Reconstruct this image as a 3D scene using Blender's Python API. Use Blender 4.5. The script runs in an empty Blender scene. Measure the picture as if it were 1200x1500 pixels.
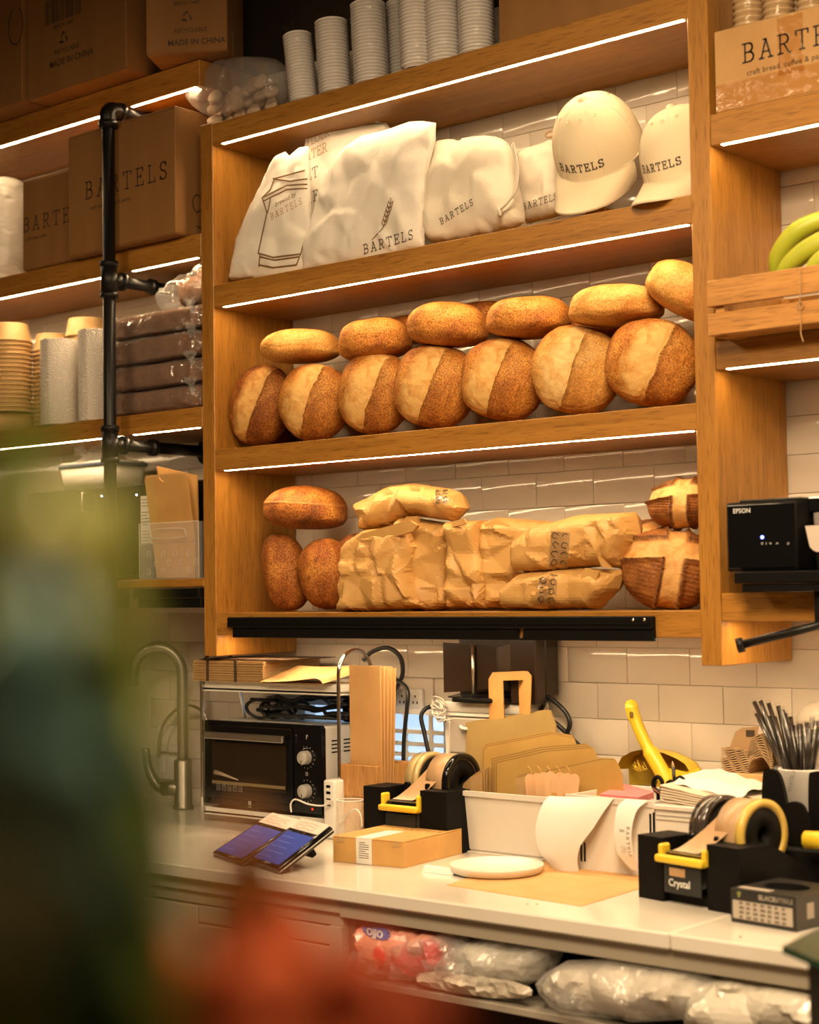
import bpy, bmesh, math, random
from mathutils import Vector, Matrix, noise
from mathutils.bvhtree import BVHTree
from mathutils.geometry import delaunay_2d_cdt, tessellate_polygon

SC = bpy.context.scene
COL = SC.collection
R = math.radians

# ---------------------------------------------------------------- camera, world, large lights, exposure
CAM = Vector((2.9366, -2.9487, 1.4018))
F_PX = 2466.7
YAW, PITCH, ROLL = R(40.593), R(2.787), R(-0.809)
FWD = Vector((-math.sin(YAW) * math.cos(PITCH), math.cos(YAW) * math.cos(PITCH), math.sin(PITCH)))
_r = FWD.cross(Vector((0, 0, 1))).normalized()
_u = _r.cross(FWD)
RT = _r * math.cos(ROLL) + _u * math.sin(ROLL)
UP = -_r * math.sin(ROLL) + _u * math.cos(ROLL)
cam_d = bpy.data.cameras.new('camera')
cam = bpy.data.objects.new('camera', cam_d)
COL.objects.link(cam)
cam.matrix_world = Matrix(((RT.x, UP.x, -FWD.x, CAM.x), (RT.y, UP.y, -FWD.y, CAM.y), (RT.z, UP.z, -FWD.z, CAM.z), (0, 0, 0, 1)))
cam_d.sensor_fit = 'VERTICAL'
cam_d.sensor_height = 36.0
cam_d.lens = F_PX * 36.0 / 1500.0
cam_d.clip_start = 0.05
cam_d.dof.use_dof = True
cam_d.dof.focus_distance = 3.6
cam_d.dof.aperture_fstop = 3.4
SC.camera = cam

world = bpy.data.worlds.new('world')
SC.world = world
world.use_nodes = True
world.node_tree.nodes['Background'].inputs[0].default_value = (1.0, 0.72, 0.45, 1)
world.node_tree.nodes['Background'].inputs[1].default_value = 0.035

def area(name, loc, target, sx, sy, power, color):
    d = bpy.data.lights.new(name, 'AREA')
    d.shape = 'RECTANGLE'; d.size = sx; d.size_y = sy; d.energy = power; d.color = color
    o = bpy.data.objects.new(name, d)
    COL.objects.link(o)
    o.location = loc
    o.rotation_euler = (Vector(target) - Vector(loc)).to_track_quat('-Z', 'Y').to_euler()
    return o
WARM = (1.0, 0.72, 0.42)
area('overhead_light', (1.9, -1.5, 2.72), (1.85, -1.3, 0), 0.4, 0.4, 31, WARM)
area('overhead_light', (2.5, -2.7, 2.72), (2.2, -2.1, 0), 0.8, 0.8, 57, WARM)
area('overhead_light', (0.2, -2.4, 2.72), (0.3, -2.1, 0), 0.5, 0.5, 20, WARM)  # unseen fill light added to brighten the left side
LED_STRENGTH = 48.0
LED_COLOR = (1.0, 0.71, 0.39, 1)

SC.view_settings.view_transform = 'Standard'
SC.view_settings.look = 'None'
SC.view_settings.gamma = 1.0
SC.view_settings.use_curve_mapping = False
SC.view_settings.exposure = 0.45
SC.cycles.max_bounces = 7
SC.cycles.diffuse_bounces = 3
SC.cycles.glossy_bounces = 3
SC.cycles.transmission_bounces = 5
SC.cycles.transparent_max_bounces = 12
SC.cycles.caustics_reflective = False
SC.cycles.caustics_refractive = False
SC.cycles.sample_clamp_indirect = 4.0

# ---------------------------------------------------------------- geometry helpers
AX = {'x': 0, 'y': 1, 'z': 2}
def at(px, py, ax, val):
    """the point of a real plane (x, y or z = val) seen at that spot of the photograph"""
    d = FWD + RT * ((px - 600) / F_PX) - UP * ((py - 750) / F_PX)
    i = AX[ax]
    t = (val - CAM[i]) / d[i]
    return CAM + d * t
def row(X, Y, py):
    """height of the vertical through (X, Y) seen at row py"""
    lo, hi = -1.0, 4.0
    for _ in range(40):
        m = (lo + hi) / 2
        v = Vector((X, Y, m)) - CAM
        y = 750 - F_PX * v.dot(UP) / v.dot(FWD)
        if y > py: lo = m
        else: hi = m
    return m

class MB:
    """collects shapes for one mesh"""
    def __init__(s):
        s.v = []; s.f = []; s.m = []; s.sm = []
    def add(s, V, F, mi=0, smooth=False, xf=None):
        b = len(s.v)
        for p in V:
            p = Vector(p)
            s.v.append(tuple(xf @ p) if xf else tuple(p))
        for f in F:
            s.f.append([b + i for i in f]); s.m.append(mi); s.sm.append(smooth)
        return s
    def box(s, lo, hi, bev=0.0, mi=0, xf=None, seg=1):
        V, F = boxvf(lo, hi, bev, seg)
        return s.add(V, F, mi, bev > 0 and seg > 1, xf)
    def tube(s, pts, r, n=8, mi=0, cap=True, smooth=True, xf=None):
        V, F = tubevf(pts, r, n, cap)
        return s.add(V, F, mi, smooth, xf)
    def lathe(s, prof, n=32, c=(0, 0, 0), mi=0, smooth=True, xf=None, a0=0, a1=2 * math.pi):
        V = []; F = []
        full = abs(a1 - a0 - 2 * math.pi) < 1e-6
        m = n if full else n + 1
        for r, z in prof:
            for i in range(m):
                a = a0 + (a1 - a0) * i / n
                V.append((c[0] + r * math.cos(a), c[1] + r * math.sin(a), c[2] + z))
        for j in range(len(prof) - 1):
            for i in range(n):
                k = (i + 1) % m if full else i + 1
                F.append((j * m + i, j * m + k, (j + 1) * m + k, (j + 1) * m + i))
        return s.add(V, F, mi, smooth, xf)
    def grid(s, fn, nu, nv, mi=0, smooth=True, xf=None):
        V = [fn(i / nu, j / nv) for j in range(nv + 1) for i in range(nu + 1)]
        F = [(j * (nu + 1) + i, j * (nu + 1) + i + 1, (j + 1) * (nu + 1) + i + 1, (j + 1) * (nu + 1) + i) for j in range(nv) for i in range(nu)]
        return s.add(V, F, mi, smooth, xf)
    def prism(s, poly, y0, y1, mi=0, xf=None, axis='y'):
        """extrude a polygon of (a, b) along an axis"""
        n = len(poly)
        def P(a, b, t):
            return {'y': (a, t, b), 'z': (a, b, t), 'x': (t, a, b)}[axis]
        V = [P(a, b, y0) for a, b in poly] + [P(a, b, y1) for a, b in poly]
        tris = tessellate_polygon([[Vector((a, b, 0)) for a, b in poly]])
        F = [tuple(t) for t in tris] + [tuple(n + i for i in reversed(t)) for t in tris]
        F += [(i, (i + 1) % n, n + (i + 1) % n, n + i) for i in range(n)]
        return s.add(V, F, mi, False, xf)
    def build(s, name, mats, parent=None, base=(0, 0, 0), fix=True):
        me = bpy.data.meshes.new(name)
        b = Vector(base)
        me.from_pydata([tuple(Vector(p) - b) for p in s.v], [], s.f)
        if not isinstance(mats, (list, tuple)): mats = [mats]
        for m in mats: me.materials.append(m)
        me.polygons.foreach_set('material_index', s.m)
        me.polygons.foreach_set('use_smooth', s.sm)
        me.update()
        if fix:
            bm = bmesh.new(); bm.from_mesh(me)
            bmesh.ops.recalc_face_normals(bm, faces=bm.faces)
            bm.to_mesh(me); bm.free()
        o = bpy.data.objects.new(name, me)
        COL.objects.link(o)
        if parent: o.parent = parent
        return o

_bc = {}
def boxvf(lo, hi, bev=0.0, seg=1):
    lo = [min(a, b) for a, b in zip(lo, hi)] if False else lo
    key = (tuple(round(hi[i] - lo[i], 6) for i in range(3)), bev, seg)
    if key not in _bc:
        bm = bmesh.new()
        bmesh.ops.create_cube(bm, size=1)
        for v in bm.verts:
            v.co = Vector(((v.co.x + .5) * key[0][0], (v.co.y + .5) * key[0][1], (v.co.z + .5) * key[0][2]))
        if bev > 0:
            bmesh.ops.bevel(bm, geom=list(bm.edges), offset=bev, segments=seg, affect='EDGES', profile=0.5)
        bm.verts.index_update()
        _bc[key] = ([v.co.copy() for v in bm.verts], [[v.index for v in f.verts] for f in bm.faces])
        bm.free()
    V, F = _bc[key]
    L = Vector(lo)
    return [v + L for v in V], F

def spline(pts, n=8):
    """Catmull-Rom through the points"""
    P = [Vector(p) for p in pts]
    if len(P) < 3: return P
    P = [P[0] * 2 - P[1]] + P + [P[-1] * 2 - P[-2]]
    out = []
    for i in range(1, len(P) - 2):
        for k in range(n):
            t = k / n
            a, b, c, d = P[i - 1], P[i], P[i + 1], P[i + 2]
            out.append(0.5 * ((2 * b) + (c - a) * t + (2 * a - 5 * b + 4 * c - d) * t * t + (3 * b - a - 3 * c + d) * t ** 3))
    out.append(P[-2])
    return out

def tubevf(pts, r, n=8, cap=True):
    P = [Vector(p) for p in pts]
    V = []; F = []
    up = None
    for i, p in enumerate(P):
        t = (P[min(i + 1, len(P) - 1)] - P[max(i - 1, 0)])
        if t.length < 1e-9: t = Vector((0, 0, 1))
        t.normalize()
        if up is None:
            up = t.orthogonal().normalized()
        else:
            up = (up - t * up.dot(t))
            up = up.normalized() if up.length > 1e-6 else t.orthogonal().normalized()
        w = t.cross(up)
        rr = r[i] if isinstance(r, (list, tuple)) else r
        for k in range(n):
            a = 2 * math.pi * k / n
            V.append(p + (up * math.cos(a) + w * math.sin(a)) * rr)
    for i in range(len(P) - 1):
        for k in range(n):
            F.append((i * n + k, i * n + (k + 1) % n, (i + 1) * n + (k + 1) % n, (i + 1) * n + k))
    if cap:
        F.append(tuple(reversed(range(n)))); F.append(tuple((len(P) - 1) * n + k for k in range(n)))
    return V, F

def xform(loc=(0, 0, 0), rot=(0, 0, 0), sc=(1, 1, 1)):
    from mathutils import Euler
    return Matrix.Translation(Vector(loc)) @ Euler(rot).to_matrix().to_4x4() @ Matrix.Diagonal((*sc, 1))

# ---------------------------------------------------------------- scene helpers
def tag(o, label=None, cat=None, group=None, kind=None):
    if label: o['label'] = label
    if cat: o['category'] = cat
    if group: o['group'] = group
    if kind: o['kind'] = kind
    return o
class Thing:
    """an Empty at the thing's base that parents its parts; parts are modelled in world units"""
    def __init__(s, name, label, cat, base, group=None, rot=None):
        s.base = Vector(base)
        s.o = bpy.data.objects.new(name, None)
        s.o.empty_display_size = 0.02
        COL.objects.link(s.o)
        s.o.location = s.base
        tag(s.o, label, cat, group)
        s.parts = []
    def part(s, name, mb, mats, parent=None, label=None, fix=True):
        o = mb.build(name, mats, parent or s.o, s.base, fix)
        if label: o['label'] = label
        s.parts.append(o)
        return o
def single(name, mb, mats, label, cat, group=None, base=None, fix=True):
    """a thing that is one mesh"""
    if base is None:
        n = len(mb.v)
        base = (sum(p[0] for p in mb.v) / n, sum(p[1] for p in mb.v) / n, min(p[2] for p in mb.v))
    o = mb.build(name, mats, None, base, fix)
    o.location = base
    return tag(o, label, cat, group)
def struct(name, mb, mats, parent=None):
    o = mb.build(name, mats, parent)
    if parent is None: o['kind'] = 'structure'
    return o
def copy_tree(o, parent=None, kids=None):
    c = o.copy()
    COL.objects.link(c)
    c.parent = parent
    for ch in list(o.children): copy_tree(ch, c)
    return c

ORD = 'first second third fourth fifth sixth seventh eighth ninth tenth eleventh twelfth thirteenth fourteenth fifteenth sixteenth seventeenth eighteenth nineteenth twentieth twenty-first twenty-second twenty-third twenty-fourth'.split()
def nz(x, y, z, s=1.0):
    return noise.noise(Vector((x * s, y * s, z * s)))

def resample(poly, step):
    out = []
    n = len(poly)
    for i in range(n):
        a = Vector(poly[i]); b = Vector(poly[(i + 1) % n])
        k = max(1, round((b - a).length / step))
        for j in range(k): out.append(a + (b - a) * (j / k))
    return out
def smooth_poly(poly, it=1):
    P = [Vector(p) for p in poly]
    for _ in range(it):
        Q = []
        for i in range(len(P)):
            a, b = P[i], P[(i + 1) % len(P)]
            Q += [a * .75 + b * .25, a * .25 + b * .75]
        P = Q
    return P
def filled(poly, step, rnd=None, jitter=0.35):
    """triangulated polygon with interior points -> points, triangles, distance to edge"""
    B = resample(poly, step)
    n = len(B)
    xs = [p[0] for p in B]; ys = [p[1] for p in B]
    segs = [(B[i], B[(i + 1) % n]) for i in range(n)]
    def dist(p):
        best = 1e9
        for a, b in segs:
            ab = b - a; L = ab.length_squared
            t = 0 if L == 0 else max(0, min(1, (p - a).dot(ab) / L))
            d = (p - (a + ab * t)).length_squared
            if d < best: best = d
        return math.sqrt(best)
    def inside(p):
        c = False
        for a, b in segs:
            if (a.y > p.y) != (b.y > p.y) and p.x < (b.x - a.x) * (p.y - a.y) / (b.y - a.y) + a.x: c = not c
        return c
    pts = list(B); D = [0.0] * n
    y = min(ys) + step * .5; k = 0
    while y < max(ys):
        x = min(xs) + (step * .5 if k % 2 else 0)
        while x < max(xs):
            q = Vector((x, y))
            if rnd: q += Vector((rnd.uniform(-1, 1), rnd.uniform(-1, 1))) * step * jitter
            if inside(q):
                d = dist(q)
                if d > step * .45: pts.append(q); D.append(d)
            x += step
        y += step * .87; k += 1
    co, _, fs, ov, _, _ = delaunay_2d_cdt([Vector(p) for p in pts], [], [list(range(n))], 1, 1e-6)
    DD = []
    for i, c in enumerate(co):
        DD.append(D[ov[i][0]] if ov[i] else dist(c))
    return co, [list(f) for f in fs], DD

def tin(seed, x0, x1, z0, z1, amp, per):
    """crumpled relief: random flat facets"""
    rn = random.Random(seed); trees = []
    x0 -= .03; x1 += .03; z0 -= .03; z1 += .03
    for s_ in range(2):
        pts = [(x0, z0), (x1, z0), (x0, z1), (x1, z1)] + [(rn.uniform(x0, x1), rn.uniform(z0, z1)) for _ in range(int((x1 - x0) * (z1 - z0) / per))]
        for _ in range(3):
            cx, cz = rn.uniform(x0, x1), rn.uniform(z0, z1)
            pts += [(cx + rn.gauss(0, .02), cz + rn.gauss(0, .02)) for _ in range(6)]
        co, _, fs, _, _, _ = delaunay_2d_cdt([Vector(p) for p in pts], [], [], 0, 1e-6)
        trees.append(BVHTree.FromPolygons([Vector((c.x, c.y, rn.uniform(-1, 1) * amp)) for c in co], [list(f) for f in fs]))
    def wr(x, z, s):
        h = trees[0 if s < 0 else 1].ray_cast(Vector((x, z, 1)), Vector((0, 0, -1)))
        return h[0].z if h[0] else 0
    return wr
def inflate(mb, poly, Y, T, w, step, front=1.0, back=0.6, wr=None, rnd=None, place=None, mi=0, smooth=True, minT=0.0006, jitter=.35):
    """a cushion with the outline `poly` of (x, z), standing in the plane y = Y, thickness T towards the viewer"""
    co, fs, D = filled(poly, step, rnd, jitter)
    V = []
    for sgn, k in ((-1, front), (1, back)):
        for c, d in zip(co, D):
            q = min(d / w, 1.0)
            t = math.sqrt(max(0, 1 - (1 - q) ** 2)) * T * k
            if wr and d > 0: t += wr(c.x, c.y, sgn) * min(1, d / (step * 1.2))
            t = max(t, minT if d > 0 else 0)
            p = Vector((c.x, Y + sgn * t, c.y))
            V.append(place(p) if place else p)
    n = len(co)
    F = [f for f in fs] + [[n + i for i in reversed(f)] for f in fs]
    nb = len(resample(poly, step))
    # weld the rims
    remap = {}
    for i, d in enumerate(D):
        if d == 0: remap[n + i] = i
    F = [[remap.get(i, i) for i in f] for f in F]
    used = sorted({i for f in F for i in f}); ix = {j: k for k, j in enumerate(used)}
    mb.add([V[i] for i in used], [[ix[i] for i in f] for f in F], mi, smooth)
    return mb

# ---------------------------------------------------------------- materials
MATS = {}
def newmat(name):
    m = bpy.data.materials.new(name); m.use_nodes = True
    nt = m.node_tree
    return m, nt, nt.nodes['Principled BSDF']
def node(nt, t, **kw):
    n = nt.nodes.new(t)
    for k, v in kw.items():
        if k.startswith('i_'):
            n.inputs[int(k[2:]) if k[2:].isdigit() else k[2:]].default_value = v
        else: setattr(n, k, v)
    return n
def c4(c): return (c[0], c[1], c[2], 1)
def mat(name, col, rough=0.5, metal=0.0, col2=None, scale=20, bump=0.0, bscale=200, stretch=None, spec=None, trans=0, emit=None, estr=0, detail=3, sheen=0, coat=0, alpha=None, sss=0, lo=.35, hi=.65):
    m, nt, b = newmat(name)
    b.inputs['Base Color'].default_value = c4(col)
    b.inputs['Roughness'].default_value = rough
    b.inputs['Metallic'].default_value = metal
    if spec is not None: b.inputs['Specular IOR Level'].default_value = spec
    if trans: b.inputs['Transmission Weight'].default_value = trans
    if coat: b.inputs['Coat Weight'].default_value = coat; b.inputs['Coat Roughness'].default_value = .08
    if sss:
        b.inputs['Subsurface Weight'].default_value = sss; b.inputs['Subsurface Radius'].default_value = (.02, .01, .005); b.inputs['Subsurface Scale'].default_value = .5
    if alpha is not None: b.inputs['Alpha'].default_value = alpha
    if emit: b.inputs['Emission Color'].default_value = c4(emit); b.inputs['Emission Strength'].default_value = estr
    tc = node(nt, 'ShaderNodeTexCoord'); mp = node(nt, 'ShaderNodeMapping')
    nt.links.new(tc.outputs['Object'], mp.inputs[0])
    if stretch: mp.inputs['Scale'].default_value = stretch
    if col2:
        n = node(nt, 'ShaderNodeTexNoise'); n.inputs['Scale'].default_value = scale; n.inputs['Detail'].default_value = detail
        r = node(nt, 'ShaderNodeValToRGB')
        r.color_ramp.elements[0].color = c4(col); r.color_ramp.elements[0].position = lo
        r.color_ramp.elements[1].color = c4(col2); r.color_ramp.elements[1].position = hi
        nt.links.new(mp.outputs[0], n.inputs['Vector']); nt.links.new(n.outputs[0], r.inputs[0]); nt.links.new(r.outputs[0], b.inputs['Base Color'])
    if bump:
        n = node(nt, 'ShaderNodeTexNoise'); n.inputs['Scale'].default_value = bscale; n.inputs['Detail'].default_value = 4
        u = node(nt, 'ShaderNodeBump'); u.inputs['Strength'].default_value = bump; u.inputs['Distance'].default_value = 0.002
        nt.links.new(mp.outputs[0], n.inputs['Vector']); nt.links.new(n.outputs[0], u.inputs['Height']); nt.links.new(u.outputs[0], b.inputs['Normal'])
    MATS[name] = m
    return m

def wood(name, axis, light=(0.46, 0.212, 0.034), dark=(0.27, 0.108, 0.013), rough=.42, plank=0.0):
    m, nt, b = newmat(name)
    tc = node(nt, 'ShaderNodeTexCoord'); mp = node(nt, 'ShaderNodeMapping')
    nt.links.new(tc.outputs['Object'], mp.inputs[0])
    sc = [40.0, 40.0, 40.0]; sc[AX[axis]] = 2.2
    mp.inputs['Scale'].default_value = sc
    n1 = node(nt, 'ShaderNodeTexNoise'); n1.inputs['Scale'].default_value = 1.0; n1.inputs['Detail'].default_value = 6; n1.inputs['Distortion'].default_value = .6
    n2 = node(nt, 'ShaderNodeTexNoise'); n2.inputs['Scale'].default_value = 7.0; n2.inputs['Detail'].default_value = 3
    n3 = node(nt, 'ShaderNodeTexNoise'); n3.inputs['Scale'].default_value = 2.5; n3.inputs['Detail'].default_value = 2
    nt.links.new(mp.outputs[0], n1.inputs['Vector']); nt.links.new(mp.outputs[0], n2.inputs['Vector']); nt.links.new(tc.outputs['Object'], n3.inputs['Vector'])
    r = node(nt, 'ShaderNodeValToRGB')
    r.color_ramp.elements[0].color = c4(dark); r.color_ramp.elements[0].position = .25
    r.color_ramp.elements[1].color = c4(light); r.color_ramp.elements[1].position = .66
    mx = node(nt, 'ShaderNodeMath', operation='MULTIPLY_ADD'); mx.inputs[1].default_value = .62
    nt.links.new(n1.outputs[0], mx.inputs[0])
    m2 = node(nt, 'ShaderNodeMath', operation='MULTIPLY_ADD'); m2.inputs[1].default_value = .20
    m3 = node(nt, 'ShaderNodeMath', operation='MULTIPLY'); m3.inputs[1].default_value = .25
    nt.links.new(n3.outputs[0], m3.inputs[0]); nt.links.new(n2.outputs[0], m2.inputs[0]); nt.links.new(m3.outputs[0], m2.inputs[2]); nt.links.new(m2.outputs[0], mx.inputs[2])
    nt.links.new(mx.outputs[0], r.inputs[0])
    out = r.outputs[0]
    # dark pores
    mp2 = node(nt, 'ShaderNodeMapping'); s2 = [420.0, 420.0, 420.0]; s2[AX[axis]] = 22.0; mp2.inputs['Scale'].default_value = s2
    n4 = node(nt, 'ShaderNodeTexNoise'); n4.inputs['Scale'].default_value = 1.0; n4.inputs['Detail'].default_value = 1
    nt.links.new(tc.outputs['Object'], mp2.inputs[0]); nt.links.new(mp2.outputs[0], n4.inputs['Vector'])
    r4 = node(nt, 'ShaderNodeValToRGB'); r4.color_ramp.elements[0].color = (.55, .5, .45, 1); r4.color_ramp.elements[0].position = .33
    r4.color_ramp.elements[1].color = (1, 1, 1, 1); r4.color_ramp.elements[1].position = .43
    nt.links.new(n4.outputs[0], r4.inputs[0])
    mm = node(nt, 'ShaderNodeMix', data_type='RGBA', blend_type='MULTIPLY'); mm.inputs[0].default_value = .8
    nt.links.new(out, mm.inputs[6]); nt.links.new(r4.outputs[0], mm.inputs[7]); out = mm.outputs[2]
    nt.links.new(out, b.inputs['Base Color'])
    b.inputs['Roughness'].default_value = rough
    u = node(nt, 'ShaderNodeBump'); u.inputs['Strength'].default_value = .12; u.inputs['Distance'].default_value = .001
    nt.links.new(n4.outputs[0], u.inputs['Height']); nt.links.new(u.outputs[0], b.inputs['Normal'])
    MATS[name] = m
    return m

def film(name, tint=(1, 1, 1), fac=.02, rough=.16, bump=.5, bscale=45, milky=0.0):
    """thin clear plastic"""
    m, nt, b = newmat(name)
    nt.nodes.remove(b)
    out = nt.nodes['Material Output']
    tr = node(nt, 'ShaderNodeBsdfTransparent'); tr.inputs[0].default_value = c4(tint)
    gl = node(nt, 'ShaderNodeBsdfGlossy'); gl.inputs['Roughness'].default_value = rough; gl.inputs[0].default_value = (1, 1, 1, 1)
    df = node(nt, 'ShaderNodeBsdfTranslucent'); df.inputs[0].default_value = (.9, .9, .9, 1)
    df2 = node(nt, 'ShaderNodeBsdfDiffuse'); df2.inputs[0].default_value = (.9, .9, .9, 1)
    a2 = node(nt, 'ShaderNodeMixShader'); a2.inputs[0].default_value = .5
    nt.links.new(df.outputs[0], a2.inputs[1]); nt.links.new(df2.outputs[0], a2.inputs[2])
    tc = node(nt, 'ShaderNodeTexCoord')
    n = node(nt, 'ShaderNodeTexNoise'); n.inputs['Scale'].default_value = bscale; n.inputs['Detail'].default_value = 3; n.inputs['Distortion'].default_value = 1.2
    u = node(nt, 'ShaderNodeBump'); u.inputs['Strength'].default_value = bump; u.inputs['Distance'].default_value = .006
    nt.links.new(tc.outputs['Object'], n.inputs['Vector']); nt.links.new(n.outputs[0], u.inputs['Height']); nt.links.new(u.outputs[0], gl.inputs['Normal'])
    lw = node(nt, 'ShaderNodeLayerWeight'); lw.inputs[0].default_value = .25
    nt.links.new(u.outputs[0], lw.inputs['Normal'])
    ma = node(nt, 'ShaderNodeMath', operation='MULTIPLY_ADD'); ma.inputs[1].default_value = .30; ma.inputs[2].default_value = fac; ma.use_clamp = True
    nt.links.new(lw.outputs['Fresnel'], ma.inputs[0])
    mk = node(nt, 'ShaderNodeMixShader'); mk.inputs[0].default_value = milky
    nt.links.new(tr.outputs[0], mk.inputs[1]); nt.links.new(a2.outputs[0], mk.inputs[2])
    mx = node(nt, 'ShaderNodeMixShader')
    nt.links.new(ma.outputs[0], mx.inputs[0]); nt.links.new(mk.outputs[0], mx.inputs[1]); nt.links.new(gl.outputs[0], mx.inputs[2]); nt.links.new(mx.outputs[0], out.inputs[0])
    MATS[name] = m
    return m

def crust(name, dark, mid, lightc, bloom, speck=.5, scale=14):
    m, nt, b = newmat(name)
    tc = node(nt, 'ShaderNodeTexCoord')
    def nse(s, d=3, dist=0):
        n = node(nt, 'ShaderNodeTexNoise'); n.inputs['Scale'].default_value = s; n.inputs['Detail'].default_value = d; n.inputs['Distortion'].default_value = dist
        nt.links.new(tc.outputs['Object'], n.inputs['Vector']); return n.outputs[0]
    def ramp(src, a, ca, c, cb, mid_=None):
        r = node(nt, 'ShaderNodeValToRGB'); e = r.color_ramp.elements
        e[0].position = a; e[0].color = c4(ca); e[1].position = c; e[1].color = c4(cb)
        if mid_: k = e.new(mid_[0]); k.color = c4(mid_[1])
        nt.links.new(src, r.inputs[0]); return r.outputs[0]
    def mix(f, a, c, bt='MIX'):
        x = node(nt, 'ShaderNodeMix', data_type='RGBA', blend_type=bt)
        if isinstance(f, float): x.inputs[0].default_value = f
        else: nt.links.new(f, x.inputs[0])
        nt.links.new(a, x.inputs[6]); nt.links.new(c, x.inputs[7]); return x.outputs[2]
    base = ramp(nse(scale, 4, .5), .30, dark, .70, lightc, (.5, mid))
    sp = ramp(nse(330, 2), .38, (.45, .32, .20), .60, (1.35, 1.3, 1.2))
    col = mix(speck, base, sp, 'MULTIPLY')
    at_ = node(nt, 'ShaderNodeAttribute', attribute_name='bloom')
    sep = node(nt, 'ShaderNodeSeparateColor'); nt.links.new(at_.outputs['Color'], sep.inputs[0])
    bl = ramp(nse(38, 4, .8), .30, (bloom[0] * .82, bloom[1] * .60, bloom[2] * .42), .55, bloom)
    col = mix(sep.outputs[0], col, bl)
    dk = node(nt, 'ShaderNodeRGB'); dk.outputs[0].default_value = (.045, .014, .005, 1)
    col = mix(sep.outputs[1], col, dk.outputs[0])
    nt.links.new(col, b.inputs['Base Color'])
    b.inputs['Roughness'].default_value = .62
    b.inputs['Specular IOR Level'].default_value = .3
    n = nse(210, 4); u = node(nt, 'ShaderNodeBump'); u.inputs['Strength'].default_value = .45; u.inputs['Distance'].default_value = .0025
    nt.links.new(n, u.inputs['Height']); nt.links.new(u.outputs[0], b.inputs['Normal'])
    MATS[name] = m
    return m

# ---------------------------------------------------------------- lettering
def _arc(cx, cy, rx, ry, a, b, n=8):
    return [(cx + rx * math.cos(R(a + (b - a) * i / n)), cy + ry * math.sin(R(a + (b - a) * i / n))) for i in range(n + 1)]
SERIF = {  # slab letters as strokes on a 0..1 high grid: (width, strokes)
 'B': (.68, [[(.14, 0), (.14, 1)], [(0, 1), (.36, 1)] + _arc(.36, .76, .22, .24, 90, -90) + [(.14, .52)], [(.36, .52)] + _arc(.38, .26, .26, .26, 90, -90) + [(0, 0)]]),
 'A': (.80, [[(.12, 0), (.40, 1), (.68, 0)], [(.22, .34), (.58, .34)], [(0, 0), (.26, 0)], [(.54, 0), (.80, 0)], [(.26, 1), (.42, 1)]]),
 'R': (.74, [[(.14, 0), (.14, 1)], [(0, 1), (.38, 1)] + _arc(.38, .75, .22, .25, 90, -90) + [(.14, .5)], [(.36, .5), (.62, 0), (.74, 0)], [(0, 0), (.28, 0)]]),
 'T': (.72, [[(.36, 0), (.36, 1)], [(.02, .80), (.02, 1), (.70, 1), (.70, .80)], [(.22, 0), (.50, 0)]]),
 'E': (.64, [[(.14, 0), (.14, 1)], [(0, 1), (.60, 1), (.60, .80)], [(.14, .52), (.44, .52)], [(.44, .40), (.44, .64)], [(0, 0), (.64, 0), (.64, .2)]]),
 'L': (.62, [[(.14, 0), (.14, 1)], [(0, 1), (.28, 1)], [(0, 0), (.60, 0), (.60, .24)]]),
 'S': (.58, [_arc(.28, .75, .24, .25, 20, 270, 12) + _arc(.28, .26, .25, .25, 90, -160, 12), [(.51, .78), (.51, 1)], [(.03, .0), (.03, .22)]]),
 'F': (.62, [[(.14, 0), (.14, 1)], [(0, 1), (.60, 1), (.60, .8)], [(.14, .52), (.42, .52)], [(0, 0), (.28, 0)]]),
 'O': (.72, [_arc(.36, .5, .34, .5, 0, 360, 18)]),
 'U': (.74, [[(.12, 1), (.12, .3)] + _arc(.37, .3, .25, .3, 180, 360) + [(.62, 1)], [(0, 1), (.24, 1)], [(.5, 1), (.74, 1)]]),
 'W': (1.0, [[(.12, 1), (.30, 0), (.50, .8), (.70, 0), (.88, 1)], [(0, 1), (.24, 1)], [(.76, 1), (1, 1)]]),
 ' ': (.5, []),
}
def serif_text(s, h, w=.085, gap=.22):
    """list of quads (x, y); origin at the lower left; returns quads and width"""
    x = 0; Q = []
    for ch in s:
        adv, st = SERIF[ch]
        for pl in st:
            for i in range(len(pl) - 1):
                a = Vector(pl[i]); b = Vector(pl[i + 1]); d = (b - a)
                if d.length < 1e-6: continue
                d.normalize(); n = Vector((-d.y, d.x)) * (w * (.5 if abs(d.y) > .5 else .42)); e = d * w * .35
                Q.append([((x + p.x) * h, p.y * h) for p in (a - e + n, a - e - n, b + e - n, b + e + n)])
        x += adv + gap
    return Q, (x - gap) * h
_tx = {}
def sans_text(s, h, bold=0.0):
    """plain letters from the built-in typeface as triangles; returns polygons and width"""
    if (s, bold) not in _tx:
        cu = bpy.data.curves.new('t', 'FONT'); cu.body = s; cu.size = 1.0; cu.offset = bold; cu.resolution_u = 2
        o = bpy.data.objects.new('t', cu)
        me = bpy.data.meshes.new_from_object(o)
        P = [[(me.vertices[i].co.x, me.vertices[i].co.y) for i in p.vertices] for p in me.polygons]
        W = max([v.co.x for v in me.vertices] or [0])
        bpy.data.objects.remove(o); bpy.data.curves.remove(cu); bpy.data.meshes.remove(me)
        _tx[(s, bold)] = (P, W)
    P, W = _tx[(s, bold)]
    k = h / .7
    return [[(a * k, b * k) for a, b in q] for q in P], W * k
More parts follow.
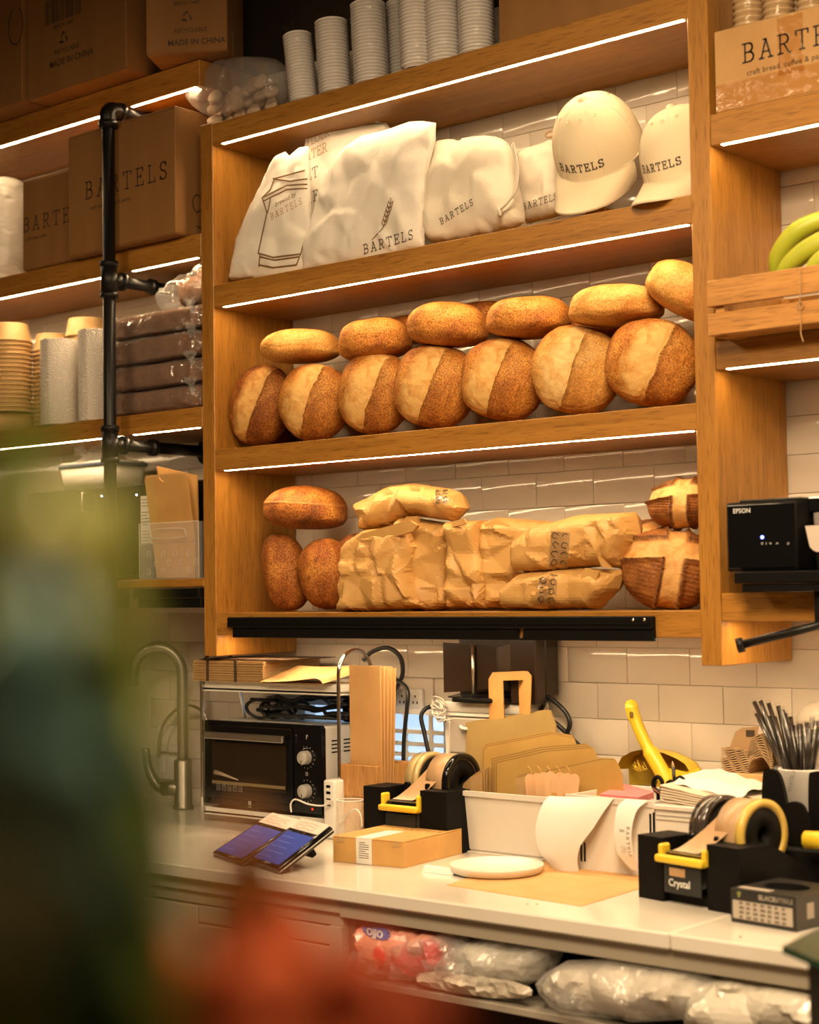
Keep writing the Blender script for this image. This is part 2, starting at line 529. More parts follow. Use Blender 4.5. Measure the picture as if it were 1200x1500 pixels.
def poly_strokes(lines, w):
    Q = []
    for pl in lines:
        for i in range(len(pl) - 1):
            a = Vector(pl[i]); b = Vector(pl[i + 1]); d = b - a
            if d.length < 1e-7: continue
            d.normalize(); n = Vector((-d.y, d.x)) * w * .5; e = d * w * .3
            Q.append([tuple(p) for p in (a - e + n, a - e - n, b + e - n, b + e + n)])
    return Q
def flat_print(polys, O, U, V, off=0.0004, N=None, dx=0, dy=0, rot=0, shear=0):
    """polygons laid on the plane through O spanned by U, V"""
    O = Vector(O); U = Vector(U).normalized(); V = Vector(V).normalized()
    N = Vector(N).normalized() if N else U.cross(V).normalized()
    mb = MB(); c, s = math.cos(rot), math.sin(rot)
    for q in polys:
        P = []
        for a, b in q:
            a += shear * b
            a2, b2 = a * c - b * s + dx, a * s + b * c + dy
            P.append(O + U * a2 + V * b2 + N * off)
        mb.add(P, [list(range(len(P)))])
    return mb
def wrap_print(polys, target, O, U, V, D, off=0.0006, rot=0, shear=0, sub=.012):
    """polygons thrown along D onto the surface of `target`"""
    deps = [o for o in (target if isinstance(target, (list, tuple)) else [target])]
    trees = []
    for o in deps:
        mw = Matrix.Identity(4); p = o
        while p is not None:
            mw = p.matrix_basis @ mw; p = p.parent
        trees.append(BVHTree.FromPolygons([mw @ v.co for v in o.data.vertices], [list(p.vertices) for p in o.data.polygons]))
    O = Vector(O); U = Vector(U).normalized(); V = Vector(V).normalized(); D = Vector(D).normalized()
    c, s = math.cos(rot), math.sin(rot); mb = MB()
    def hit(a, b):
        a += shear * b
        p = O + U * (a * c - b * s) + V * (a * s + b * c)
        best = None
        for t in trees:
            h = t.ray_cast(p - D * .3, D)
            if h[0] and (best is None or h[3] < best[1]): best = (h[0], h[3])
        return best[0] - D * off if best else None
    for q in polys:
        # split long quads so that they follow the surface
        if len(q) == 4:
            a, b, c_, d = [Vector(x) for x in q]
            L = (c_ - b).length; k = max(1, int(L / sub))
            cells = [[a + (d - a) * (i / k), b + (c_ - b) * (i / k), b + (c_ - b) * ((i + 1) / k), a + (d - a) * ((i + 1) / k)] for i in range(k)]
        else: cells = [[Vector(x) for x in q]]
        for cell in cells:
            P = [hit(v.x, v.y) for v in cell]
            if all(P): mb.add(P, [list(range(len(P)))])
    return mb
# ---------------------------------------------------------------- materials used widely
W_H = wood('wood_along', 'x')
W_V = wood('wood_upright', 'z')
W_CR = wood('crate_wood', 'x', (0.56, 0.27, 0.065), (0.36, 0.15, 0.03))
W_BOX = wood('bamboo', 'z', (0.60, 0.31, 0.10), (0.46, 0.20, 0.05), .5)
TILE = mat('glazed_tile', (0.74, 0.66, 0.56), .09, bump=.06, bscale=22, coat=.3)
GROUT = mat('grout', (0.72, 0.64, 0.54), .5)
DARKWALL = mat('dark_wall_paint', (0.03, 0.018, 0.010), .8)
PAINT = mat('room_paint', (0.30, 0.22, 0.15), .8)
FLOOR = mat('floor_concrete', (0.20, 0.14, 0.10), .6, col2=(0.15, 0.11, 0.08), scale=6)
STONE = mat('worktop_quartz', (0.76, 0.71, 0.63), .16, col2=(0.68, 0.62, 0.53), scale=5, lo=.45, hi=.8, coat=.2)
LAM = mat('cabinet_laminate', (0.47, 0.42, 0.34), .45)
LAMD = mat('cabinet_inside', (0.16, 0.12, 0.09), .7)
STEEL = mat('brushed_steel', (0.62, 0.58, 0.52), .32, 1.0, bump=.1, bscale=300, stretch=(1, 40, 40))
CHROME = mat('chrome', (0.82, 0.80, 0.78), .10, 1.0)
BRONZE = mat('faucet_metal', (0.36, 0.32, 0.26), .42, .8)
BLACKP = mat('black_plastic', (0.005, 0.0045, 0.0045), .55, spec=.12, bump=.1, bscale=600)
BLACKG = mat('black_gloss', (0.005, 0.005, 0.006), .10, spec=.4)
BLACKM = mat('black_pipe_paint', (0.007, 0.006, 0.0055), .38, spec=.3, bump=.15, bscale=300)
WHITEP = mat('white_plastic', (0.80, 0.77, 0.72), .35)
WHITES = mat('white_satin_plastic', (0.76, 0.74, 0.70), .5)
CARD = mat('cardboard', (0.31, 0.150, 0.042), .75, col2=(0.26, 0.120, 0.032), scale=9, bump=.15, bscale=260, stretch=(1, 1, .15))
CARD2 = mat('light_cardboard', (0.56, 0.33, 0.13), .7, col2=(0.50, 0.28, 0.105), scale=12, bump=.1, bscale=200)
KRAFT = mat('kraft_paper', (0.62, 0.36, 0.115), .5, col2=(0.55, 0.30, 0.09), scale=14, bump=.12, bscale=120)
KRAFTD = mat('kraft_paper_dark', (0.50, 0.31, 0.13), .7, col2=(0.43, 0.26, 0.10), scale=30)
TAPE = mat('clear_packing_tape', (0.42, 0.25, 0.11), .12, coat=.6, bump=.35, bscale=60)
CANVAS = mat('white_canvas', (0.86, 0.81, 0.73), .85, bump=.25, bscale=500)
CANVAS2 = mat('natural_cotton', (0.84, 0.76, 0.63), .85, bump=.25, bscale=450)
CAPM = mat('cap_cotton', (0.85, 0.72, 0.50), .85, bump=.2, bscale=700)
INK = mat('dark_ink', (0.05, 0.035, 0.025), .6)
INKB = mat('brown_ink', (0.22, 0.12, 0.045), .6)
INKO = mat('ochre_ink', (0.45, 0.24, 0.06), .6)
PAPER = mat('white_paper', (0.76, 0.73, 0.69), .6)
FILM = film('clear_film')
FILM2 = film('soft_clear_film', fac=.04, rough=.22, milky=.28)
FILMK = film('heavy_film', fac=.16, rough=.12, bump=1.0, bscale=34, milky=.12)
FILMT = film('glossy_tape_film', tint=(.93, .84, .70), fac=.04, rough=.10, bump=.5, bscale=50)
YEL = mat('yellow_plastic', (0.80, 0.56, 0.03), .35)
LEDM, nt, b_ = newmat('led_strip_glow')
b_.inputs['Emission Color'].default_value = LED_COLOR; b_.inputs['Emission Strength'].default_value = LED_STRENGTH

D = .266                       # shelf depth
YF = -D
# ---------------------------------------------------------------- room shell
struct('floor', MB().box((-3.2, -6.0, -.05), (5.0, .1, 0)), FLOOR)
struct('ceiling', MB().box((-3.2, -6.0, 3.1), (5.0, .1, 3.15)), DARKWALL)
struct('wall_left', MB().box((-3.25, -6.0, 0), (-3.2, .1, 3.1)), PAINT)
struct('wall_right', MB().box((5.0, -6.0, 0), (5.05, .1, 3.1)), PAINT)
struct('wall_front', MB().box((-3.2, -6.05, 0), (5.0, -6.0, 3.1)), PAINT)
# window low in the back wall
WX0, WX1, WZ0, WZ1 = at(442, 1080, 'y', 0).x, at(656, 1080, 'y', 0).x, at(600, 1124, 'y', 0).z, at(600, 1031, 'y', 0).z
mb = MB()
mb.box((-3.2, .008, 0), (WX0, .1, 3.1)); mb.box((WX1, .008, 0), (5.0, .1, 3.1)); mb.box((WX0, .008, 0), (WX1, .1, WZ0)); mb.box((WX0, .008, WZ1), (WX1, .1, 3.1))
wall = struct('wall_back', mb, GROUT)
TW, TH = .15, .075
TX, TZ = .9965, 1.1347
tm = MB().box((-TW / 2 + .0004, -.007, -TH / 2 + .0004), (TW / 2 - .0004, 0, TH / 2 - .0004), .0012, seg=2)
tmesh = None
cells = []
for k in range(-4, 21):
    z = TZ + (k + .5) * TH
    off = TX if k % 2 else TX + TW / 2
    for j in range(-18, 14):
        x = off + (j + .5) * TW
        if -1.7 < x < 2.9: cells.append((x, z))
def seen(x, z):
    v = Vector((x, 0, z)) - CAM
    px = 600 + F_PX * v.dot(RT) / v.dot(FWD); py = 750 - F_PX * v.dot(UP) / v.dot(FWD)
    return -40 < px < 1240 and -40 < py < 1250
def is_open(x, z):
    return WX0 - TW / 2 < x < WX1 + TW / 2 and WZ0 - TH / 2 < z < WZ1 + TH / 2
rnd = random.Random(4)
vis = sorted([c for c in cells if seen(*c) and not is_open(*c)], key=lambda c: (c[0] - CAM.x) ** 2 + (c[1] - CAM.z) ** 2)
rest = [c for c in cells if (c not in vis or c in vis[300:]) and not is_open(*c)]
for i, (x, z) in enumerate(vis[:300]):
    if tmesh is None:
        o = tm.build('tile', TILE, wall); tmesh = o.data
    else:
        o = bpy.data.objects.new('tile', tmesh); COL.objects.link(o); o.parent = wall
    o.location = (x, .0085, z); o.rotation_euler = (rnd.gauss(0, .003), 0, rnd.gauss(0, .003))
mb = MB()
for x, z in rest:
    mb.box((x - TW / 2 + .0004, .0015, z - TH / 2 + .0004), (x + TW / 2 - .0004, .0085, z + TH / 2 - .0004))
def cut(x, z):
    """tiles cut round the window"""
    x0, x1, z0, z1 = x - TW / 2 + .0004, x + TW / 2 - .0004, z - TH / 2 + .0004, z + TH / 2 - .0004
    if x0 < WX0 < x1: mb.box((x0, .0015, z0), (WX0 - .001, .0085, z1))
    elif x0 < WX1 < x1: mb.box((WX1 + .001, .0015, z0), (x1, .0085, z1))
    elif z0 < WZ1 < z1: mb.box((x0, .0015, WZ1 + .001), (x1, .0085, z1))
    elif z0 < WZ0 < z1: mb.box((x0, .0015, z0), (x1, .0085, WZ0 - .001))
for c in cells:
    if is_open(*c): cut(*c)
o = mb.build('tile_field', TILE, wall); o['kind'] = 'stuff'
struct('trim_1', MB().box((-3.2, -.004, TZ + 21 * TH), (5.0, .008, 3.1)), DARKWALL)
# the window itself
mb = MB()
t = .012
mb.box((WX0, .0, WZ0), (WX1, .05, WZ0 + t)); mb.box((WX0, .0, WZ1 - t), (WX1, .05, WZ1)); mb.box((WX0, .0, WZ0), (WX0 + t, .05, WZ1)); mb.box((WX1 - t, .0, WZ0), (WX1, .05, WZ1))
wn = struct('window_1', mb, WHITES)
PANE = mat('daylit_pane', (0.6, 0.7, 0.8), .2, emit=(0.50, 0.72, 1.0), estr=.62)
MB().box((WX0 + t, .036, WZ0 + t), (WX1 - t, .042, WZ1 - t)).build('pane', PANE, wn)

# ---------------------------------------------------------------- shelving
def led(th, x0, x1, z, y=None):
    dz = .0007 if y is None else .0004
    w_ = .0085 if y is None else .014
    y = YF + .004 if y is None else y
    th.part('led_strip', MB().box((x0, y, z - dz), (x1, y + w_, z + .0005)), LEDM, label='glowing warm white light strip')
H = [(1.3144, 1.3644), (1.6945, 1.7447), (2.078, 2.1316), (2.4641, 2.516)]
XL, XR, XR2 = .0417, 1.3339, 1.3771
mid = Thing('wall_shelving', 'open wooden wall cabinet with four lit shelves of bread and bags, in the middle', 'shelving', (0, 0, 1.264))
mid.part('side_panel', MB().box((0, YF, 1.264), (XL, -.001, 2.519), .0015), W_V)
mid.part('side_panel', MB().box((XR, YF - .001, 1.264), (XR2, -.001, 3.0), .0015), W_V)
mb_ = [None] * 4
for i, (a, b) in enumerate(H):
    mid.part('shelf', MB().box((XL, YF, a), (XR, -.001, b), .0015), W_H)
    led(mid, XL + .028, XR - .012, a, YF + .03 if i == 0 else None)
right = Thing('wall_shelving', 'right-hand bay of wooden shelves holding a printer, a fruit crate and a carton', 'shelving', (XR2, 0, 1.32))
RH = [(1.345, 1.395), (1.802, 1.853), (2.2145, 2.272)]
for i, (a, b) in enumerate(RH):
    right.part('shelf', MB().box((XR2 + .0005, YF, a), (2.45, -.001, b), .0015), W_H)
    led(right, XR2 + .02, 2.40, a, YF + .03 if i == 0 else None)
right.part('side_panel', MB().box((2.45, YF, 1.264), (2.492, -.001, 3.0), .0015), W_V)

left = Thing('wall_shelving', 'left-hand wooden shelves hung on black pipe, loaded with cartons, bowls and towels', 'shelving', (-.28, 0, 1.35))
zL4 = at(250, 853, 'y', YF).z
LH = [(zL4 - .012, zL4 + .008), (1.8015, 1.850), (2.2065, 2.262), (2.6175, 2.680)]
for i, (a, b) in enumerate(LH):
    left.part('shelf', MB().box((-1.9, YF, a), (-.0005, -.001, b), .0015), W_H)
    if i: led(left, -.255, -.02, a); led(left, -1.85, -.30, a)
CZP = .8737
PX, PY, PR = -.268, YF - .058, .0155
mb = MB()
mb.tube([(PX, PY, CZP), (PX, PY, 2.60)], PR, 20); mb.tube([(PX, PY, CZP), (PX, PY, CZP + .008)], .036, 24)
zz = [2.600, 2.178, 1.775]
left.part('pipe', mb, BLACKM, label='black upright iron pipe')
for k, z in enumerate(zz):
    mb = MB()
    if k == 0:
        mb.tube(spline([(PX, PY, z - .035), (PX, PY, z - .012), (PX, PY + .012, z), (PX, PY + .035, z)], 6), PR * 1.32, 20)
        mb.tube([(PX, PY, z - .045), (PX, PY, z - .03)], PR * 1.55, 20); mb.tube([(PX, PY + .032, z), (PX, PY + .044, z)], PR * 1.5, 20)
    else:
        mb.tube([(PX, PY, z - .038), (PX, PY, z + .038)], PR * 1.3, 20); mb.tube([(PX, PY, z - .045), (PX, PY, z - .032)], PR * 1.48, 20)
        mb.tube([(PX, PY, z + .032), (PX, PY, z + .045)], PR * 1.48, 20); mb.tube([(PX, PY, z), (PX, PY + .04, z)], PR * 1.25, 20)
        mb.tube([(PX, PY + .034, z), (PX, PY + .046, z)], PR * 1.45, 20)
    left.part('pipe_joint', mb, BLACKM)
    if k < 3:
        mb = MB()
        mb.tube([(PX, PY + .03, z), (PX, -.004, z)], PR * .92, 18); mb.tube([(PX, -.012, z), (PX, -.002, z)], .034, 20)
        mb.tube([(PX, YF + .07, z), (PX, YF + .085, z)], PR * 1.3, 18)
        left.part('pipe_bracket', mb, BLACKM)

# black runners under the lowest shelves
def runner(p, x0, x1, ya, yb, z1, label):
    mb = MB()
    h = z1 - .047
    mb.box((x0, ya, z1 - .024), (x1, yb, z1), .002); mb.box((x0 + .012, ya + .006, h), (x1 - .0, yb, z1 - .0245), .0015)
    mb.box((x0 + .004, ya - .002, z1 - .016), (x1 - .004, ya, z1 - .012))
    return mb
a = at(332, 906, 'y', YF - .012); b = at(757, 904, 'y', YF - .012); c = at(955, 905, 'y', YF - .016)
zt = 1.3545
rn = Thing('slide_rail', 'long black rail along the front of the lowest middle shelf, left length', 'rail', (a.x, YF, zt - .05))
rn.part('rail_body', runner(rn, a.x, b.x, YF - .012, YF - .001, zt, ''), BLACKP)
rn = Thing('slide_rail', 'shorter black rail at the right end of the lowest middle shelf', 'rail', (b.x, YF, zt - .05))
rn.part('rail_body', runner(rn, b.x + .001, c.x, YF - .017, YF - .001, zt, ''), BLACKP)
mb = MB()
for x in (c.x - .015, c.x - .04): mb.tube([(x, YF - .019, zt - .006), (x, YF - .016, zt - .006)], .003, 8)
rn.part('screw', mb, CHROME)

# ---------------------------------------------------------------- worktop and base cabinets
CZ = .8735; CF = -.70
xj = at(980, 1367, 'y', CF).x
for x0, x1, lb in ((-1.95, xj - .001, 'long pale quartz worktop slab carrying the oven and bins'), (xj + .001, 2.9, 'right-hand pale quartz worktop slab under the black tape dispenser')):
    hole = None
    mb = MB()
    if x0 < -1:
        sx0, sx1, sy0, sy1 = -1.25, -.42, -.50, -.12
        z0, z1 = CZ - .026, CZ
        mb.box((x0, CF, z0), (sx0, -.001, z1), .002); mb.box((sx1, CF, z0), (x1, -.001, z1), .003)
        mb.box((sx0, CF, z0), (sx1, sy0, z1), .002); mb.box((sx0, sy1, z0), (sx1, -.001, z1), .002)
    else: mb.box((x0, CF, CZ - .026), (x1, -.001, CZ), .003)
    single('worktop', mb, STONE, lb, 'worktop')
mb = MB()
SINKM = mat('speckled_sink', (0.20, 0.17, 0.13), .4, col2=(0.36, 0.31, 0.24), scale=300, lo=.5, hi=.6)
mb.box((-1.248, -.498, .66), (-.422, -.122, .67)); mb.box((-1.248, -.498, .67), (-1.24, -.122, .8505)); mb.box((-.43, -.498, .67), (-.422, -.122, .8505))
mb.box((-1.24, -.498, .67), (-.43, -.49, .8505)); mb.box((-1.24, -.13, .67), (-.43, -.122, .8505))
mb.box((-1.27, -.14, .8505), (-.40, -.11, .856), .002); mb.box((-.43, -.51, .8505), (-.40, -.14, .856), .002); mb.box((-1.27, -.51, .8505), (-.43, -.485, .856), .002)
single('sink', mb, SINKM, 'dark speckled sink let into the worktop under the tall tap', 'sink')

FY = CF + .022
zdt = at(220, 1316, 'y', FY).z; zdr = at(600, 1368, 'y', FY).z
xs_ = at(500, 1400, 'y', FY).x; xd = at(289, 1350, 'y', FY).x; xst = at(482, 1350, 'y', FY).x
zsh = at(640, 1452, 'y', FY + .0).z
base = Thing('base_cabinet', 'beige laminate base cabinet with doors on the left under the worktop', 'cabinet', (-.5, 0, 0))
mb = MB()
mb.box((-1.93, FY + .018, .02), (-1.30, -.01, CZ - .0265)); mb.box((-.38, FY + .018, .02), (xs_, -.01, CZ - .0265)); mb.box((-1.30, FY + .018, .02), (-.38, -.01, .6)); mb.box((-1.30, FY + .018, .6), (-.38, FY + .03, CZ - .0265)); base.part('body', mb, LAM)
base.part('apron', MB().box((-1.93, FY - .004, CZ - .052), (xs_, FY + .018, CZ - .0265), .001), LAM)
base.part('apron', MB().box((-1.93, FY + .006, zdt + .004), (xs_, FY + .018, CZ - .053), .001), LAM)
x = xd
for k in range(3):
    x0 = x - .46
    base.part('door', MB().box((x0 + .0015, FY, .10), (x - .0015, FY + .017, zdt), .0015), LAM); x = x0
base.part('door', MB().box((xd + .0015, FY, .10), (xst - .0015, FY + .017, zdt - .035), .0015), LAM)
base.part('drawer', MB().box((xd + .0015, FY + .002, zdt - .031), (xst - .0015, FY + .017, zdt + .001), .0015), LAM)
base.part('stile', MB().box((xst, FY, .10), (xs_, FY + .017, zdt + .004), .001), LAM)
under = Thing('open_shelf_unit', 'steel shelf unit open under the worktop, full of plastic bags', 'shelving', (1.3, 0, 0))
under.part('apron', MB().box((xs_ + .001, FY - .004, CZ - .058), (2.9, FY + .02, CZ - .0265), .001), LAM)
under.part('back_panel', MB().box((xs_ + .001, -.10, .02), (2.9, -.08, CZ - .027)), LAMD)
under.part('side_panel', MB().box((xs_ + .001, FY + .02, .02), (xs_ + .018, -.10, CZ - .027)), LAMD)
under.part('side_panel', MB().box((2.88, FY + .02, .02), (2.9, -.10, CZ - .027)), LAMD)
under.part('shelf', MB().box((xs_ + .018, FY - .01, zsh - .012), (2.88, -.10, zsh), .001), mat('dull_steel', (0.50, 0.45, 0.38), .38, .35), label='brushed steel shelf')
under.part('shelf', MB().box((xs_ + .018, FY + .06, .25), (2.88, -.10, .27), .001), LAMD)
print('heights', zdt, zsh, zL4, xj)
# ---------------------------------------------------------------- bread
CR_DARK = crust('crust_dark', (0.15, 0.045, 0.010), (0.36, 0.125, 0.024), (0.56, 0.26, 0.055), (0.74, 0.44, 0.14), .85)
CR_MID = crust('crust_golden', (0.30, 0.095, 0.018), (0.54, 0.225, 0.042), (0.68, 0.35, 0.085), (0.80, 0.50, 0.17), .75)
CR_PALE = crust('crust_pale', (0.46, 0.18, 0.035), (0.68, 0.35, 0.085), (0.80, 0.50, 0.17), (0.84, 0.58, 0.24), .5)
CR_FARM = crust('crust_farmhouse', (0.20, 0.070, 0.016), (0.32, 0.12, 0.03), (0.42, 0.18, 0.05), (0.72, 0.42, 0.15), .5, 20)

def pxs(X, Y, Z):
    v = Vector((X, Y, Z)) - CAM
    return F_PX / v.dot(FWD)
def loaf(label, px, py, w, h, ry, Y, psi=30, roll=0, kind='slash', m=None, group='round loaves standing in a row', seed=0, pitch=0, sx=.02, curve=.0, flat=.45, name='bread_loaf', lumps=.05):
    """w, h: apparent size in the photograph; ry: half thickness; local -Y is the top of the loaf"""
    c = at(px, py, 'y', Y)
    s = pxs(c.x, c.y, c.z)
    rx, rz = w / 2 / s, h / 2 / s
    rn = random.Random(seed)
    nu, nv = 150, 84
    V = []; COLS = []
    o3 = Vector((rn.random() * 50, rn.random() * 50, rn.random() * 50))
    for j in range(nv + 1):
        th = math.pi * j / nv
        for i in range(nu):
            ph = 2 * math.pi * i / nu
            # pole axis = local Y
            dx, dz, dy = math.sin(th) * math.cos(ph), math.sin(th) * math.sin(ph), -math.cos(th)
            g = 2.25 if kind != 'plain' else 2.45
            k = (abs(dx) ** g + abs(dz) ** g + abs(dy) ** g) ** (-1 / g)
            x, y, z = dx * k, dy * k, dz * k
            if y > 0: y *= flat + .12 * (1 - abs(x) ** 2)
            if kind in ('plain', 'seam') and flat > .8 and z < -.25: z = -.25 + (z + .25) * .55
            n3 = Vector((x, y, z))
            b = 1 + lumps * noise.noise(n3 * 1.3 + o3) + .012 * noise.noise(n3 * 7 + o3)
            bl = er = 0.0
            if kind == 'slash' and y < .25:
                cl = sx + .20 * z + curve * (1 - z * z) + .07 * noise.noise(Vector((z * 2.2, 0, 0)) + o3) + .018 * noise.noise(Vector((z * 11, 5, 0)) + o3)
                d = x - cl
                Lw = .80 * math.sqrt(max(0, 1 - (z * .96) ** 2)) ** .8
                if abs(z) < .985:
                    e = max(0, min(1, (1 - abs(z)) * 6))
                    if -Lw < d < 0:
                        q = -d / max(Lw, .01)
                        bl = max(0, min(1, (1 - q) * 2.6 + .55 * noise.noise(n3 * 3.2 + o3))) * min(1, e * 1.5) * .92
                        b -= .040 * e * math.exp(-(d / .06) ** 2) - .012 * noise.noise(n3 * 9 + o3)
                    elif 0 <= d < .10:
                        b += .070 * e * (1 - d / .10) ** 1.5 * (1 + .5 * noise.noise(Vector((z * 6, 9, 0)) + o3))
                        er = max(0, 1 - abs(d - .014) / .020) * e * (.8 + .5 * noise.noise(n3 * 9 + o3))
                        if d < .007: bl = .6 * e
                    if 0 <= d < .55: er = max(er, .22 * (1 - d / .55) * e * (1 + noise.noise(n3 * 4 + o3)))
            elif kind == 'seam':
                d = z - .30 - .05 * noise.noise(Vector((x * 2, 3, 0)) + o3)
                if y < .3: b += .02 * math.exp(-(d / .04) ** 2); bl = .35 * max(0, 1 - abs(d - .02) / .05)
            elif kind == 'cross' and y < .55:
                d1 = abs(x - .05 - .10 * z) / .20; d2 = abs(z - .50 + .1 * abs(x)) / .22
                d = min(d1, d2)
                if d < 1:
                    bl = min(1, (1 - d) * 6); b -= .05 * (1 - d) ** .5
                elif d < 1.55:
                    b += .10 * (1.55 - d) / .55; er = max(0, 1 - abs(d - 1.08) / .16) * (.8 + .6 * noise.noise(n3 * 6 + o3))
                if d > 1: b += .008 * math.sin(z * 60 + x * 12)
            V.append(Vector((x * rx * b, y * ry * b, z * rz * b)))
            COLS.append((max(0, min(1, bl)), max(0, min(1, er)), 0, 1))
    F = [(j * nu + i, j * nu + (i + 1) % nu, (j + 1) * nu + (i + 1) % nu, (j + 1) * nu + i) for j in range(nv) for i in range(nu)]
    M = Matrix.Rotation(R(psi), 4, 'Z') @ Matrix.Rotation(R(pitch), 4, 'X') @ Matrix.Rotation(R(roll), 4, 'Y')
    mb = MB(); mb.add([M @ v + c for v in V], F, 0, True)
    o = single(name, mb, m or CR_MID, label, 'bread', group, base=c)
    ca = o.data.color_attributes.new('bloom', 'FLOAT_COLOR', 'POINT')
    flatc = [q for c_ in COLS for q in c_]
    ca.data.foreach_set('color', flatc)
    return o

ordn = ['leftmost', 'second', 'third', 'fourth', 'fifth', 'sixth', 'rightmost']
rowb = [  # px, py, w, h, roll, material, sx
    (383, 594, 88, 118, 14, CR_DARK, .12), (462, 589, 104, 112, 10, CR_MID, .02), (550, 576, 106, 122, 12, CR_MID, .12),
    (638, 566, 120, 124, 12, CR_MID, .04), (738, 556, 122, 122, 10, CR_MID, -.02), (846, 542, 128, 130, 10, CR_PALE, -.02), (956, 531, 132, 128, 12, CR_MID, .18)]
adj = ['dark-baked', 'golden', 'tall golden', 'golden broad', 'brown-edged', 'pale golden', 'large golden']
for i, (px, py, w, h, rl, m, sx) in enumerate(rowb):
    loaf(f'{adj[i]} slashed round loaf standing on the second-lowest shelf, {ordn[i]} of the standing row', px, py, w * 1.04, h, .062, -.175, 26, rl, 'slash', m, seed=i + 3, sx=sx, group='slashed loaves standing on the bread shelf')
top = [(441, 512, 116, 52, 0, CR_PALE, 'pale smooth'), (550, 503, 108, 64, -4, CR_MID, 'golden speckled'), (657, 482, 120, 70, 4, CR_MID, 'domed golden'),
       (775, 471, 126, 64, 0, CR_MID, 'brown-topped'), (903, 453, 140, 62, 0, CR_PALE, 'long pale'), (1002, 432, 118, 78, 32, CR_PALE, 'tilted pale')]
for i, (px, py, w, h, rl, m, nm) in enumerate(top):
    loaf(f'{nm} loaf lying across the standing loaves, {["leftmost","second","third","fourth","fifth","last"][i]} of the upper row', px, py, w, h * 1.12, .075, -.165, 24, rl, 'plain', m, seed=i + 30, flat=.9, group='loaves lying on top of the standing row')
for i, (px, py, w, h, nm) in enumerate([(600, 487, 70, 50, 'second and third'), (710, 470, 90, 58, 'third and fourth'), (528, 505, 60, 46, 'first and second'), (870, 478, 120, 50, 'fourth and fifth')]):
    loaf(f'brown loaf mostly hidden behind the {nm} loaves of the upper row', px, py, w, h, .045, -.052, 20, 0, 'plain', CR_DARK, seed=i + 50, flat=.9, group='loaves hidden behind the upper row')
for i, px in enumerate((420, 505, 590, 690, 790, 900)):  # unseen dark loaves added so the gaps between standing loaves go nearly black
    loaf(f'dark unseen loaf added to darken the gap right of the {ORD[i]} standing loaf', px, 600 - i * 13, 100, 70, .045, -.055, 20, 0, 'plain', CR_DARK, seed=i + 90, flat=.9, group='unseen loaves added behind the standing row')
# bottom shelf
loaf('big dark oval loaf lying on top of three standing loaves at the left end', 449, 750, 126, 76, .082, -.16, 18, 4, 'seam', CR_DARK, seed=71, flat=.9, group='speckled loaves on the lowest shelf')
loaf('speckled brown loaf leaning at the far left of the lowest shelf', 419, 838, 66, 114, .055, -.17, 30, -12, 'plain', CR_DARK, seed=72, group='speckled loaves on the lowest shelf')
loaf('dark speckled loaf standing under the big oval loaf, second from left', 478, 841, 78, 104, .060, -.17, 30, -10, 'plain', CR_DARK, seed=73, group='speckled loaves on the lowest shelf')
loaf('reddish speckled loaf half hidden behind the leftmost paper bag', 531, 835, 84, 108, .055, -.130, 30, -6, 'plain', CR_DARK, seed=75, group='speckled loaves on the lowest shelf')
loaf('farmhouse loaf with a burst cross cut, largest at the right end of the lowest shelf', 980, 834, 138, 122, .080, -.155, 34, 4, 'cross', CR_FARM, seed=76, group='cross-cut farmhouse loaves', lumps=.03)
loaf('farmhouse loaf resting on top of the largest cross-cut loaf', 1004, 738, 108, 74, .075, -.135, 20, -4, 'cross', CR_FARM, seed=79, group='cross-cut farmhouse loaves', flat=.9, lumps=.03)
loaf('dark cross-cut loaf mostly hidden between the paper bags and the largest farmhouse loaf', 940, 800, 90, 70, .05, -.06, 20, -28, 'cross', CR_FARM, seed=78, group='cross-cut farmhouse loaves')

# ---------------------------------------------------------------- crumpled paper bags
def pxpoly(P, Y): return [Vector((q.x, q.z)) for q in (at(a, b, 'y', Y) for a, b in P)]
def paper_bag(label, P, Y, T, seed, folds=(), prints=None, step=.0065, amp=.013, wid=.026, m=None, yaw=0, group='folded kraft bags of bread', name='paper_bag', cat='paper bag', back=.6, twist=0):
    rn = random.Random(seed)
    poly = pxpoly(P, Y)
    cen = Vector((sum(p.x for p in poly) / len(poly), Y, min(p.y for p in poly)))
    tn = tin(seed, min(p.x for p in poly), max(p.x for p in poly), min(p.y for p in poly), max(p.y for p in poly), amp, .0009)
    def wr(x, z, s): return tn(x, z, s)
    Rz = Matrix.Rotation(R(yaw), 3, 'Z')
    place = lambda p: cen + Rz @ (p - cen)
    mb = MB()
    inflate(mb, poly, Y, T, wid, step, 1, back, wr, rn, place, smooth=False, jitter=.2)
    th = Thing(name, label, cat, cen, group)
    b = th.part('bag', mb, m or KRAFT)
    for P2, Yo, Tk in folds:
        mb = MB(); q = pxpoly(P2, Y - Yo)
        mb.prism([tuple(p) for p in q], Y - Yo - .002, Y - Yo + Tk * .8)
        th.part('folded_top', mb, m or KRAFT)
    return th, b, place
def scribble(rn, n, w, h):
    L = []
    for i in range(n):
        for j in range(2):
            cx, cy = (j + .5) * w / 2 + rn.uniform(-.002, .002), (i + .5) * h / n
            L.append([(cx + math.cos(a) * w * .17 * rn.uniform(.8, 1.2), cy + math.sin(a) * h / n * .33 * rn.uniform(.8, 1.2)) for a in [rn.uniform(0, 1) + k * .75 for k in range(rn.choice((5, 7, 8)))]])
    return L
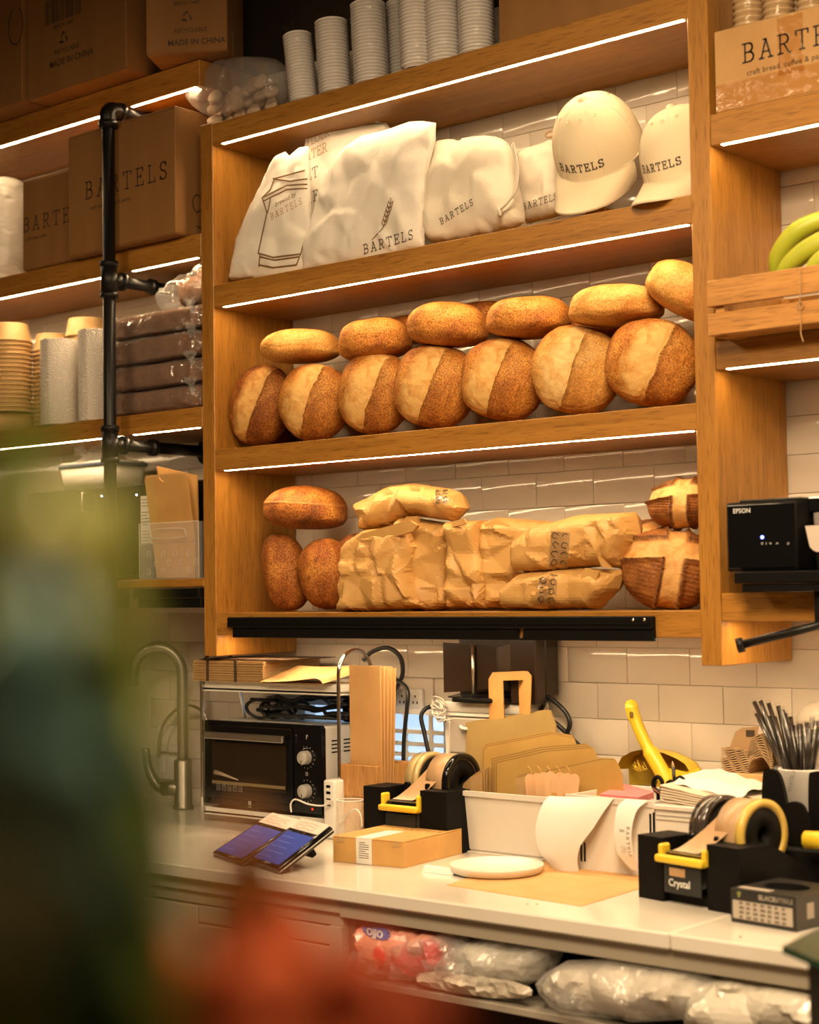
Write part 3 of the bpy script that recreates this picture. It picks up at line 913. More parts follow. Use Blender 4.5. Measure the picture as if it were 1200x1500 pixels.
def glyph_label(th, b, px, py, Y, w, h, seed, rot=0, view=True):
    """a small taped handwritten label following the paper"""
    rn = random.Random(seed)
    o = at(px, py, 'y', Y)
    U = Vector((1, 0, 0)); V = Vector((0, 0, 1)); Dv = (o - CAM).normalized()
    n = 6
    cells = [[(w * i / n, h * j / n), (w * (i + 1) / n, h * j / n), (w * (i + 1) / n, h * (j + 1) / n), (w * i / n, h * (j + 1) / n)] for i in range(n) for j in range(n)]
    th.part('tape', wrap_print(cells, b, o, U, V, Dv, .0012, rot), TAPE, b, fix=False)
    th.part('handwriting', wrap_print(poly_strokes(scribble(rn, 4, w, h), .0016), b, o, U, V, Dv, .002, rot), INK, b, fix=False)

t, b, _ = paper_bag('squarish crumpled kraft bag at the left end of the row of bags', [(510, 896), (512, 800), (540, 776), (600, 770), (612, 800), (604, 838), (622, 890), (560, 896)], -.215, .045, 1,
    folds=[([(524, 794), (530, 782), (600, 762), (612, 770), (606, 778), (560, 792)], .035, .010)], yaw=6)
t, b, _ = paper_bag('kraft bag with a rolled top standing second from left in the row of bags', [(612, 896), (604, 840), (598, 790), (588, 766), (600, 757), (668, 768), (672, 800), (662, 840), (668, 888), (640, 897)], -.165, .05, 2,
    folds=[([(582, 776), (596, 757), (612, 756), (612, 768), (594, 782)], .050, .008)], yaw=14)
t, b, _ = paper_bag('narrow upright kraft bag in the middle of the row of bags', [(668, 893), (662, 860), (668, 800), (662, 764), (712, 762), (716, 800), (724, 850), (722, 893)], -.175, .055, 3,
    folds=[([(662, 764), (680, 760), (684, 767), (664, 772)], .058, .006)], yaw=10)
t, b, _ = paper_bag('upright kraft bag with a folded top beside the two lying bags', [(724, 893), (716, 830), (712, 780), (716, 766), (732, 758), (810, 764), (812, 840), (800, 893)], -.150, .05, 4,
    folds=[([(710, 768), (728, 759), (748, 770), (730, 776)], .052, .007)], yaw=8)
t, b, _ = paper_bag('lying kraft bag with a handwritten label, on the shelf under another bag', [(745, 893), (740, 862), (770, 838), (850, 832), (915, 835), (908, 862), (880, 893), (800, 894)], -.215, .05, 5,
    folds=[([(850, 850), (858, 832), (878, 838), (866, 872), (852, 866)], .048, .006)], yaw=0, wid=.03)
glyph_label(t, b, 786, 884, -.30, .045, .075, 11, R(-8))
t, b, _ = paper_bag('lying kraft bag with a handwritten label, stacked on another lying bag', [(764, 836), (760, 792), (782, 772), (850, 754), (932, 750), (940, 784), (918, 833), (880, 830), (790, 841)], -.20, .055, 6,
    folds=[([(870, 800), (876, 782), (884, 792), (880, 816), (896, 832), (882, 830)], .05, .006)], wid=.035)
glyph_label(t, b, 804, 830, -.30, .045, .07, 12, R(-6))
t, b, _ = paper_bag('kraft bag lying crosswise on top of the row of bags', [(540, 780), (526, 738), (572, 712), (606, 708), (660, 716), (676, 722), (685, 745), (668, 764), (610, 756), (580, 772)], -.175, .05, 7,
    folds=[([(600, 712), (612, 712), (622, 738), (616, 742), (606, 728)], .045, .006)], wid=.035)
glyph_label(t, b, 638, 738, -.30, .035, .03, 13)

# ---------------------------------------------------------------- cloth bags on the upper shelf
def folds_fn(seed, a1, a2, s1=7, s2=15, dirn=(1, .35)):
    o = seed * 7.13
    def f(x, z, s):
        n1 = noise.noise(Vector((x * s1 * dirn[0] + o, z * s1 * dirn[1], s * 3.1)))
        n2 = 1 - abs(noise.noise(Vector((x * s2 * dirn[0] + o, z * s2 * dirn[1] * 1.3 + n1, s * 5))))
        return a1 * n1 + a2 * (n2 - .8) * 2
    return f
def cloth_bag(name, label, P, Y, T, seed, m, wid=.05, step=.008, a1=.012, a2=.006, lean=0, yaw=0, group=None, cat='bag', dirn=(1, .45)):
    poly = smooth_poly(pxpoly(P, Y), 1) if cat == 'bag' and 'draw' in name else pxpoly(P, Y)
    poly = [Vector((max(p.x, .046), p.y)) for p in poly]
    zb = min(p.y for p in poly)
    tn = tin(seed + 100, min(p.x for p in poly), max(p.x for p in poly), zb, max(p.y for p in poly), .0075, .0022); ff = folds_fn(seed, a1 * .6, a2 * .6, dirn=dirn)
    cen = Vector((sum(p.x for p in poly) / len(poly), Y, zb))
    Rm = Matrix.Rotation(R(yaw), 3, 'Z') @ Matrix.Rotation(R(lean), 3, 'X')
    place = lambda p: cen + Rm @ (p - cen)
    mb = MB()
    inflate(mb, poly, Y, T, wid, step, 1, .6, lambda x, z, s: tn(x, z, s) + ff(x, z, s), random.Random(seed), place, smooth=True, jitter=.2)
    th = Thing(name, label, cat, cen, group)
    return th, th.part('bag', mb, m), place
def vdir(o): return (o - CAM).normalized()
XA = Vector((1, 0, 0)); ZA = Vector((0, 0, 1))
def wp(th, b, polys, px, py, Y, m, rot=0, nm='lettering', off=.0022, shear=0):
    o = at(px, py, 'y', Y)
    return th.part(nm, wrap_print(polys, b, o, XA, ZA, vdir(o), off, R(rot), shear, .005), m, b, fix=False)
# back-left tote with coffee cup drawing
t, b, _ = cloth_bag('tote_bag', 'white canvas tote with a brown takeaway cup drawing, at the left end', [(326, 412), (345, 352), (372, 290), (398, 240), (404, 228), (418, 222), (424, 228), (438, 216), (452, 214), (456, 300), (456, 394), (430, 408)], -.222, .018, 5, CANVAS, group='printed canvas totes')
cup = [[(379, 390), (381, 372), (378, 371), (391, 312), (384, 290), (396, 278), (402, 262), (446, 250)], [(384, 290), (420, 272), (450, 270)], [(386, 295), (420, 278), (450, 276)], [(392, 312), (396, 292)],
       [(378, 371), (400, 377), (440, 372)], [(380, 376), (402, 381), (438, 376)], [(380, 388), (400, 392), (434, 388), (440, 373), (446, 352)], [(400, 262), (425, 266), (450, 262)]]
L = [[(p.x - at(379, 390, 'y', -.23).x, p.z - at(379, 390, 'y', -.23).z) for p in (at(a, b2, 'y', -.23) for a, b2 in l)] for l in cup]
wp(t, b, poly_strokes(L, .0035), 379, 390, -.23, INKB, nm='cup_drawing')
q, w = serif_text('BARTELS', .0145, gap=.38); wp(t, b, q, 397, 322, -.23, INKO, 12)
q, w = sans_text('brewed by', .011); wp(t, b, q, 403, 303, -.23, INKB, 12, shear=.3)
# tote behind with text
t, b, _ = cloth_bag('tote_bag', 'white canvas tote printed FLOUR WATER SALT, behind the large wheat-ear tote', [(450, 390), (450, 300), (444, 240), (449, 196), (490, 188), (566, 179), (580, 200), (590, 260), (590, 380)], -.138, .02, 9, CANVAS, group='printed canvas totes')
for s_, px, py, h, m in (('FLOUR', 450, 215, .018, INKO), ('WATER', 437, 242, .021, INKO), ('SALT', 432, 274, .024, INK), ('CARE', 438, 300, .024, INK)):
    if s_ == 'CARE': q, w = sans_text('HERE', h, .02); q, w = serif_text('RE', h, gap=.2); px = 449
    else: q, w = serif_text(s_, h, gap=.15)
    wp(t, b, q, px, py, -.16, m, 10, shear=.12)
mb = MB(); p0, p1 = at(492, 192, 'y', -.138), at(530, 187, 'y', -.138)
mb.tube(spline([p0, p0 + Vector((.01, -.004, .010)), (p0 + p1) / 2 + Vector((0, -.006, .012)), p1 + Vector((-.01, 0, .006)), p1]), .008, 8)
mb.tube(spline([p1, p1 + Vector((.03, -.004, .012)), p1 + Vector((.06, -.006, .006))]), .009, 8)
t.part('handle', mb, CANVAS2)
t, b, _ = cloth_bag('tote_bag', 'large white canvas tote with a wheat ear over the letters BARTELS', [(440, 404), (446, 356), (455, 325), (463, 298), (470, 266), (486, 240), (508, 214), (530, 199), (566, 190), (600, 178), (618, 177), (639, 180), (638, 204), (626, 256), (622, 310), (622, 362), (540, 384), (470, 396)], -.222, .026, 14, CANVAS, wid=.10, group='printed canvas totes')
bt = b
q, w = serif_text('BARTELS', .0205, gap=.36); wp(t, b, q, 533, 372, -.255, INK, 5)
rx_ = [[(0, 0), (.012, .008), (.028, .018), (.034, .024)]]
for k in range(5):
    x0, y0 = .034 + k * .0042, .024 + k * .009
    rx_ += [[(x0, y0), (x0 + .009, y0 + .006), (x0 + .011, y0 + .014), (x0 + .004, y0 + .009), (x0, y0)], [(x0, y0), (x0 - .005, y0 + .009), (x0 - .001, y0 + .016), (x0 + .003, y0 + .008)]]
rx_ += [[(.055, .069), (.056, .082)]]
wp(t, b, poly_strokes(rx_, .0017), 545, 351, -.255, INKB, nm='wheat_drawing')
# drawstring bags
t, b, _ = cloth_bag('drawstring_bag', 'large cream cotton drawstring bag printed BARTELS, right of the wheat-ear tote', [(620, 362), (622, 300), (628, 240), (640, 206), (662, 203), (672, 207), (684, 200), (720, 198), (742, 206), (752, 222), (758, 262), (768, 300), (770, 334), (700, 348)], -.190, .042, 21, CANVAS2, wid=.07, a1=.008, group='cotton drawstring bags')
q, w = serif_text('BARTELS', .0135, gap=.34); wp(t, b, q, 646, 329, -.245, INK, 18)
c0 = [at(a, b2, 'y', -.247) for a, b2 in ((750, 212), (757, 250), (754, 280), (744, 296), (732, 308))]
mb = MB(); mb.tube(spline(c0), .0026, 6); mb.tube(spline([p + Vector((.006, -.003, .002)) for p in c0]), .0026, 6)
mb.lathe([(0, .007), (.005, .004), (.006, 0), (.004, -.006), (0, -.008)], 10, c0[-1]); mb.tube(spline([c0[-1], c0[-1] + Vector((.004, -.002, -.012))]), .0035, 6)
t.part('drawstring', mb, CANVAS2)
t, b, _ = cloth_bag('drawstring_bag', 'small cotton drawstring bag half hidden behind the front cap', [(762, 330), (762, 240), (764, 220), (790, 210), (812, 202), (830, 220), (836, 312), (800, 322)], -.115, .030, 23, CANVAS2, wid=.04, a1=.006, group='cotton drawstring bags')
q, w = serif_text('BARTELS', .0135, gap=.30); wp(t, b, q, 766, 308, -.16, INK, 6)
mb = MB(); c1 = at(806, 201, 'y', -.12); mb.tube([c1 + Vector((.012 * math.cos(a), 0, .006 + .006 * math.sin(a))) for a in [k * .7 for k in range(10)]], .002, 6)
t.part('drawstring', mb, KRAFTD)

# caps
def cap(label, px, py, Y, s, yaw, pitch, roll, txt=True):
    c = at(px, py, 'y', Y)
    M = Matrix.Translation(c) @ Matrix.Rotation(R(yaw), 4, 'Z') @ Matrix.Rotation(R(pitch), 4, 'X') @ Matrix.Rotation(R(roll), 4, 'Y')
    def crown(u, v, k=1.0):
        ph = 2 * math.pi * u; th = v * math.pi / 2
        x = math.cos(th) ** .82 * math.cos(ph) * .083; y = math.cos(th) ** .82 * math.sin(ph) * .098
        if y < 0: y *= .93
        z = math.sin(th) ** .92 * .118
        seam = min(abs((u * 6 - .5) % 1 - .5) * 1.0, 1); g = 1 - .010 * math.exp(-(seam / .035) ** 2)
        return Vector((x * g * k * s, y * g * k * s, z * g * k * s))
    th_ = Thing('baseball_cap', label, 'cap', c, 'cream baseball caps')
    mb = MB(); mb.grid(lambda u, v: M @ crown(u, v), 72, 24); mb.grid(lambda u, v: M @ crown(u, v, .975), 48, 16)
    cr = th_.part('crown', mb, CAPM)
    def vis(u, v, dz=0):
        a = R(198 + u * 144)
        bx, by = math.cos(a) * .083, math.sin(a) * .098 * .93
        e = math.sin(math.pi * u) ** .42
        ex, ey = bx * (1 + .02 * v - .10 * v * v), by - v * .078 * e
        return Vector((ex * s, ey * s, (.006 * (1 - v) - .004 - .030 * (ex / .083) ** 2 * (.25 + .75 * v) * v ** .5 - .010 * v + dz) * s))
    mb = MB(); nu, nv = 32, 10
    mb.grid(lambda u, v: M @ vis(u, v), nu, nv); mb.grid(lambda u, v: M @ vis(u, v, -.0035), nu, nv)
    mb.grid(lambda u, v: M @ vis(u, 1, -.0035 * v), nu, 1)
    th_.part('brim', mb, CAPM)
    mb = MB(); mb.lathe([(.0, .1245 * s), (.007 * s, .122 * s), (.009 * s, .117 * s)], 14, xf=M); th_.part('button', mb, CAPM)
    for u in (.62, .71, .79, .88, .38, .12):
        mb = MB(); p = crown(u, .66, 1.004)
        mb.lathe([(.0012, 0), (.0036, 0), (.0036, .0008)], 10, xf=M @ Matrix.Translation(p) @ p.to_track_quat('Z', 'Y').to_matrix().to_4x4()); th_.part('eyelet', mb, CAPM)
    n = M.to_3x3()
    # seam thread lines
    mb = MB()
    for k in range(6):
        mb.tube([M @ (crown((k) / 6 + 1 / 12 * 0 , v / 14) * 1.002) for v in range(15)], .0007, 4, cap=False)
    mb.tube([M @ (crown(k / 60, 0.01) * 1.003) for k in range(61)], .0009, 4, cap=False)
    th_.part('seam', mb, CANVAS2)
    if txt:
        q, w = serif_text('BARTELS', .0135 * s, .15, gap=.30)
        o = M @ Vector((-w / 2, -.12 * s, .022 * s))
        th_.part('lettering', wrap_print(q, cr, o, n @ XA, n @ ZA, n @ Vector((0, 1, 0)), .001), INK, cr, fix=False)
    return th_
cap('cream baseball cap with embroidered BARTELS, whole in view before the tiles', 880, 228, -.150, 1.08, 4, 44, 5)
cap('cream baseball cap cut off by the right wooden post', 1008, 246, -.150, 1.02, -6, 26, 0)
mb = MB(); p = at(880, 300, 'y', -.17); zs = 2.1316
mb.box((p.x - .02, p.y - .03, zs), (p.x + .03, p.y + .05, zs + .028), .003)
single('wooden_block', mb, W_BOX, 'small wooden block under the brim of the whole cap', 'block')
# ---------------------------------------------------------------- cartons
def carton(name, label, FL, FR, dv, h, m=CARD, group=None, open_=False, tape=True, prints=None, seam_side=True):
    FL = Vector(FL); FR = Vector(FR); U = (FR - FL); L = U.length; U = U.normalized(); N = Vector((U.y, -U.x, 0))  # N towards the viewer
    M = Matrix(((U.x, -N.x, 0, FL.x), (U.y, -N.y, 0, FL.y), (0, 0, 1, FL.z), (0, 0, 0, 1)))  # x along front, y back, z up
    th = Thing(name, label, 'box', M @ Vector((L / 2, dv / 2, 0)), group)
    mb = MB(); t = .004
    if open_:
        mb.box((0, 0, 0), (L, t, h), .001, xf=M); mb.box((0, dv - t, 0), (L, dv, h), .001, xf=M); mb.box((0, t, 0), (t, dv - t, h), 0, xf=M); mb.box((L - t, t, 0), (L, dv - t, h), 0, xf=M); mb.box((t, t, 0), (L - t, dv - t, t), 0, xf=M)
        b = th.part('carton_body', mb, m)
    else:
        mb.box((0, 0, .0), (L, dv, h - t), .002, xf=M); b = th.part('carton_body', mb, m)
        for k in (0, 1):
            mb = MB(); a, c = (0, dv / 2 - .0012) if k == 0 else (dv / 2 + .0012, dv)
            mb.box((.001, a + .001, h - t), (L - .001, c, h), .0008, xf=M); th.part('flap', mb, m)
    for k in (0, 1):
        mb = MB(); a, c = (0, dv / 2 - .0012) if k == 0 else (dv / 2 + .0012, dv)
        mb.box((.001, a + .001, -.0022), (L - .001, c, -.0002), .0006, xf=M); th.part('bottom_flap', mb, m)
    if tape:
        tp_ = [((-.0006, dv / 2 - .024, h - .07), (-.0002, dv / 2 + .024, h)), ((L + .0002, dv / 2 - .024, h - .07), (L + .0007, dv / 2 + .024, h)), ((L + .0002, dv / 2 - .024, -.001), (L + .0007, dv / 2 + .024, .06))]
        if not open_: tp_.append(((0, dv / 2 - .024, h + .0002), (L, dv / 2 + .024, h + .0007)))
        for a_, b_ in tp_: th.part('packing_tape', MB().box(a_, b_, xf=M), TAPE)
    for polys, x, z, mm, face in prints or []:
        if face == 'front': O, Ud, Nd = M @ Vector((x, 0, z)), U, N
        else: O, Ud, Nd = M @ Vector((L, x, z)), -N, U
        th.part('lettering', flat_print(polys, O, Ud, (0, 0, 1), .0006, Nd), mm, b, fix=False)
    return th, M, L
INKF = mat('faded_ink', (0.075, 0.045, 0.022), .7)
def bars(w, h, seed):
    rn = random.Random(seed); x = 0; Q = []
    while x < w:
        b = rn.choice((.002, .003, .005)); Q.append([(x, 0), (x + b, 0), (x + b, h), (x, h)]); x += b + rn.choice((.002, .003, .004))
    return Q
def recyc(s):
    L = []
    for k in range(3):
        a = math.pi / 2 + k * 2 * math.pi / 3
        c, d = (math.cos(a), math.sin(a)), (math.cos(a + 1.7), math.sin(a + 1.7))
        L.append([(c[0] * s, c[1] * s), (c[0] * .4 * s + d[0] * .6 * s, c[1] * .4 * s + d[1] * .6 * s)])
        L.append([(c[0] * s * .95, c[1] * s * .95), (c[0] * s * .7 + .3 * s, c[1] * s * .8)])
    return poly_strokes(L, s * .3)
def txt(s, h, bold=.01): return sans_text(s, h, bold)[0]
def shift(P, x, y): return [[(a + x, b + y) for a, b in q] for q in P]
zt3 = 2.6802
def china(w):
    return [(shift(txt('DIM:', .014), 0, .0) , .05, .30, INKF, 'front')] + [(txt('13.5  KGS', .016), .17, .265, INKF, 'front'), (txt('N.W:', .014), .05, .265, INKF, 'front'), (txt('G.W:', .014), .05, .295, INKF, 'front'), (txt('14.3  KGS', .016), .17, .298, INKF, 'front'),
        (bars(.14, .062, 3), .075, .175, INKF, 'front'), (txt('BIRCH 1447', .011), .11, .158, INKF, 'front'), (recyc(.016), .15, .128, INKF, 'front'), (txt('RECYCLABLE', .012), .112, .092, INKF, 'front'), (txt('MADE IN CHINA', .0165, .02), .092, .062, INKF, 'front')]
a, b = at(47, 148, 'z', zt3 + .004), at(180, 97, 'z', zt3 + .004)
b.y = a.y = -.335
carton('cardboard_box', 'big dark shipping carton with a barcode, second from the left on the topmost shelf', (a.x, -.335, zt3 + .003), (b.x, -.335, zt3 + .003), .30, .40, prints=china(0), group='shipping cartons on top')
carton('cardboard_box', 'shipping carton cut by the upper left corner of the photo', (a.x - .43, -.345, zt3 + .003), (a.x - .008, -.345, zt3 + .003), .30, .40, group='shipping cartons on top',
       prints=[(poly_strokes([_arc(.395, .16, .03, .05, 120, 420, 14)], .004), 0, 0.04, INKF, 'front')])
a2, b2 = at(214, 80, 'z', zt3 + .004), at(333, 72, 'z', zt3 + .004)
carton('cardboard_box', 'tilted shipping carton with MADE IN CHINA, third on the topmost shelf', a2 + Vector((0, .0, 0)), b2, .15, .36, prints=[([[(a_ * .8, b_ * .8) for a_, b_ in q_] for q_ in p], x * .8 - .02, z - .045, m, f) for p, x, z, m, f in china(0)[5:]], group='shipping cartons on top')
a, b = at(723, 62, 'z', 2.519), at(905, 8, 'z', 2.519)
carton('cardboard_box', 'orange-brown carton right of the sleeves of white cups on top of the middle shelving', (a.x, -.250, 2.519), (1.325, -.250, 2.519), .20, .24, prints=[(txt('DIM', .022, .02), .20, .055, INK, 'front')], group='shipping cartons on top')
# BARTELS cartons, left bay
CRAFT = 'craft bread, coffee & pastry'
zt2 = 2.2625
a, b = at(95, 375, 'z', zt2 + .003), at(245, 338, 'z', zt2 + .003)
B2w = b.x - a.x
q1, w1 = serif_text('BARTELS', .042, gap=.42); q2, w2 = sans_text(CRAFT, .010)
carton('cardboard_box', 'large closed carton printed BARTELS behind the black pipe', (a.x, -.300, zt2 + .003), (b.x + .0, -.300, zt2 + .003), .28, .305,
       prints=[(q1, B2w * .17, .135, INK, 'front'), (q2, B2w * .21, .105, INK, 'front'), (poly_strokes([_arc(.07, .07, .016, .022, 60, 260) + _arc(.075, .035, .018, .022, 80, -120), _arc(.115, .07, .014, .022, 60, 260) + _arc(.118, .035, .018, .022, 80, -120), [(.150, .09), (.150, .01)]], .003), 0, .01, INK, 'side'),
               (txt('A B I R D S', .014), .17, .16, INKF, 'side'), (poly_strokes([[(.20, .22), (.235, .22), (.235, .26), (.20, .26), (.20, .22)], [(.212, .23), (.222, .245)]], .002), 0, 0, INKF, 'side')], group='BARTELS cartons')
a1, b1 = at(28, 395, 'z', zt2 + .003), at(92, 378, 'z', zt2 + .003)
q1, w1 = serif_text('BARTELS', .036, gap=.42); q2, w2 = sans_text(CRAFT, .0085)
carton('cardboard_box', 'smaller carton printed BARTELS tucked behind the large one', (a1.x, -.272, zt2 + .003), (a.x - .006, -.272, zt2 + .003), .22, .235, prints=[(q1[:34] if 0 else serif_text('BARTE', .036, gap=.42)[0], .003, .100, INK, 'front'), (sans_text('craft bread, coffee', .0085)[0], .012, .075, INK, 'front')], group='BARTELS cartons')
# right bay carton, open, with cup sleeves
a, b = at(1043, 163, 'z', 2.2745), at(1200, 125, 'z', 2.2745)
q1, w1 = serif_text('BARTELS', .034, .11, gap=.30); q2, w2 = sans_text('craft bread, coffee & pastry', .0105)
rb_, M_, L_ = carton('cardboard_box', 'open carton printed BARTELS holding sleeves of cups, upper right', (a.x, -.262, 2.2745), (a.x + .40, -.262, 2.2745), .25, .150, m=CARD2, open_=True,
       prints=[(q1, .058, .080, INK, 'front'), (q2, .065, .055, INK, 'front')], group='BARTELS cartons')
mb = MB(); rn = random.Random(5)
mb.grid(lambda u, v: M_ @ Vector((.003 + u * .392, -.0035 - .002 * abs(noise.noise(Vector((u * 14, v * 6, 2)))), .001 + v * .048)), 40, 8)
rb_.part('packing_tape', mb, FILMT, fix=False); mb = MB()
mb.grid(lambda u, v: M_ @ Vector((.13 + u * .05, -.0035 - .002 * abs(noise.noise(Vector((u * 6, v * 20, 9)))), .04 + v * .105)), 8, 24)
rb_.part('packing_tape', mb, FILMT, fix=False)

# ---------------------------------------------------------------- sleeves of cups
cupm = {}
def cup_mesh(key, r, m, dz):
    if key not in cupm:
        o = MB().lathe([(r * .80, 0), (r * .93, dz * .8), (r * 1.0, dz * .9), (r * 1.02, dz * 1.15), (r * .97, dz * 1.35), (r * .90, dz * 1.2), (r * .78, dz * .3), (0, dz * .25)], 22).build('cup', m)
        cupm[key] = o
        return o, True
    return cupm[key], False
def sleeve(label, px, py, Y, zb, r, n, dz, key, m, tilt=(0, 0), group='sleeves of cups', upside=False, fm=None, tail=True):
    c = at(px, py, 'y', Y); c.z = zb
    th = Thing('cup_sleeve', label, 'cups', c, group)
    M = Matrix.Rotation(R(tilt[0]), 4, 'Y') @ Matrix.Rotation(R(tilt[1]), 4, 'X')
    th.o.rotation_euler = M.to_euler()
    for k in range(n):
        o, new = cup_mesh(key, r, m, dz)
        if not new:
            o2 = bpy.data.objects.new('cup', o.data); COL.objects.link(o2); o = o2
        o.parent = th.o; o.location = (0, 0, .004 + k * dz); o.rotation_euler = (0, 0, k * .7)
    H = .006 + (n + .6) * dz; rf = r * 1.045
    mb = MB()
    def f(u, v):
        a = 2 * math.pi * u
        if v < .06: rr = rf * (v / .06) ** .5
        elif v > .93: rr = rf * (1 - (v - .93) / .07 * .85)
        else: rr = rf
        w = noise.noise(Vector((math.cos(a) * 2.2, math.sin(a) * 2.2, v * 16 + px)))
        rr += .0014 * w
        return Vector((rr * math.cos(a), rr * math.sin(a), v * H + (.012 * max(0, v - .93) / .07)))
    mb.grid(f, 40, 40)
    o = mb.build('plastic_film', fm or FILM, th.o)
    if tail:
        mb = MB()
        mb.grid(lambda u, v: Vector(((u - .5) * .030 * (.6 + v) - v * .03, .006 * noise.noise(Vector((u * 5, v * 4, px))), H + v * .035 + .006 * noise.noise(Vector((u * 7, v * 5, 3))))), 8, 8)
        mb.build('twisted_end', fm or FILM, th.o)
    return th
CUPW = mat('white_paper_cup', (0.92, 0.87, 0.84), .4)
sl = [(446, 150, -.215, .034, 21, 'shortest sleeve of white cups, leftmost on top of the middle shelving'),
      (492, 135, -.210, .038, 22, 'sleeve of white cups second from left, shorter than its right neighbour'),
      (545, 125, -.205, .040, 24, 'tall sleeve of white cups standing third from left, slightly apart'),
      (592, 108, -.130, .034, 26, 'narrow sleeve of white cups squeezed between its neighbours'),
      (612, 105, -.232, .036, 27, 'sleeve of white cups in front of the squeezed narrow one'),
      (652, 96, -.210, .039, 28, 'sleeve of white cups second from the orange-brown carton'),
      (699, 78, -.210, .039, 29, 'sleeve of white cups touching the orange-brown carton')]
for i, (px, py, Y, r, n, lb) in enumerate(sl):
    sleeve(lb, px, py, Y, 2.5165, r * .97, n, .0078, ('w', r), CUPW, ((-7, -4, -3, -2, -2, -2, -1)[i], 0), 'sleeves of white cups')
KCUP = mat('kraft_cup', (0.62, 0.42, 0.22), .5)
for i, px in enumerate((1098, 1142, 1192)):
    sleeve(f'sleeve of kraft cups standing in the open carton, {["left", "middle", "right"][i]} one', px, 40, -.20, 2.2795, .030, 18, .012, ('k', 1), KCUP, (0, 0), 'sleeves of kraft cups', tail=False)
# bag of rolls on top, left end
P = [(262, 118), (268, 112), (300, 100), (330, 86), (380, 82), (412, 88), (422, 110), (420, 150), (395, 160), (340, 176), (300, 170), (282, 152)]
poly = smooth_poly([Vector((q.x, q.z)) for q in (at(a, b, 'y', -.20) for a, b in P)], 1)
zmin = min(p.y for p in poly)
sh = Vector((0, 2.518 - zmin))
poly = [p + Vector((0, max(0, (2.519 - p.y)) if p.y < 2.519 else 0)) for p in poly]
cen = Vector((sum(p.x for p in poly) / len(poly), -.20, 2.518))
th = Thing('bag_of_rolls', 'clear plastic bag of pale wafers lying left of the white cups', 'bag', cen)
mb = MB(); inflate(mb, poly, -.20, .05, .05, .010, 1, .8, folds_fn(3, .006, .006, 12, 30), random.Random(3), smooth=True); th.part('plastic_film', mb, FILM2)
ROLL = mat('wafer', (0.62, 0.46, 0.33), .7, col2=(0.5, 0.34, 0.22), scale=40)
xs = [p.x for p in poly]; x0, x1 = min(xs), max(xs)
rn = random.Random(9)
for k in range(26):
    u = k % 9; v = k // 9
    c = Vector((x0 + .12 + u * (x1 - x0 - .165) / 8, -.20 + rn.uniform(-.02, .02), 2.540 + v * .030 + rn.uniform(-.005, .005)))
    mb = MB(); M = Matrix.Translation(c) @ Matrix.Rotation(R(rn.uniform(-30, 30)), 4, 'Y') @ Matrix.Rotation(R(60 + rn.uniform(-25, 25)), 4, 'X')
    mb.lathe([(0, .004), (.016, .006), (.019, .004), (.019, -.004), (.016, -.006), (0, -.004)], 18, xf=M)
    th.part('wafer', mb, ROLL)

# ---------------------------------------------------------------- left bay: roll, bowls, towels, napkin packs
c = at(6, 300, 'y', -.16)
mb = MB()
def rollf(u, v):
    a = 2 * math.pi * u; r = .062 + .004 * noise.noise(Vector((math.cos(a) * 2, math.sin(a) * 2, v * 9))) + .0025 * noise.noise(Vector((math.cos(a) * 3, math.sin(a) * 3, v * 45)))
    if v > .9: r *= math.sqrt(max(.0, 1 - ((v - .9) / .1) ** 2))
    return Vector((c.x + r * math.cos(a), -.16 + r * math.sin(a), zt2 + v * .31))
mb.grid(rollf, 60, 90)
single('wrapped_roll', mb, mat('cloudy_wrap', (0.70, 0.65, 0.58), .25, bump=.5, bscale=60), 'tall roll in cloudy plastic wrap at the left edge of the photo', 'roll', base=(c.x, -.16, zt2))

BOWL = mat('kraft_bowl', (0.72, 0.47, 0.20), .5)
def bowl_stack(px, Y, zb, r, n, dz, hb, which, extra=0):
    c = at(px, 600, 'y', Y)
    prof = [(0, hb), (r * .80, hb), (r * .82, hb - .002), (r * .965, .004), (r * 1.0, .004), (r * 1.015, .002), (r * 1.0, 0), (r * .95, .0), (r * .80, hb - .004), (0, hb - .003)]
    o0 = None
    for k in range(n):
        if o0 is None:
            o0 = MB().lathe(prof, 40).build('kraft_bowl', BOWL); o = o0
        else: o = o0.copy(); COL.objects.link(o)
        top = k == n - 1
        o.location = (c.x + .0006 * math.sin(k * 2.1), Y + .0006 * math.cos(k * 1.7), zb + k * dz)
        tag(o, f'upturned kraft bowl, {ORD[n - 1 - k]} from the top of the {which}', 'bowl', f'kraft bowls in the {which}')
bowl_stack(14, -.235, 1.8995, .060, 17, .0118, .050, 'stack at the left photo edge')
bowl_stack(77, -.150, 1.851, .052, 19, .0118, .048, 'middle stack beside the left towel roll')
bowl_stack(127, -.150, 1.851, .056, 21, .0118, .050, 'tallest stack behind the towels')
c = at(8, 600, 'y', -.215)
mb = MB(); mb.lathe([(0, .0), (.072, 0), (.078, .03), (.085, .042), (.088, .044), (.088, .047), (.080, .0475), (0, .0475)], 44, (c.x, -.205, 1.851))
single('salad_bowl', mb, BOWL, 'wide kraft salad bowl under the stack at the left edge of the photo', 'bowl', base=(c.x, -.205, 1.851))

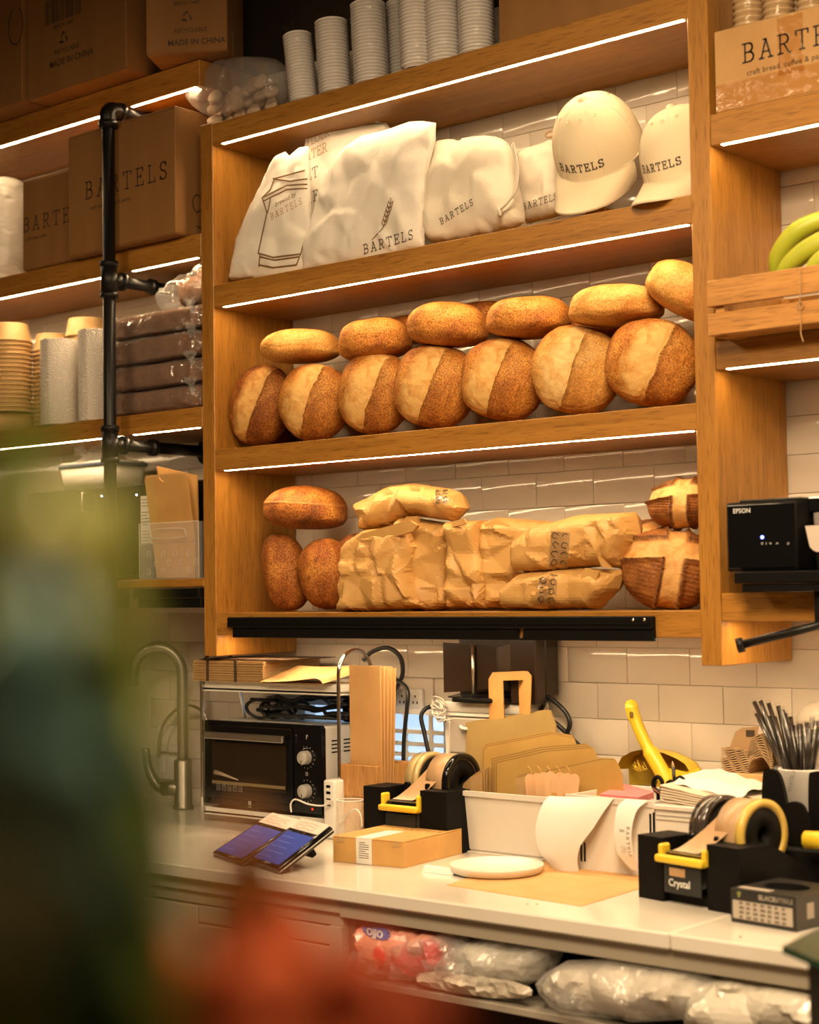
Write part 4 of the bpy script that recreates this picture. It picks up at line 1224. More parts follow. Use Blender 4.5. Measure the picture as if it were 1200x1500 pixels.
TOWEL, nt, bs = newmat('embossed_paper')
bs.inputs['Base Color'].default_value = (0.84, 0.78, 0.70, 1); bs.inputs['Roughness'].default_value = .8
tc = node(nt, 'ShaderNodeTexCoord'); vo = node(nt, 'ShaderNodeTexVoronoi'); vo.inputs['Scale'].default_value = 48
mt = node(nt, 'ShaderNodeMath', operation='MULTIPLY'); mt.inputs[1].default_value = 26; sn = node(nt, 'ShaderNodeMath', operation='SINE'); bu = node(nt, 'ShaderNodeBump'); bu.inputs['Strength'].default_value = .55; bu.inputs['Distance'].default_value = .0016
nt.links.new(tc.outputs['Object'], vo.inputs['Vector']); nt.links.new(vo.outputs['Distance'], mt.inputs[0]); nt.links.new(mt.outputs[0], sn.inputs[0]); nt.links.new(sn.outputs[0], bu.inputs['Height']); nt.links.new(bu.outputs[0], bs.inputs['Normal'])
for i, (px, Y, h) in enumerate(((89, -.225, .222), (145, -.215, .232))):
    c = at(px, 600, 'y', Y); r = .052
    mb = MB()
    mb.lathe([(.018, 0), (r, 0), (r + .0005, .002), (r + .0005, h - .002), (r, h), (.019, h - .001), (.018, h - .02), (.018, 0)], 48)
    # loose sheet edge
    mb.grid(lambda u, v: Vector(((r + .002 + .004 * u) * math.cos(R(-95 + u * 22)), (r + .002 + .004 * u) * math.sin(R(-95 + u * 22)), h * v)), 6, 2)
    mb2 = MB().lathe([(.0205, .0), (.0205, h)], 20)
    t = Thing('paper_towel_roll', ['embossed white paper towel roll left of the black pipe, whole in view', 'embossed white paper towel roll half hidden by the black pipe'][i], 'paper towel', (c.x, Y, 1.851), 'paper towel rolls')
    o = mb.build('sheet_roll', TOWEL, t.o); mb2.build('core', CARD2, t.o)

NAP = mat('brown_napkins', (0.34, 0.165, 0.085), .8, col2=(0.25, 0.115, 0.055), scale=30, bump=.3, bscale=120)
yy = [(612, 574), (576, 536), (538, 497), (499, 462)]
zb = 1.851
ztops = [row(at(230, 600, 'y', -.2).x, -.2, y1) for y0, y1 in yy]
x0, x1 = at(172, 600, 'y', -.21).x, -.012
for i, zt_ in enumerate(ztops):
    th = Thing('napkin_pack', f'pack of brown napkins in film, {["bottom", "second from bottom", "third from bottom", "fourth from bottom"][i]} in the pile beside the post', 'napkins', ((x0 + x1) / 2, -.15, zb), 'wrapped napkin packs')
    rn = random.Random(i + 60)
    def blob(u, v, g=0.0, s=0, zb=zb, zt_=zt_):
        th_, ph = (v - .5) * math.pi, 2 * math.pi * u
        e = .28
        sg = lambda t: math.copysign(abs(t) ** e, t)
        x = sg(math.cos(th_)) * sg(math.cos(ph)); y = sg(math.cos(th_)) * sg(math.sin(ph)); z = sg(math.sin(th_))
        n = noise.noise(Vector((x * 2, y * 2, z * 2 + i * 9))) * .10 + (max(0, 1 - abs(noise.noise(Vector((x * 5, y * 5 + z * 2, z * 3 + i)))) * 5) * .5 + .18) * g + (noise.noise(Vector((x * 7, y * 7, z * 4 + i * 5 + s))) * g)
        return Vector(((x0 + x1) / 2 + x * (x1 - x0 - .008) / 2 * (1 + n * .3), -.145 + y * .105 * (1 + n * .6), (zb + zt_) / 2 + z * (zt_ - zb - .002) / 2 * (1 + n * .25)))
    mb = MB(); mb.grid(lambda u, v: blob(u, v), 48, 24); th.part('napkins', mb, NAP)
    mb = MB(); mb.grid(lambda u, v: ((zb + zt_) / 2 * Vector((0, 0, 1)) + (blob(u, v, .22, 3) - (zb + zt_) / 2 * Vector((0, 0, 1))) * 1.0) + Vector((0, -.003 if u > .5 else .0, 0)), 120, 60); th.part('plastic_film', mb, FILMK)
    # gathered film end at the right front
    mb = MB(); e0 = Vector((x1 - .035, -.252, (zb + zt_) / 2))
    mb.grid(lambda u, v: e0 + Vector(((u - .5) * .03 * (.4 + v), -.012 * v + .010 * noise.noise(Vector((u * 6, v * 4, i * 3.3))), .012 + v * .030 + .010 * noise.noise(Vector((u * 5, v * 6, i))))), 12, 12)
    th.part('film_end', mb, FILM2)
    zb = zt_ + .001
th = Thing('napkin_pack', 'topmost pack of brown napkins in crinkled film, pushed against the wooden post', 'napkins', (-.08, -.15, zb), 'wrapped napkin packs')
mb = MB()
def tp(u, v, k=1, g=.02):
    a = 2 * math.pi * u; t = (v - .5) * math.pi
    sg = lambda q: math.copysign(abs(q) ** .5, q)
    n = noise.noise(Vector((math.cos(a) * 2, math.sin(a) * 2, v * 5))) * g
    return Vector((-.085 + sg(math.cos(t)) * sg(math.cos(a)) * (.066 * k + n), -.15 + sg(math.cos(t)) * sg(math.sin(a)) * (.09 * k + n), zb + .045 * k + sg(math.sin(t)) * (.043 * k + n * .3) + (.02 if math.cos(a) > .2 else 0) * (v > .5)))
mb.grid(lambda u, v: tp(u, v, .9, .0), 40, 24); th.part('napkins', mb, NAP)
mb = MB(); mb.grid(lambda u, v: tp(u, v, 1.0, .022), 60, 40); th.part('plastic_film', mb, FILMK)
mb = MB(); e0 = Vector((-.19, -.2, zb))
mb.grid(lambda u, v: e0 + Vector((.035 * math.cos(6.28 * u) * math.sin(3.14 * v), .03 * math.sin(6.28 * u) * math.sin(3.14 * v), .034 - .032 * math.cos(3.14 * v))) * (1 + .25 * noise.noise(Vector((u * 8, v * 6, 4)))), 24, 16)
th.part('film_end', mb, FILM2)

# ---------------------------------------------------------------- left bay, lower: microwave, tub, folders
zs = LH[0][1]
xm0, xm1 = at(40, 780, 'y', -.215).x, -.012
zmt = row(at(240, 705, 'y', -.215).x, -.215, 706)
mw = Thing('microwave_oven', 'black microwave oven under the white plastic tub, behind the kraft folders', 'microwave', ((xm0 + xm1) / 2, -.1, zs))
mw.part('body', MB().box((xm0, -.205, zs + .008), (xm1, -.012, zmt), .004), BLACKP)
mw.part('door', MB().box((xm0 + .002, -.222, zs + .012), (xm1 - .10, -.2055, zmt - .004), .003), BLACKG)
mw.part('control_panel', MB().box((xm1 - .098, -.220, zs + .012), (xm1 - .001, -.2055, zmt - .004), .003), BLACKG)
mw.part('foot', MB().box((xm0 + .02, -.19, zs), (xm0 + .05, -.16, zs + .008)), BLACKP); mw.part('foot', MB().box((xm1 - .05, -.19, zs), (xm1 - .02, -.16, zs + .008)), BLACKP)
mb = MB(); hx = at(120, 722, 'y', -.24); mb.tube([(hx.x, -.222, hx.z), (hx.x, -.240, hx.z), (hx.x, -.240, hx.z - .05), (hx.x, -.222, hx.z - .05)], .003, 10)
mw.part('handle', mb, STEEL)
for px, py in ((149, 727), (200, 725)):
    p = at(px, py, 'y', -.223); e = MB().tube([(p.x, -.2222, p.z), (p.x, -.2245, p.z)], .0025, 10); mw.part('indicator_lamp', e, mat('indicator_glow', (.8, .8, .9), .3, emit=(.8, .85, 1), estr=3))
a, b = at(206, 727, 'y', -.224), at(226, 797, 'y', -.224)
lf = Thing('leaflet', 'white printed leaflet stuck on the microwave beside the kraft folders', 'paper', (a.x, -.2235, b.z))
o = lf.part('sheet', MB().box((a.x, -.2245, b.z), (a.x + .060, -.2232, a.z)), PAPER)
Q = []
for k in range(17):
    if k in (3, 9): continue
    Q += [[(.004, -k * .0078), (.004 + (.02 + .03 * ((k * 7) % 5) / 5), -k * .0078), (.004 + (.02 + .03 * ((k * 7) % 5) / 5), -k * .0078 + .0016), (.004, -k * .0078 + .0016)]]
lf.part('print', flat_print(Q, (a.x, -.2246, a.z - .010), (1, 0, 0), (0, 0, 1), .0003, (0, -1, 0)), INK, o, fix=False)
# kraft folders in a clear holder
def sheet_px(mb, P, Y, t=.0012, mi=0):
    poly = [(q.x, q.z) for q in (at(a, b, 'y', Y) for a, b in P)]
    mb.prism(poly, Y - t, Y, mi); return poly
YH = -.262
zh = zs + .001
f2 = MB(); sheet_px(f2, [(231, 683), (290, 696), (293, 849), (262, 849)], YH + .030, .004)
single('kraft_folder', f2, KRAFT, 'taller kraft cardboard sleeve at the back of the clear holder', 'folder', 'kraft cardboard sleeves')
f3 = MB(); sheet_px(f3, [(216, 697), (275, 692), (291, 846), (236, 847)], YH + .020, .006)
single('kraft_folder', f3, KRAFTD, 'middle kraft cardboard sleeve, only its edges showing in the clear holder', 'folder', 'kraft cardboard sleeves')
f1 = Thing('kraft_folder', 'front kraft cardboard sleeve with a thumb notch in the clear holder', 'folder', (at(250, 846, 'y', YH).x, YH + .01, zh), 'kraft cardboard sleeves')
mb = MB(); sheet_px(mb, [(213, 700), (234, 698.5), (236, 703), (240, 706), (245, 705.5), (248, 702), (249, 697), (273, 695), (287, 790), (286, 846), (231, 847)], YH + .010, .003)
f1.part('sleeve', mb, KRAFT)
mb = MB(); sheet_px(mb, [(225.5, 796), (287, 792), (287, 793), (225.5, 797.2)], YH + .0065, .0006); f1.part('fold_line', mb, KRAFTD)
ACR = mat('clear_acrylic', (0.92, 0.90, 0.86), .05, alpha=.13)
ACE = mat('acrylic_edge', (0.85, 0.80, 0.72), .08, alpha=.55)
hd = Thing('leaflet_holder', 'clear acrylic holder with an oblong hole standing before the kraft sleeves', 'holder', (at(250, 848, 'y', YH).x, YH, zs))
xa, xb = at(205, 800, 'y', YH).x, at(292, 800, 'y', YH).x; xb = min(xb, -.006)
za = row(xa, YH, 768)
mb = MB(); mb.box((xa, YH - .002, zs), (xb, YH, za)); mb.box((xa, YH, zs), (xa + .002, YH + .038, za)); mb.box((xb - .002, YH, zs), (xb, YH + .038, za)); mb.box((xa, YH, zs), (xb, YH + .038, zs + .002))
hd.part('tray', mb, ACR)
mb = MB(); mb.tube([(xa, YH - .0025, za), (xb, YH - .0025, za)], .0009, 6)
mb.tube([(xa, YH - .0025, zs), (xa, YH - .0025, za)], .0009, 6); mb.tube([(xb, YH - .0025, zs), (xb, YH - .0025, za)], .0009, 6)
hd.part('edge', mb, ACE)
pc = [at(a, b, 'y', YH - .003) for a, b in ((220, 783), (225, 776), (265, 774), (271, 780), (268, 787), (227, 789), (220, 783))]
mb = MB(); mb.tube(spline(pc, 6), .0011, 6); hd.part('oblong_hole', mb, ACE)
for px, py in ((218, 812), (239, 812), (257, 811), (276, 811), (228, 826), (247, 824), (264, 824), (287, 823), (218, 838), (238, 838), (258, 836), (277, 836)):
    p = at(px, py, 'y', YH - .0025)
    mb = MB(); mb.tube([p + Vector((.0055 * math.cos(t), 0, .0075 * math.sin(t) * (1.1 if math.sin(t) > 0 else .9))) for t in [k * .42 for k in range(16)]], .0006, 4); hd.part('engraved_drop', mb, ACE)
rl = Thing('slide_rail', 'black rail under the left shelf that holds the microwave', 'rail', (-.2, YF, LH[0][0] - .052))
rl.part('rail_body', runner(rl, -.262 + .02, -.004, YF - .012, YF + .012, LH[0][0] - .002, ''), BLACKP)
rl.part('rail_body', runner(rl, -1.4, -.262 - .02, YF - .012, YF + .012, LH[0][0] - .002, ''), BLACKP)
# tub
zt_ = zmt
c = at(150, 690, 'y', -.13); c.z = zt_
tb = Thing('plastic_tub', 'white plastic tub with a blue-rimmed lid in a knotted clear bag on the microwave', 'tub', c)
def rrect(w, d, r, n=6):
    P = []
    for cx, cy, a0 in ((w - r, d - r, 0), (-w + r, d - r, 90), (-w + r, -d + r, 180), (w - r, -d + r, 270)):
        for k in range(n + 1): P.append((cx + r * math.cos(R(a0 + 90 * k / n)), cy + r * math.sin(R(a0 + 90 * k / n))))
    return P
def loftrr(mb, levels, c, n=6, mi=0, cap=True, smooth=True, xf=None):
    V = []; m = 4 * (n + 1)
    for w, d, r, z in levels: V += [Vector((c[0] + x, c[1] + y, c[2] + z)) for x, y in rrect(w, d, r, n)]
    F = [(j * m + i, j * m + (i + 1) % m, (j + 1) * m + (i + 1) % m, (j + 1) * m + i) for j in range(len(levels) - 1) for i in range(m)]
    if cap: F += [tuple(reversed(range(m))), tuple((len(levels) - 1) * m + i for i in range(m))]
    mb.add(V, F, mi, smooth, xf)
mb = MB(); loftrr(mb, [(.100, .055, .02, 0), (.112, .062, .022, .058)], c); tb.part('tub_body', mb, mat('translucent_tub', (0.80, 0.76, 0.70), .3))
mb = MB(); loftrr(mb, [(.116, .066, .024, .0585), (.118, .068, .024, .066)], c); tb.part('rim', mb, mat('blue_rim', (0.05, 0.07, 0.18), .4))
mb = MB(); loftrr(mb, [(.116, .066, .024, .0665), (.108, .06, .02, .073)], c); tb.part('lid', mb, WHITEP)
mb = MB(); mb.grid(lambda u, v: c + Vector((math.cos(6.283 * u) * (.118 - .10 * v ** .5), math.sin(6.283 * u) * (.068 - .05 * v), .070 + v * .05)) + Vector((0, 0, .008)) * noise.noise(Vector((u * 9, v * 5, 1))), 40, 12)
k0 = at(118, 665, 'y', -.17)
mb.grid(lambda u, v: Vector((k0.x - .022 + u * .044 * (1 - .3 * v), -.17 + .014 * noise.noise(Vector((u * 6, v * 4, 2))), k0.z - .005 + v * .060)) + Vector((.012 * noise.noise(Vector((u * 4, v * 6, 8))), 0, 0)), 12, 14)
tb.part('plastic_film', mb, FILM2)

# ---------------------------------------------------------------- right bay: crate, bananas, printer
YC = -.335; zc = 1.8535
x0 = at(1036, 460, 'y', YC).x
cr = Thing('fruit_crate', 'slatted wooden fruit crate sticking out of the right-hand shelves', 'crate', (x0 + .2, -.2, zc))
zu0, zu1 = row(x0, YC, 450), row(x0, YC, 412); zl0, zl1 = max(row(x0, YC, 497), zc - .0), row(x0, YC, 460)
xr_ = x0 + .40
for a, b in ((zu0, zu1), (zl0, zl1)):
    cr.part('slat', MB().box((x0, YC, a), (xr_, YC + .009, b), .0012), W_CR); cr.part('slat', MB().box((x0, -.065, a), (xr_, -.056, b), .0012), W_CR)
    cr.part('slat', MB().box((x0 + .002, YC + .0095, a), (x0 + .011, -.0655, b), .0012), W_CR); cr.part('slat', MB().box((xr_ - .011, YC + .0095, a), (xr_ - .002, -.0655, b), .0012), W_CR)
for x, y in ((x0 + .0115, YC + .0095), (xr_ - .030, YC + .0095), (x0 + .0115, -.084), (xr_ - .030, -.084)):
    cr.part('corner_post', MB().box((x, y, zc), (x + .018, y + .018, zu1 - .003), .001), W_CR)
for k in range(4): cr.part('base_slat', MB().box((x0 + .012, YC + .012 + k * .066, zc), (xr_ - .012, YC + .066 + k * .066, zc + .005), .001), W_CR)
tw = MB(); p = at(1172, 395, 'y', YC - .002)
tw.tube(spline([p + Vector(v) for v in ((0, 0, 0), (.002, -.002, -.03), (-.002, -.002, -.06), (.001, -.003, -.085), (0, -.002, -.11), (.004, -.002, -.125))]), .0012, 6); tw.tube([p + Vector((.006 * math.cos(t), -.003, -.062 + .006 * math.sin(t))) for t in [k * .6 for k in range(12)]], .001, 5)
cr.part('twine', tw, mat('jute_twine', (0.45, 0.27, 0.12), .9))
BAN = mat('green_yellow_banana', (0.52, 0.50, 0.035), .45, col2=(0.34, 0.43, 0.03), scale=8)
BANT = mat('banana_tip', (0.12, 0.08, 0.03), .7)
def banana(pts, r, label):
    c = [at(a, b, 'y', Y) for a, b, Y in pts]; P = spline(c, 8); n = len(P)
    rad = [r * (min(1, .28 + 1.5 * (i / n) ** .6 if i < n * .5 else min(1, .25 + 2.6 * (1 - i / n)))) for i in range(n)]
    rad = [min(r, max(r * .22, r * math.sin(math.pi * (.06 + .90 * i / (n - 1))) ** .42)) for i in range(n)]
    t = Thing('banana', label, 'banana', P[0], 'bananas in the crate')
    mb = MB(); mb.tube(P, rad, 6); V = mb
    t.part('peel', MB().tube(P, rad, 10), BAN)
    t.part('tip', MB().tube([P[0], P[0] + (P[0] - P[1]).normalized() * .012], [r * .30, r * .2], 8), BANT)
banana([(1135, 400, -.22), (1142, 372, -.225), (1168, 340, -.225), (1208, 322, -.21), (1260, 318, -.19)], .019, 'rear green-yellow banana, top of the bunch in the wooden crate')
banana([(1140, 410, -.262), (1160, 385, -.265), (1190, 362, -.262), (1230, 345, -.25), (1280, 345, -.22)], .019, 'front green-yellow banana curving over the crate slat')
banana([(1182, 412, -.285), (1200, 385, -.285), (1232, 368, -.28), (1280, 360, -.26)], .018, 'third banana, just entering at the right edge of the photo')
gb = MB(); rn = random.Random(2)
gb.grid(lambda u, v: Vector((x0 + .04 + u * .28, -.29 + v * .20, 1.885 + .03 * math.sin(3.14 * v) * math.sin(3.14 * u) + .016 * noise.noise(Vector((u * 9, v * 9, 5))))), 40, 24)
gb.grid(lambda u, v: Vector((x0 + .04 + u * .28, -.29 + v * .20, 1.865)), 4, 4)
single('produce_bag', gb, film('green_film', (.55, .62, .35), .25, .2, .6, 40, .35), 'crinkled greenish bag glimpsed between the crate slats', 'bag')

# printer tray and printer
YT = -.335
xt0, zt0 = at(1075, 850, 'y', YT).x, row(at(1075, 850, 'y', YT).x, YT, 838)
pt = Thing('printer_tray', 'black pull-out tray carrying the receipt printer, on the right', 'tray', (xt0 + .2, -.2, zt0 - .04))
pt.part('tray_board', MB().box((xt0, YT, zt0 - .020), (xt0 + .5, -.03, zt0), .002), BLACKP)
pt.part('tray_rail', MB().box((xt0 + .012, YT + .006, 1.3965), (xt0 + .5, YT + .03, zt0 - .021), .0015), BLACKP)
pt.part('tray_rail', MB().box((xt0 + .012, -.06, 1.3965), (xt0 + .5, -.04, zt0 - .021), .0015), BLACKP)
xp0, xp1 = at(1064, 780, 'y', -.315).x, at(1168, 780, 'y', -.315).x
zp1 = row(xp0, -.315, 737)
pr = Thing('receipt_printer', 'black receipt printer with a blue lamp and white EPSON lettering', 'printer', ((xp0 + xp1) / 2, -.2, zt0 + .001))
loc = MB(); loc.box((xp0, -.315, zt0 + .001), (xp1, -.135, zp1), .004, seg=2)
pb = pr.part('housing', loc, BLACKP)
pr.part('top_cover', MB().box((xp0 + .012, -.29, zp1 + .0002), (xp1 - .004, -.14, zp1 + .006), .003, seg=2), mat('satin_black', (0.03, 0.028, 0.026), .28))
pr.part('front_panel', MB().box((xp0 + .004, -.3175, zt0 + .006), (xp1 - .003, -.3152, zp1 - .005), .001), BLACKG)
q, w = sans_text('EPSON', .0080, .012)
WINK = mat('white_print', (0.75, 0.74, 0.72), .5)
p = at(1074, 752, 'y', -.3176)
pr.part('lettering', flat_print(q, p, XA, ZA, .0004, (0, -1, 0)), WINK, pb, fix=False)
p = at(1117, 787, 'y', -.318); pr.part('blue_lamp', MB().tube([p, p + Vector((0, -.001, 0))], .0030, 12), mat('blue_lamp_glow', (.1, .1, .9), .3, emit=(.12, .16, 1), estr=9), label='small glowing blue lamp')
L = []
for px, k in ((1117, 'o'), (1123, 'i'), (1129, 'd'), (1139, '^'), (1155, 'o')):
    q0 = at(px, 796, 'y', -.318); dx, dz = q0.x - p.x, q0.z - p.z
    if k == 'o': L.append([(dx + .0018 * math.cos(t), dz + .0018 * math.sin(t)) for t in [j * .8 for j in range(9)]])
    elif k == 'i': L.append([(dx, dz - .002), (dx, dz + .002)])
    elif k == '^': L.append([(dx - .002, dz - .001), (dx, dz + .0016), (dx + .002, dz - .001)])
    else: L.append([(dx - .0018, dz + .0012), (dx + .001, dz + .0012), (dx + .0018, dz - .0012), (dx - .0008, dz - .0012), (dx - .0018, dz + .0012)])
pr.part('panel_symbols', flat_print(poly_strokes(L, .0007), p, XA, ZA, .0006, (0, -1, 0)), WINK, pb, fix=False)
# grey scanner cradle beside it
x0 = xp1 + .006
BEI = mat('beige_plastic', (0.66, 0.56, 0.48), .45); GRY = mat('grey_plastic', (0.30, 0.27, 0.25), .4)
sc = Thing('label_printer', 'grey and cream device beside the receipt printer, cut by the right edge', 'device', (x0 + .06, -.2, zt0 + .001))
sc.part('base', MB().box((x0 + .020, -.30, zt0 + .001), (x0 + .13, -.12, zt0 + .030), .004, seg=2), BLACKP)
sc.part('body', MB().box((x0, -.27, zp1 - .046), (x0 + .16, -.10, zp1 + .004), .006, seg=2), GRY)
pz = zp1 - .052
poly = [(x0 + .004, pz + .006), (x0 + .20, pz + .012), (x0 + .20, pz - .050), (x0 + .040, pz - .072), (x0 + .024, pz - .070), (x0 + .018, pz - .036), (x0 + .012, pz - .030)]
poly = [(a, max(b, zt0 + .032)) for a, b in poly]
sc.part('cream_cover', MB().prism(poly, -.305, -.22), BEI, label='cream plastic cover')
sc.part('slot', MB().box((x0 + .040, -.3062, zt0 + .036), (x0 + .046, -.304, zt0 + .046)), BLACKG)
mb = MB(); q = at(1183, 728, 'y', -.272); mb.box((q.x, -.273, zp1 - .022), (q.x + .06, -.20, zp1 + .006), .003); sc.part('latch', mb, BLACKG)
# rod and bracket below the tray
rd = Thing('support_arm', 'round black arm slanting under the printer tray', 'bracket', at(1085, 945, 'y', -.36))
p0 = at(1085, 945, 'y', -.36); p1 = at(1215, 912, 'y', -.30)
mb = MB(); mb.tube([p0, p0 + (p1 - p0) * 1.4], .0075, 16); rd.part('arm', mb, BLACKM)
rd.part('end_cap', MB().tube([p0 + (p0 - p1).normalized() * .006, p0 + (p1 - p0).normalized() * .006], .013, 20), BLACKM)
mb = MB(); v = at(1198, 900, 'y', -.30); mb.box((v.x - .002, -.31, v.z - .022), (v.x + .02, -.28, zt0 - .0212), .002); rd.part('upright', mb, BLACKM)
# ---------------------------------------------------------------- worktop things
def cp(px, py, z=CZ): return at(px, py, 'z', z)
def obox_axes(P0, P1):
    """local frame: origin P0, x towards P1 (horizontal), y to the back"""
    U = P1 - P0; U.z = 0; L = U.length; U.normalize(); N = Vector((-U.y, U.x, 0))
    return Matrix(((U.x, N.x, 0, P0.x), (U.y, N.y, 0, P0.y), (0, 0, 1, P0.z), (0, 0, 0, 1))), L
ENAMEL = mat('white_enamel', (0.74, 0.72, 0.66), .3)
# rack over the oven
r0 = cp(297, 1203); YR = r0.y
xl_, xr2_ = r0.x, at(497, 1100, 'y', YR).x
zt = row(xl_, YR, 997); zth = row(xl_, YR, 1012); zl = row(xl_, YR, 1181)
YB = -.03
rk = Thing('shelf_rack', 'white two-tier rack on chrome hoops standing over the toaster oven', 'rack', ((xl_ + xr2_) / 2, (YR + YB) / 2, CZ))
for z0, z1 in ((zth, zt), (row(xl_, YR, 1192), zl)):
    mb = MB(); e = .004
    mb.box((xl_ + .004, YR + .002, z0 + .004), (xr2_ - .004, YB, z0 + .008)); mb.box((xl_ + .004, YR + .002, z0), (xr2_ - .004, YR + .005, z1), .001)
    mb.box((xl_ + .004, YB - .003, z0), (xr2_ - .004, YB, z1), .001); mb.box((xl_ + .004, YR + .002, z0), (xl_ + .007, YB, z1)); mb.box((xr2_ - .007, YR + .002, z0), (xr2_ - .004, YB, z1))
    rk.part('tray', mb, ENAMEL)
zarc = row(xl_, YR, 975)
for x, top in ((xl_, row(xl_, YR + .1, 951)), (xr2_, row(xr2_, YR + .1, 951))):
    ym, hw = (YR + YB) / 2, (YB - YR) / 2
    r = .055
    pts = [(x, YR, CZ), (x, YR, top - r)] + [(x, YR + r - r * math.cos(t), top - r + r * math.sin(t)) for t in [k * math.pi / 16 for k in range(1, 16)]]
    pts = [(x, YR, CZ)] + [(x, YR, CZ + (top - r - CZ) * k / 6) for k in range(1, 7)] + [(x, YR + r - r * math.cos(k * math.pi / 14), top - r + r * math.sin(k * math.pi / 14)) for k in range(1, 15)]
    ye = YR + 2 * r
    pts += [(x, ye + (YB - ye) * k / 6, top - r - (top - r - CZ) * k / 6) for k in range(1, 7)]
    rk.part('hoop', MB().tube(pts, .0042, 12), CHROME)
# toaster oven
zo = zl + .0005
xo0, xo1 = at(297, 1100, 'y', YR + .012).x + .006, at(470, 1100, 'y', YR + .012).x
yo = YR + .012
zo1 = row(xo0, yo, 1056)
ov = Thing('toaster_oven', 'black-fronted toaster oven with two grey knobs under the rack', 'oven', ((xo0 + xo1) / 2, yo + .1, zo))
IV = mat('cream_enamel', (0.68, 0.66, 0.62), .3)
ov.part('housing', MB().box((xo0, yo + .014, zo + .012), (xo1, -.032, zo1), .006, seg=2), IV)
for x in (xo0 + .02, xo1 - .04):
    for y in (yo + .03, -.06): ov.part('foot', MB().box((x, y, zo), (x + .02, y + .02, zo + .012)), BLACKP)
fr = MB()
W_, H_ = xo1 - xo0, zo1 - zo
dx0, dx1, dz0, dz1 = xo0 + W_ * .09, xo0 + W_ * .76, zo + H_ * .24, zo + H_ * .88
f_ = ov.part('front_frame', MB().prism([(xo0, zo + .006), (xo1 + .002, zo + .006), (xo1 + .002, zo1 - .004), (xo1 - .004, zo1 + .003), (xo0 + .004, zo1 + .003), (xo0, zo1 - .004)], yo, yo + .014), BLACKG)
dr = ov.part('door', MB().box((xo0 + W_ * .04, yo - .006, zo + .022), (dx1 + .006, yo - .0005, zo1 - .006), .003), BLACKG)
ov.part('window', MB().box((dx0, yo - .0085, dz0), (dx1 - .01, yo - .0062, dz1 - .02), .001), mat('oven_glass', (0.020, 0.013, 0.008), .05, coat=.6), dr)
ov.part('handle', MB().box((xo0 + W_ * .06, yo - .026, zo1 - .038), (dx1 - .004, yo - .016, zo1 - .022), .002), STEEL, dr, label='brushed steel bar handle')
for x in (xo0 + W_ * .10, dx1 - .03): ov.part('handle_post', MB().box((x, yo - .017, zo1 - .036), (x + .008, yo - .006, zo1 - .024)), BLACKP, dr)
ov.part('rack_bar', MB().box((dx0 + .002, yo - .0098, dz0 + .008), (dx1 - .012, yo - .0086, dz0 + .015)), mat('dull_brass', (0.42, 0.34, 0.20), .3, .8), dr)  # brass-coloured bar laid over the oven window
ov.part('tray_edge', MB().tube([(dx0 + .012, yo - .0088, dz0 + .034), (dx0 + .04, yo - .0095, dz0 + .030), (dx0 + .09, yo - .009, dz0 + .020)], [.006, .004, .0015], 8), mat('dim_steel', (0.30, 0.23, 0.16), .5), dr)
kx = xo0 + W_ * .885
KNOB = mat('grey_knob', (0.42, 0.40, 0.37), .35)
for kz, s in ((zo + H_ * .655, 1), (zo + H_ * .28, 1)):
    M = Matrix.Translation((kx, yo, kz)) @ Matrix.Rotation(R(90), 4, 'X')
    k_ = ov.part('knob', MB().lathe([(0, .018), (.0135, .018), (.0150, .015), (.0155, .002), (.0155, 0)], 32, xf=M), KNOB)
    ov.part('pointer', MB().box((kx - .0008, yo - .0186, kz - .013), (kx + .0008, yo - .0181, kz - .005)), BLACKG, k_)
    L = [[(.023 * math.cos(t) + .0, .023 * math.sin(t)), (.0255 * math.cos(t), .0255 * math.sin(t))] for t in [R(-130 + 24 * j) for j in range(11)]]
    if kz > zo + H_ * .5: L.append([(.0205 * math.cos(R(t)), .0205 * math.sin(R(t))) for t in range(75, 125, 8)])
    ov.part('dial_marks', flat_print(poly_strokes(L, .0008), (kx, yo, kz), XA, ZA, .0005, (0, -1, 0)), WINK, f_, fix=False)
L = [_arc(0, 0, .0038, .0038, 0, 360, 12), [(0, 0), (0, .003)], [(0, 0), (.002, 0)]]
ov.part('clock_symbol', flat_print(poly_strokes(L, .0007), (kx, yo, zo + H_ * .47), XA, ZA, .0005, (0, -1, 0)), WINK, f_, fix=False)
ov.part('heat_symbol', flat_print(poly_strokes([[(0, 0), (0, .009)], [(0, .009), (.004, .009), (.004, .006)], [(.0, .006), (.004, .006)]], .0012), (kx, yo, zo + H_ * .86), XA, ZA, .0005, (0, -1, 0)), WINK, f_, fix=False)
ov.part('lamp', MB().box((kx + .014, yo - .001, zo + .014), (kx + .019, yo + .0, zo + .019)), mat('red_lamp_glow', (.6, .03, .02), .3, emit=(1, .05, .02), estr=.6), label='small red lamp')
q = poly_strokes([[(0, 0), (0, .010)], [(0, .010), (.006, .0)], [(.006, 0), (.006, .010)], [(0, -.004), (.006, -.004)]], .0014)
ov.part('emblem', flat_print(q, (xo0 + W_ * .41, yo, zo + .012), XA, ZA, .0062 + .0003, (0, -1, 0)), WINK, dr, fix=False)
L = []
for k in range(5):
    x = k * .0185
    L += [[(x, 0), (x + .012, 0), (x + .012, .013), (x, .013), (x, 0)], _arc(x + .006, .0065, .0035, .003, 0, 360, 8)]
    L += [[(x + .003, .010), (x + .009, .011)]] if k % 2 else [[(x + .004, .004), (x + .009, .003)]]
ov.part('menu_symbols', flat_print(poly_strokes(L, .0007), (dx0 + .018, yo, dz0 - .006), XA, ZA, .0102, (0, -1, 0)), mat('dim_white_print', (.38, .34, .30), .5), dr, fix=False)
mb = MB()
